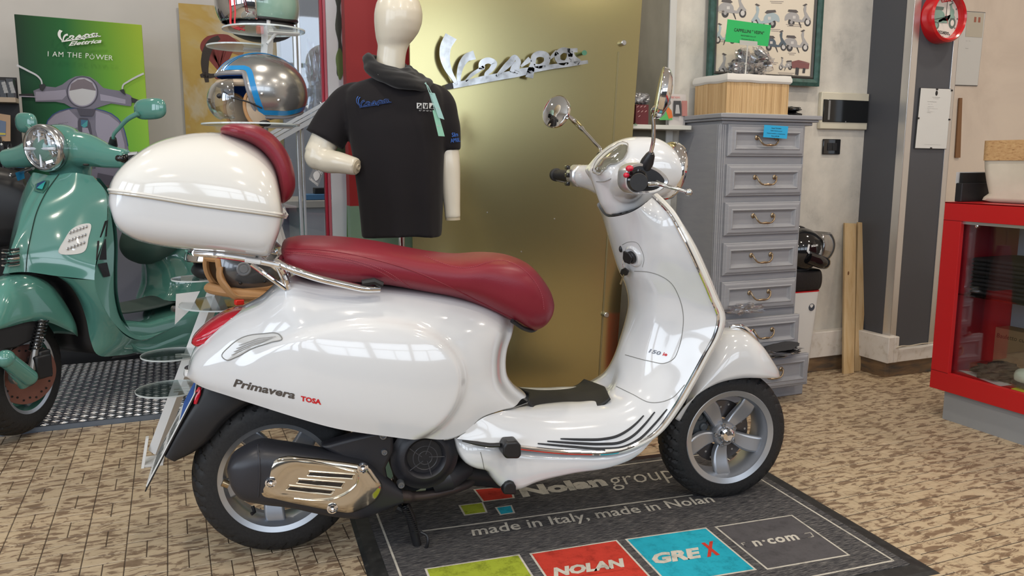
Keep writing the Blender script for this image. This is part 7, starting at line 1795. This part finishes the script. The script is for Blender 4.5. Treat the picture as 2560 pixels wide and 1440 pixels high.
def hpoly(name, pts): mk(name, G().add([hp(x, z) for x, z in pts], [tuple(range(len(pts)))]), wv, hm_s, smooth=False)
hpoly('white_graphic', [(.020, .040), (.028, .038), (.022, .012), (.044, -.012), (.038, -.020), (.012, .008)])
hpoly('white_graphic', [(.088, .035), (.092, .010), (.094, -.018), (.088, -.030), (.066, -.028), (.062, -.020), (.080, .0)])
text('helmet_lettering', 'NOLAN', hp(.034, .026), hp(.068, .030), hp(.034, .036), wv, hm_s, nrm=(.3, -1, 0), bold=.04)
# ================================================================ GREEN SCOOTER
ga = R(-129)
G1 = onZ(52, 1081, .0195)
gu = V3((math.cos(ga), math.sin(ga), 0))
GO = G1 - gu * 1.37; GO.z = .0195
FG = Fr(GO, ga)
gp_ = FG.P
gs_ = thing('motor_scooter', 'sage green scooter with dark green seat on the metal platform at the left', 'scooter', GO, ga)
# the frame's z starts at the platform
def Pg(px, py, v=0):
    p = onP(px, py, FG.O + FG.n * v, FG.n) - FG.O; return V3((p.dot(FG.u), -v, p.z))
def Cg(pts, n=40, v=0): return cr([Pg(p[0], p[1], p[2] if len(p) > 2 else v) for p in pts], n)
# reuse the body and the seat forms
def reuse(src, name, m, dx=0, dz=0, parent=None, sx=1, flip=True):
    me = src.data.copy(); me.materials.clear(); me.materials.append(m)
    o = bpy.data.objects.new(name, me); COL.objects.link(o); o.parent = parent or gs_; o.location = (dx, 0, dz); o.scale = (sx, 1, 1); return o
gbody = reuse(body, 'rear_body', mint, -.05, .0)
gseat = reuse(seat, 'seat', mint_dark, -.06, -.01)
reuse(und, 'underbody_cowl', mint, -.03, -.0)
# wheels
wmint = mat('green_wheel', (.045, .15, .115), .3, 0, .5)
wr = wheel(gs_, (0, 0, 0), .232, .12, .158, 'front_tyre', alu, alu_lip, wmint, phase=R(20), lw=.058); wr.location = (1.37, 0, .232); wr.rotation_euler = (0, 0, math.pi + R(14))
wr2 = wheel(gs_, (0, 0, 0), .232, .13, .158, 'rear_tyre', alu, alu_lip, wmint, phase=R(50), disc=False, lw=.06); wr2.location = (0, 0, .232); wr2.rotation_euler = (0, 0, math.pi)
cop = mat('copper_disc', (.30, .15, .13), .35, .7)
dk = mk('front_brake_disc', G().lathe([(.048, 0), (.112, 0), (.113, .002), (.112, .004), (.048, .004)], (1.37, .055, .232), (.2, 1, 0), 64, True), cop, gs_)
g = G()
for k in range(24):
    A = k * math.pi / 12; g.lathe([(0, 0), (.0042, 0), (.0042, .0008), (0, .0008)], V3((1.37, .0602, .232)) + V3((.09 * math.sin(A), -.018 * math.sin(A), .09 * math.cos(A) + (.008 if k % 2 else 0) * math.cos(A))), (.2, 1, 0), 8)
mk('disc_hole', g, black_plastic, dk, kind='stuff')
# front panel
n_ = 50
Nn = Cg([(124, 438, 0), (96, 478, 0), (66, 536, 0), (40, 596, 0), (18, 655, 0), (8, 684, 0)], n_)
Ss = Cg([(147, 436, -.036), (113, 485, -.038), (92, 530, -.038), (78, 585, -.038), (68, 640, -.038), (65, 680, -.038)], n_)
Mm = Cg([(186, 432, -.10), (184, 490, -.125), (170, 560, -.13), (158, 625, -.13), (150, 665, -.125), (142, 690, -.115)], n_)
Ee = Cg([(232, 440, -.15), (262, 478, -.20), (268, 530, -.215), (258, 600, -.22), (240, 655, -.22), (236, 700, -.22)], n_)
def gpan(u, v):
    i = v * (n_ - 1); i0 = min(n_ - 2, int(i)); f = i - i0
    a, b, c, d = [q[i0].lerp(q[i0 + 1], f) for q in (Nn, Ss, Mm, Ee)]
    return _cub([mir(b), a, b, c, d], u)
gA = G().grid(gpan, 40, 60)
Mm2 = Cg([(142, 690, -.115), (172, 712, -.11), (198, 750, -.11), (216, 800, -.115), (226, 850, -.12), (240, 884, -.13), (300, 888, -.15), (380, 868, -.16), (470, 822, -.17)], n_)
Ee2 = Cg([(236, 700, -.22), (246, 735, -.22), (262, 772, -.22), (290, 815, -.215), (318, 842, -.21), (345, 850, -.20), (390, 838, -.19), (440, 815, -.185), (500, 785, -.18)], n_)
gA.grid(lambda u, v: (lambda i0, f: Mm2[i0].lerp(Mm2[i0 + 1], f).lerp(Ee2[i0].lerp(Ee2[i0 + 1], f), u) + V3((.018 * math.sin(u * math.pi), 0, 0)))(min(n_ - 2, int(v * (n_ - 1))), v * (n_ - 1) - min(n_ - 2, int(v * (n_ - 1)))), 16, 60)
E3 = Cg([(240, 446, -.14), (269, 486, -.185), (278, 540, -.20), (285, 610, -.205), (284, 680, -.205), (286, 740, -.20), (302, 800, -.19), (325, 835, -.18), (350, 842, -.17)], n_)
Eall = cr([Ee[0], Ee[15], Ee[30], Ee[49], Ee2[12], Ee2[24], Ee2[34]], n_)
gA.grid(lambda u, v: (lambda i0, f: Eall[i0].lerp(Eall[i0 + 1], f).lerp(E3[i0].lerp(E3[i0 + 1], f), u))(min(n_ - 2, int(v * (n_ - 1))), v * (n_ - 1) - min(n_ - 2, int(v * (n_ - 1)))), 6, 60)
gB = G().add(gA.v, gA.f); gB.add([mir(p) for p in gA.v], [f[::-1] for f in gA.f])
# inner (rider side) skin and tunnel
inn = G()
inn.grid(lambda u, v: (lambda p: V3((p.x - .02 - .05 * math.cos((u - .5) * math.pi), p.y + (-2 * p.y) * u, p.z)))(E3[int(v * 49)]), 14, 50)
gB.add(inn.v, inn.f)
gbv = bvh_of(gB)
gp2 = mk('front_panel', gB, mint, gs_, ang=50)
mk('panel_seam', G().tube([p + V3((.002, .002, .001)) for p in Ss], .0016, 6), mat('seam_black_green', (.01, .03, .025), .6), gp2)
def ghit(px, py, off=.001):
    h = hit(FG, gbv, px, py, off); return h if h is not None else Pg(px, py, -.2)
def gpoly(name, pts, m, off=.0015, sm=0, par=None):
    q_ = [(p.x, p.y) for p in cr(pts, sm, True)] if sm else pts
    return mk(name, G().add([ghit(x, y, off) for x, y in q_], [tuple(range(len(q_)))]), m, par or gp2, smooth=False)
tl3 = patch('turn_signal', [(146, 632), (160, 600), (180, 572), (205, 560), (223, 559), (219, 595), (209, 628), (180, 636)], gbv, clear_lens, gp2, 0, 40, .004, FG)
g = G()
for k in range(6):
    for j in range(3): g.ball(ghit(170 + k * 8 + j * 3, 622 - k * 3 - j * 20, .006), (.006, .003, .007), 8, 6)
mk('lens_facets', g, mat('facet_silver', (.75, .75, .76), .12, .8), tl3, kind='stuff')
for Q in ([(249, 594), (262, 553), (268, 550), (265, 591)], [(240, 650), (243, 603), (263, 597), (265, 649)], [(242, 660), (266, 656), (274, 690), (257, 693)]):
    gpoly('side_vent', Q, black_plastic, .003)
for k in range(3):
    y_ = 628 + k * 16
    pts = [ghit(x, y_ + (50 - x) * .06 + 3 * math.sin(x * .06), .004) for x in range(6, 52, 6)]
    mk('chrome_slat', G().tube(pts, .0055, 8, flat=.5), chrome, gp2)
    pts = [ghit(x, y_ - 7 + (50 - x) * .06 + 3 * math.sin(x * .06), .002) for x in range(6, 52, 6)]
    mk('vent_gap', G().tube(pts, .0045, 6), black_plastic, gp2)
e_ = gpoly('emblem_base', [(86, 478), (90, 462), (112, 452), (124, 453), (120, 470), (108, 484)], wmint, .004)
gpoly('emblem', [(92, 474), (96, 462), (112, 455), (118, 457), (108, 476)], mat('emblem_navy', (.02, .05, .14), .3), .007)
gpoly('emblem', [(118, 457), (109, 477), (95, 474), (104, 466)], mat('emblem_teal', (.03, .33, .32), .3), .009)
# fender around the wheel (turns with the wheel)
T = [V3((.0, 0, 0))]
Tq = Cg([(-75, 830, 0), (-55, 765, 0), (-20, 708, 0), (20, 688, 0), (62, 686, 0), (108, 700, -.02), (150, 738, -.04), (178, 788, -.05), (196, 836, -.06)], 50)
Bq = Cg([(-75, 850, -.06), (-50, 835, -.08), (-15, 826, -.09), (30, 815, -.095), (80, 803, -.095), (120, 806, -.095), (150, 818, -.09), (175, 830, -.085), (194, 842, -.07)], 50)
fd2 = mk('front_fender', pod(Tq, Bq, tab((0, .05), (.12, .085), (.4, .098), (.75, .098), (.92, .09), (1, .07)), 2.6, 2.8, 40, dome=1), mint, gs_, solid=.003, ang=60)
Tf = Cg([(-30, 760, 0), (-5, 705, 0), (30, 690, 0), (70, 690, -.0), (120, 708, -.03), (160, 745, -.05), (185, 800, -.06), (196, 838, -.07)], 40)
mk('fender_skirt', G().loft([[Mm2[int(i * .62)] + V3((-.03, -.02, 0)) for i in range(0, 50, 2)], [Mm2[int(i * .62)] + V3((-.10, -.05, 0)) for i in range(0, 50, 2)]], False, False), black_plastic, gs_, solid=.003)
mk('inner_liner', G().loft([[mir(p) + V3((-.03, 0, 0)) for p in Mm2[:32]], [p + V3((-.03, 0, 0)) for p in Mm2[:32]]], False, False), black_plastic, gs_, solid=.004)
# suspension and hub
mk('suspension_cover', G().prism([Pg(-20, 800, -.09), Pg(60, 795, -.09), Pg(100, 800, -.09), (Pg(85, 850, -.09)), Pg(40, 870, -.09), Pg(-20, 880, -.09)], (0, -.03, 0)), mat('black_semi', (.02, .02, .022), .4), gs_, bevel=.006)
sp0, sp1 = Pg(106, 800, -.10), Pg(88, 875, -.10)
hx = [sp0.lerp(sp1, k / 139) + V3((math.cos(k / 139 * 9 * 2 * math.pi), math.sin(k / 139 * 9 * 2 * math.pi), 0)) * .020 for k in range(140)]
spg = mk('shock_spring', G().tube(hx, .0045, 6), black_gloss, gs_)
mk('shock_body', G().tube([sp0, sp1, Pg(80, 925, -.10)], [.012, .012, .016], 14), mat('bare_alloy', (.30, .29, .28), .35, .8), spg)
mk('trailing_arm', G().tube([Pg(14, 897, -.14), Pg(72, 943, -.13)], [.030, .030], 20).ball(Pg(14, 897, -.14), .032, 20, 12).ball(Pg(72, 943, -.13), .030, 20, 12).tube([Pg(14, 897, -.14), Pg(60, 960, -.10)], .022, 14), mint, gs_, ang=60)
mk('brake_caliper', G().box(Pg(100, 915, -.10), (.07, .05, .09)).box(Pg(105, 890, -.10), (.05, .04, .05)), black_plastic, gs_, bevel=.008)
mk('hub_nut', G().lathe([(0, 0), (.030, 0), (.030, .02), (.02, .03), (0, .03)], Pg(38, 940, -.09), (0, 1, 0), 24), MATS['bare_alloy'], gs_)
# steering head
lc = Pg(106, 371, 0)
la_ = V3((.97, 0, -.10)).normalized()
g = G().ball(lc + V3((-.09, 0, -.0)), (.110, .090, .096), 32, 20).ball(lc + V3((-.16, 0, -.02)), (.11, .075, .075), 28, 18)
eL = Pg(318, 398, -.30)
for sg in (1, -1):
    c1 = V3((lc.x - .11, 0, lc.z - .005)); c2_ = V3((eL.x, sg * .30, eL.z))
    g.tube(cr([c1, c1.lerp(c2_, .35) + V3((0, 0, .012)), c1.lerp(c2_, .7), c2_], 16), [.070 - .034 * sstep(0, 1, i / 15) for i in range(16)], 16, flat=1.1)
g.tube([V3((lc.x - .12, 0, lc.z - .04)), V3((lc.x - .13, 0, lc.z - .13)), V3((lc.x - .11, 0, lc.z - .20))], [.085, .07, .062], 24)
gh = mk('handlebar_cover', g, mint, gs_, remesh=.006, sm=12)
hl2 = mk('headlight', G().lathe([(.078, -.045), (.089, -.035), (.092, -.01), (.088, .004), (.080, .008), (.076, .004), (.074, -.006), (0, -.008)], lc, la_, 48), mat('satin_ring', (.62, .63, .64), .18, .95), gs_, ang=60)
mk('headlight_lens', G().lathe([(.076, .004), (.065, .012), (.04, .018), (0, .020)], lc, la_, 40), film('headlamp_glass', (.95, .96, .98), .05, .6, .02), hl2)
g = G(); a_ = la_.orthogonal().normalized(); b_ = la_.cross(a_)
random.seed(11)
for k in range(60):
    r_ = .068 * math.sqrt(random.random()); A = random.random() * 6.28; g.box(lc + (a_ * math.cos(A) + b_ * math.sin(A)) * r_ + la_ * random.uniform(-.004, .004), (.010, random.uniform(.012, .028), random.uniform(.005, .02)), Matrix.Rotation(random.uniform(-.9, .9), 3, 'X') @ Matrix.Rotation(random.uniform(-.5, .5), 3, 'Z'))
mk('reflector_facets', g, chrome, hl2, smooth=False, kind='stuff')
zc = V3((0, 0, 1)); yc = V3((0, 1, 0))
mk('lamp_divider', G().tube([lc + yc * -.070 + la_ * .012, lc + yc * .070 + la_ * .012], .006, 8).tube([lc + zc * -.070 + la_ * .012, lc + zc * .07 + la_ * .012], .004, 8), mat('drl_bar', (.75, .80, .88), .2), hl2)
for sg, (px_, py_) in ((1, (0, 0)),):
    pass
mk('handgrip', G().tube([V3((eL.x - .01, .30, eL.z)), V3((eL.x - .03, .42, eL.z))], .018, 18), MATS['grip_rubber'], gs_)
mk('handgrip', G().tube([V3((eL.x - .01, -.30, eL.z)), V3((eL.x - .03, -.42, eL.z))], .018, 18), MATS['grip_rubber'], gs_)
mk('brake_lever', G().tube(cr([Pg(292, 399, -.25), Pg(320, 396, -.29), Pg(345, 402, -.34), Pg(358, 404, -.38)], 14), .007, 10).tube([Pg(322, 388, -.30), Pg(345, 386, -.33)], .012, 10), MATS['lever_alloy'], gs_)
mk('lever_slot', G().ball(Pg(306, 396, -.285), (.03, .025, .022)), black_gloss, gs_)
lv = mk('brake_lever', G().tube(cr([Pg(82, 420, .22), Pg(60, 428, .28), Pg(40, 436, .34), Pg(30, 439, .37)], 14), .008, 10).ball(Pg(28, 439, .375), .011), MATS['lever_alloy'], gs_)
mk('blue_tag', G().prism([Pg(40, 432, .30), Pg(59, 426, .30), Pg(62, 446, .30), Pg(46, 452, .30)], (.004, 0, 0)), bp_, lv)
for (x, y, r_) in ((248, 377, .012), (230, 412, .012), (150, 411, .006)):
    mk('cover_hole', G().ball(Pg(x, y, -.17 if x > 200 else -.08) + V3((.03, .0, 0)), (r_, r_, r_ * .45), 14, 8), black_plastic, gh)
# mirrors
def gm_(name, pts_stem, c, rx_, rz_, tilt, boot=None):
    g = G(); rings = []
    for k in range(9):
        t = k / 8; s_ = (math.sin(math.pi * (.08 + .84 * t))) ** .6; q = []
        for i in range(36):
            A = 2 * math.pi * i / 36; q.append(c + V3((-.012 + .05 * t - .02, rx_ * s_ * spow(math.cos(A), .62), rz_ * s_ * spow(math.sin(A), .7) + tilt * rx_ * spow(math.cos(A), .62))))
        rings.append(q)
    m_ = mk(name, g.loft(rings), mint, gs_, ang=70)
    s2_ = mk('mirror_stem', G().tube(cr(pts_stem, 20), [.006 + .004 * i / 19 for i in range(20)], 12), mint, gs_)
    if boot: mk('stem_boot', G().tube(boot, [.018, .012], 14), black_plastic, s2_)
cml = Pg(372, 272, -.40)
gm_('mirror', [Pg(283, 355, -.22), Pg(284, 338, -.24), Pg(300, 318, -.28), Pg(322, 296, -.33), Pg(345, 284, -.37)], cml, .072, .040, .04, [Pg(282, 363, -.21), Pg(283, 346, -.23)])
cmr = Pg(62, 307, .40)
gm_('mirror', [Pg(84, 350, .20), Pg(80, 335, .26), Pg(74, 322, .32), Pg(68, 315, .37)], cmr, .055, .044, -.05)
# floor and mat
T = Cg([(322, 838, -.17), (380, 822, -.17), (440, 800, -.17), (520, 770, -.17)], 20)
fl_ = pod([V3((s_, 0, z_)) for s_, z_ in ((.40, .36), (.6, .34), (.85, .34), (1.0, .38), (1.06, .46))], [V3((s_, 0, z_)) for s_, z_ in ((.40, .20), (.6, .20), (.85, .20), (1.0, .24), (1.06, .30))], .185, 5, 6, 28)
mk('floorboard', fl_, mint, gs_)
mk('tunnel_mat', G().grid(lambda u, v: V3((.50 + .42 * v, .10 * (2 * u - 1), .375 + .03 * math.cos((u - .5) * math.pi) + .05 * (v - .5) ** 2)), 14, 20), mat('grey_green_mat', (.05, .075, .07), .5), gs_, solid=.006)
g = G().tube(Cg([(276, 890, -.12), (330, 882, -.12), (400, 862, -.12), (450, 850, -.12)], 20), .012, 8).tube(Cg([(440, 868, -.14), (455, 845, -.15), (468, 835, -.16)], 10), .007, 8)
mk('stand_bar', g, black_plastic, gs_)
mk('side_peg', G().lathe([(0, 0), (.014, 0), (.014, .01), (0, .012)], Pg(432, 772, -.18), (0, 1, 0), 16), MATS['bare_alloy'], gs_)
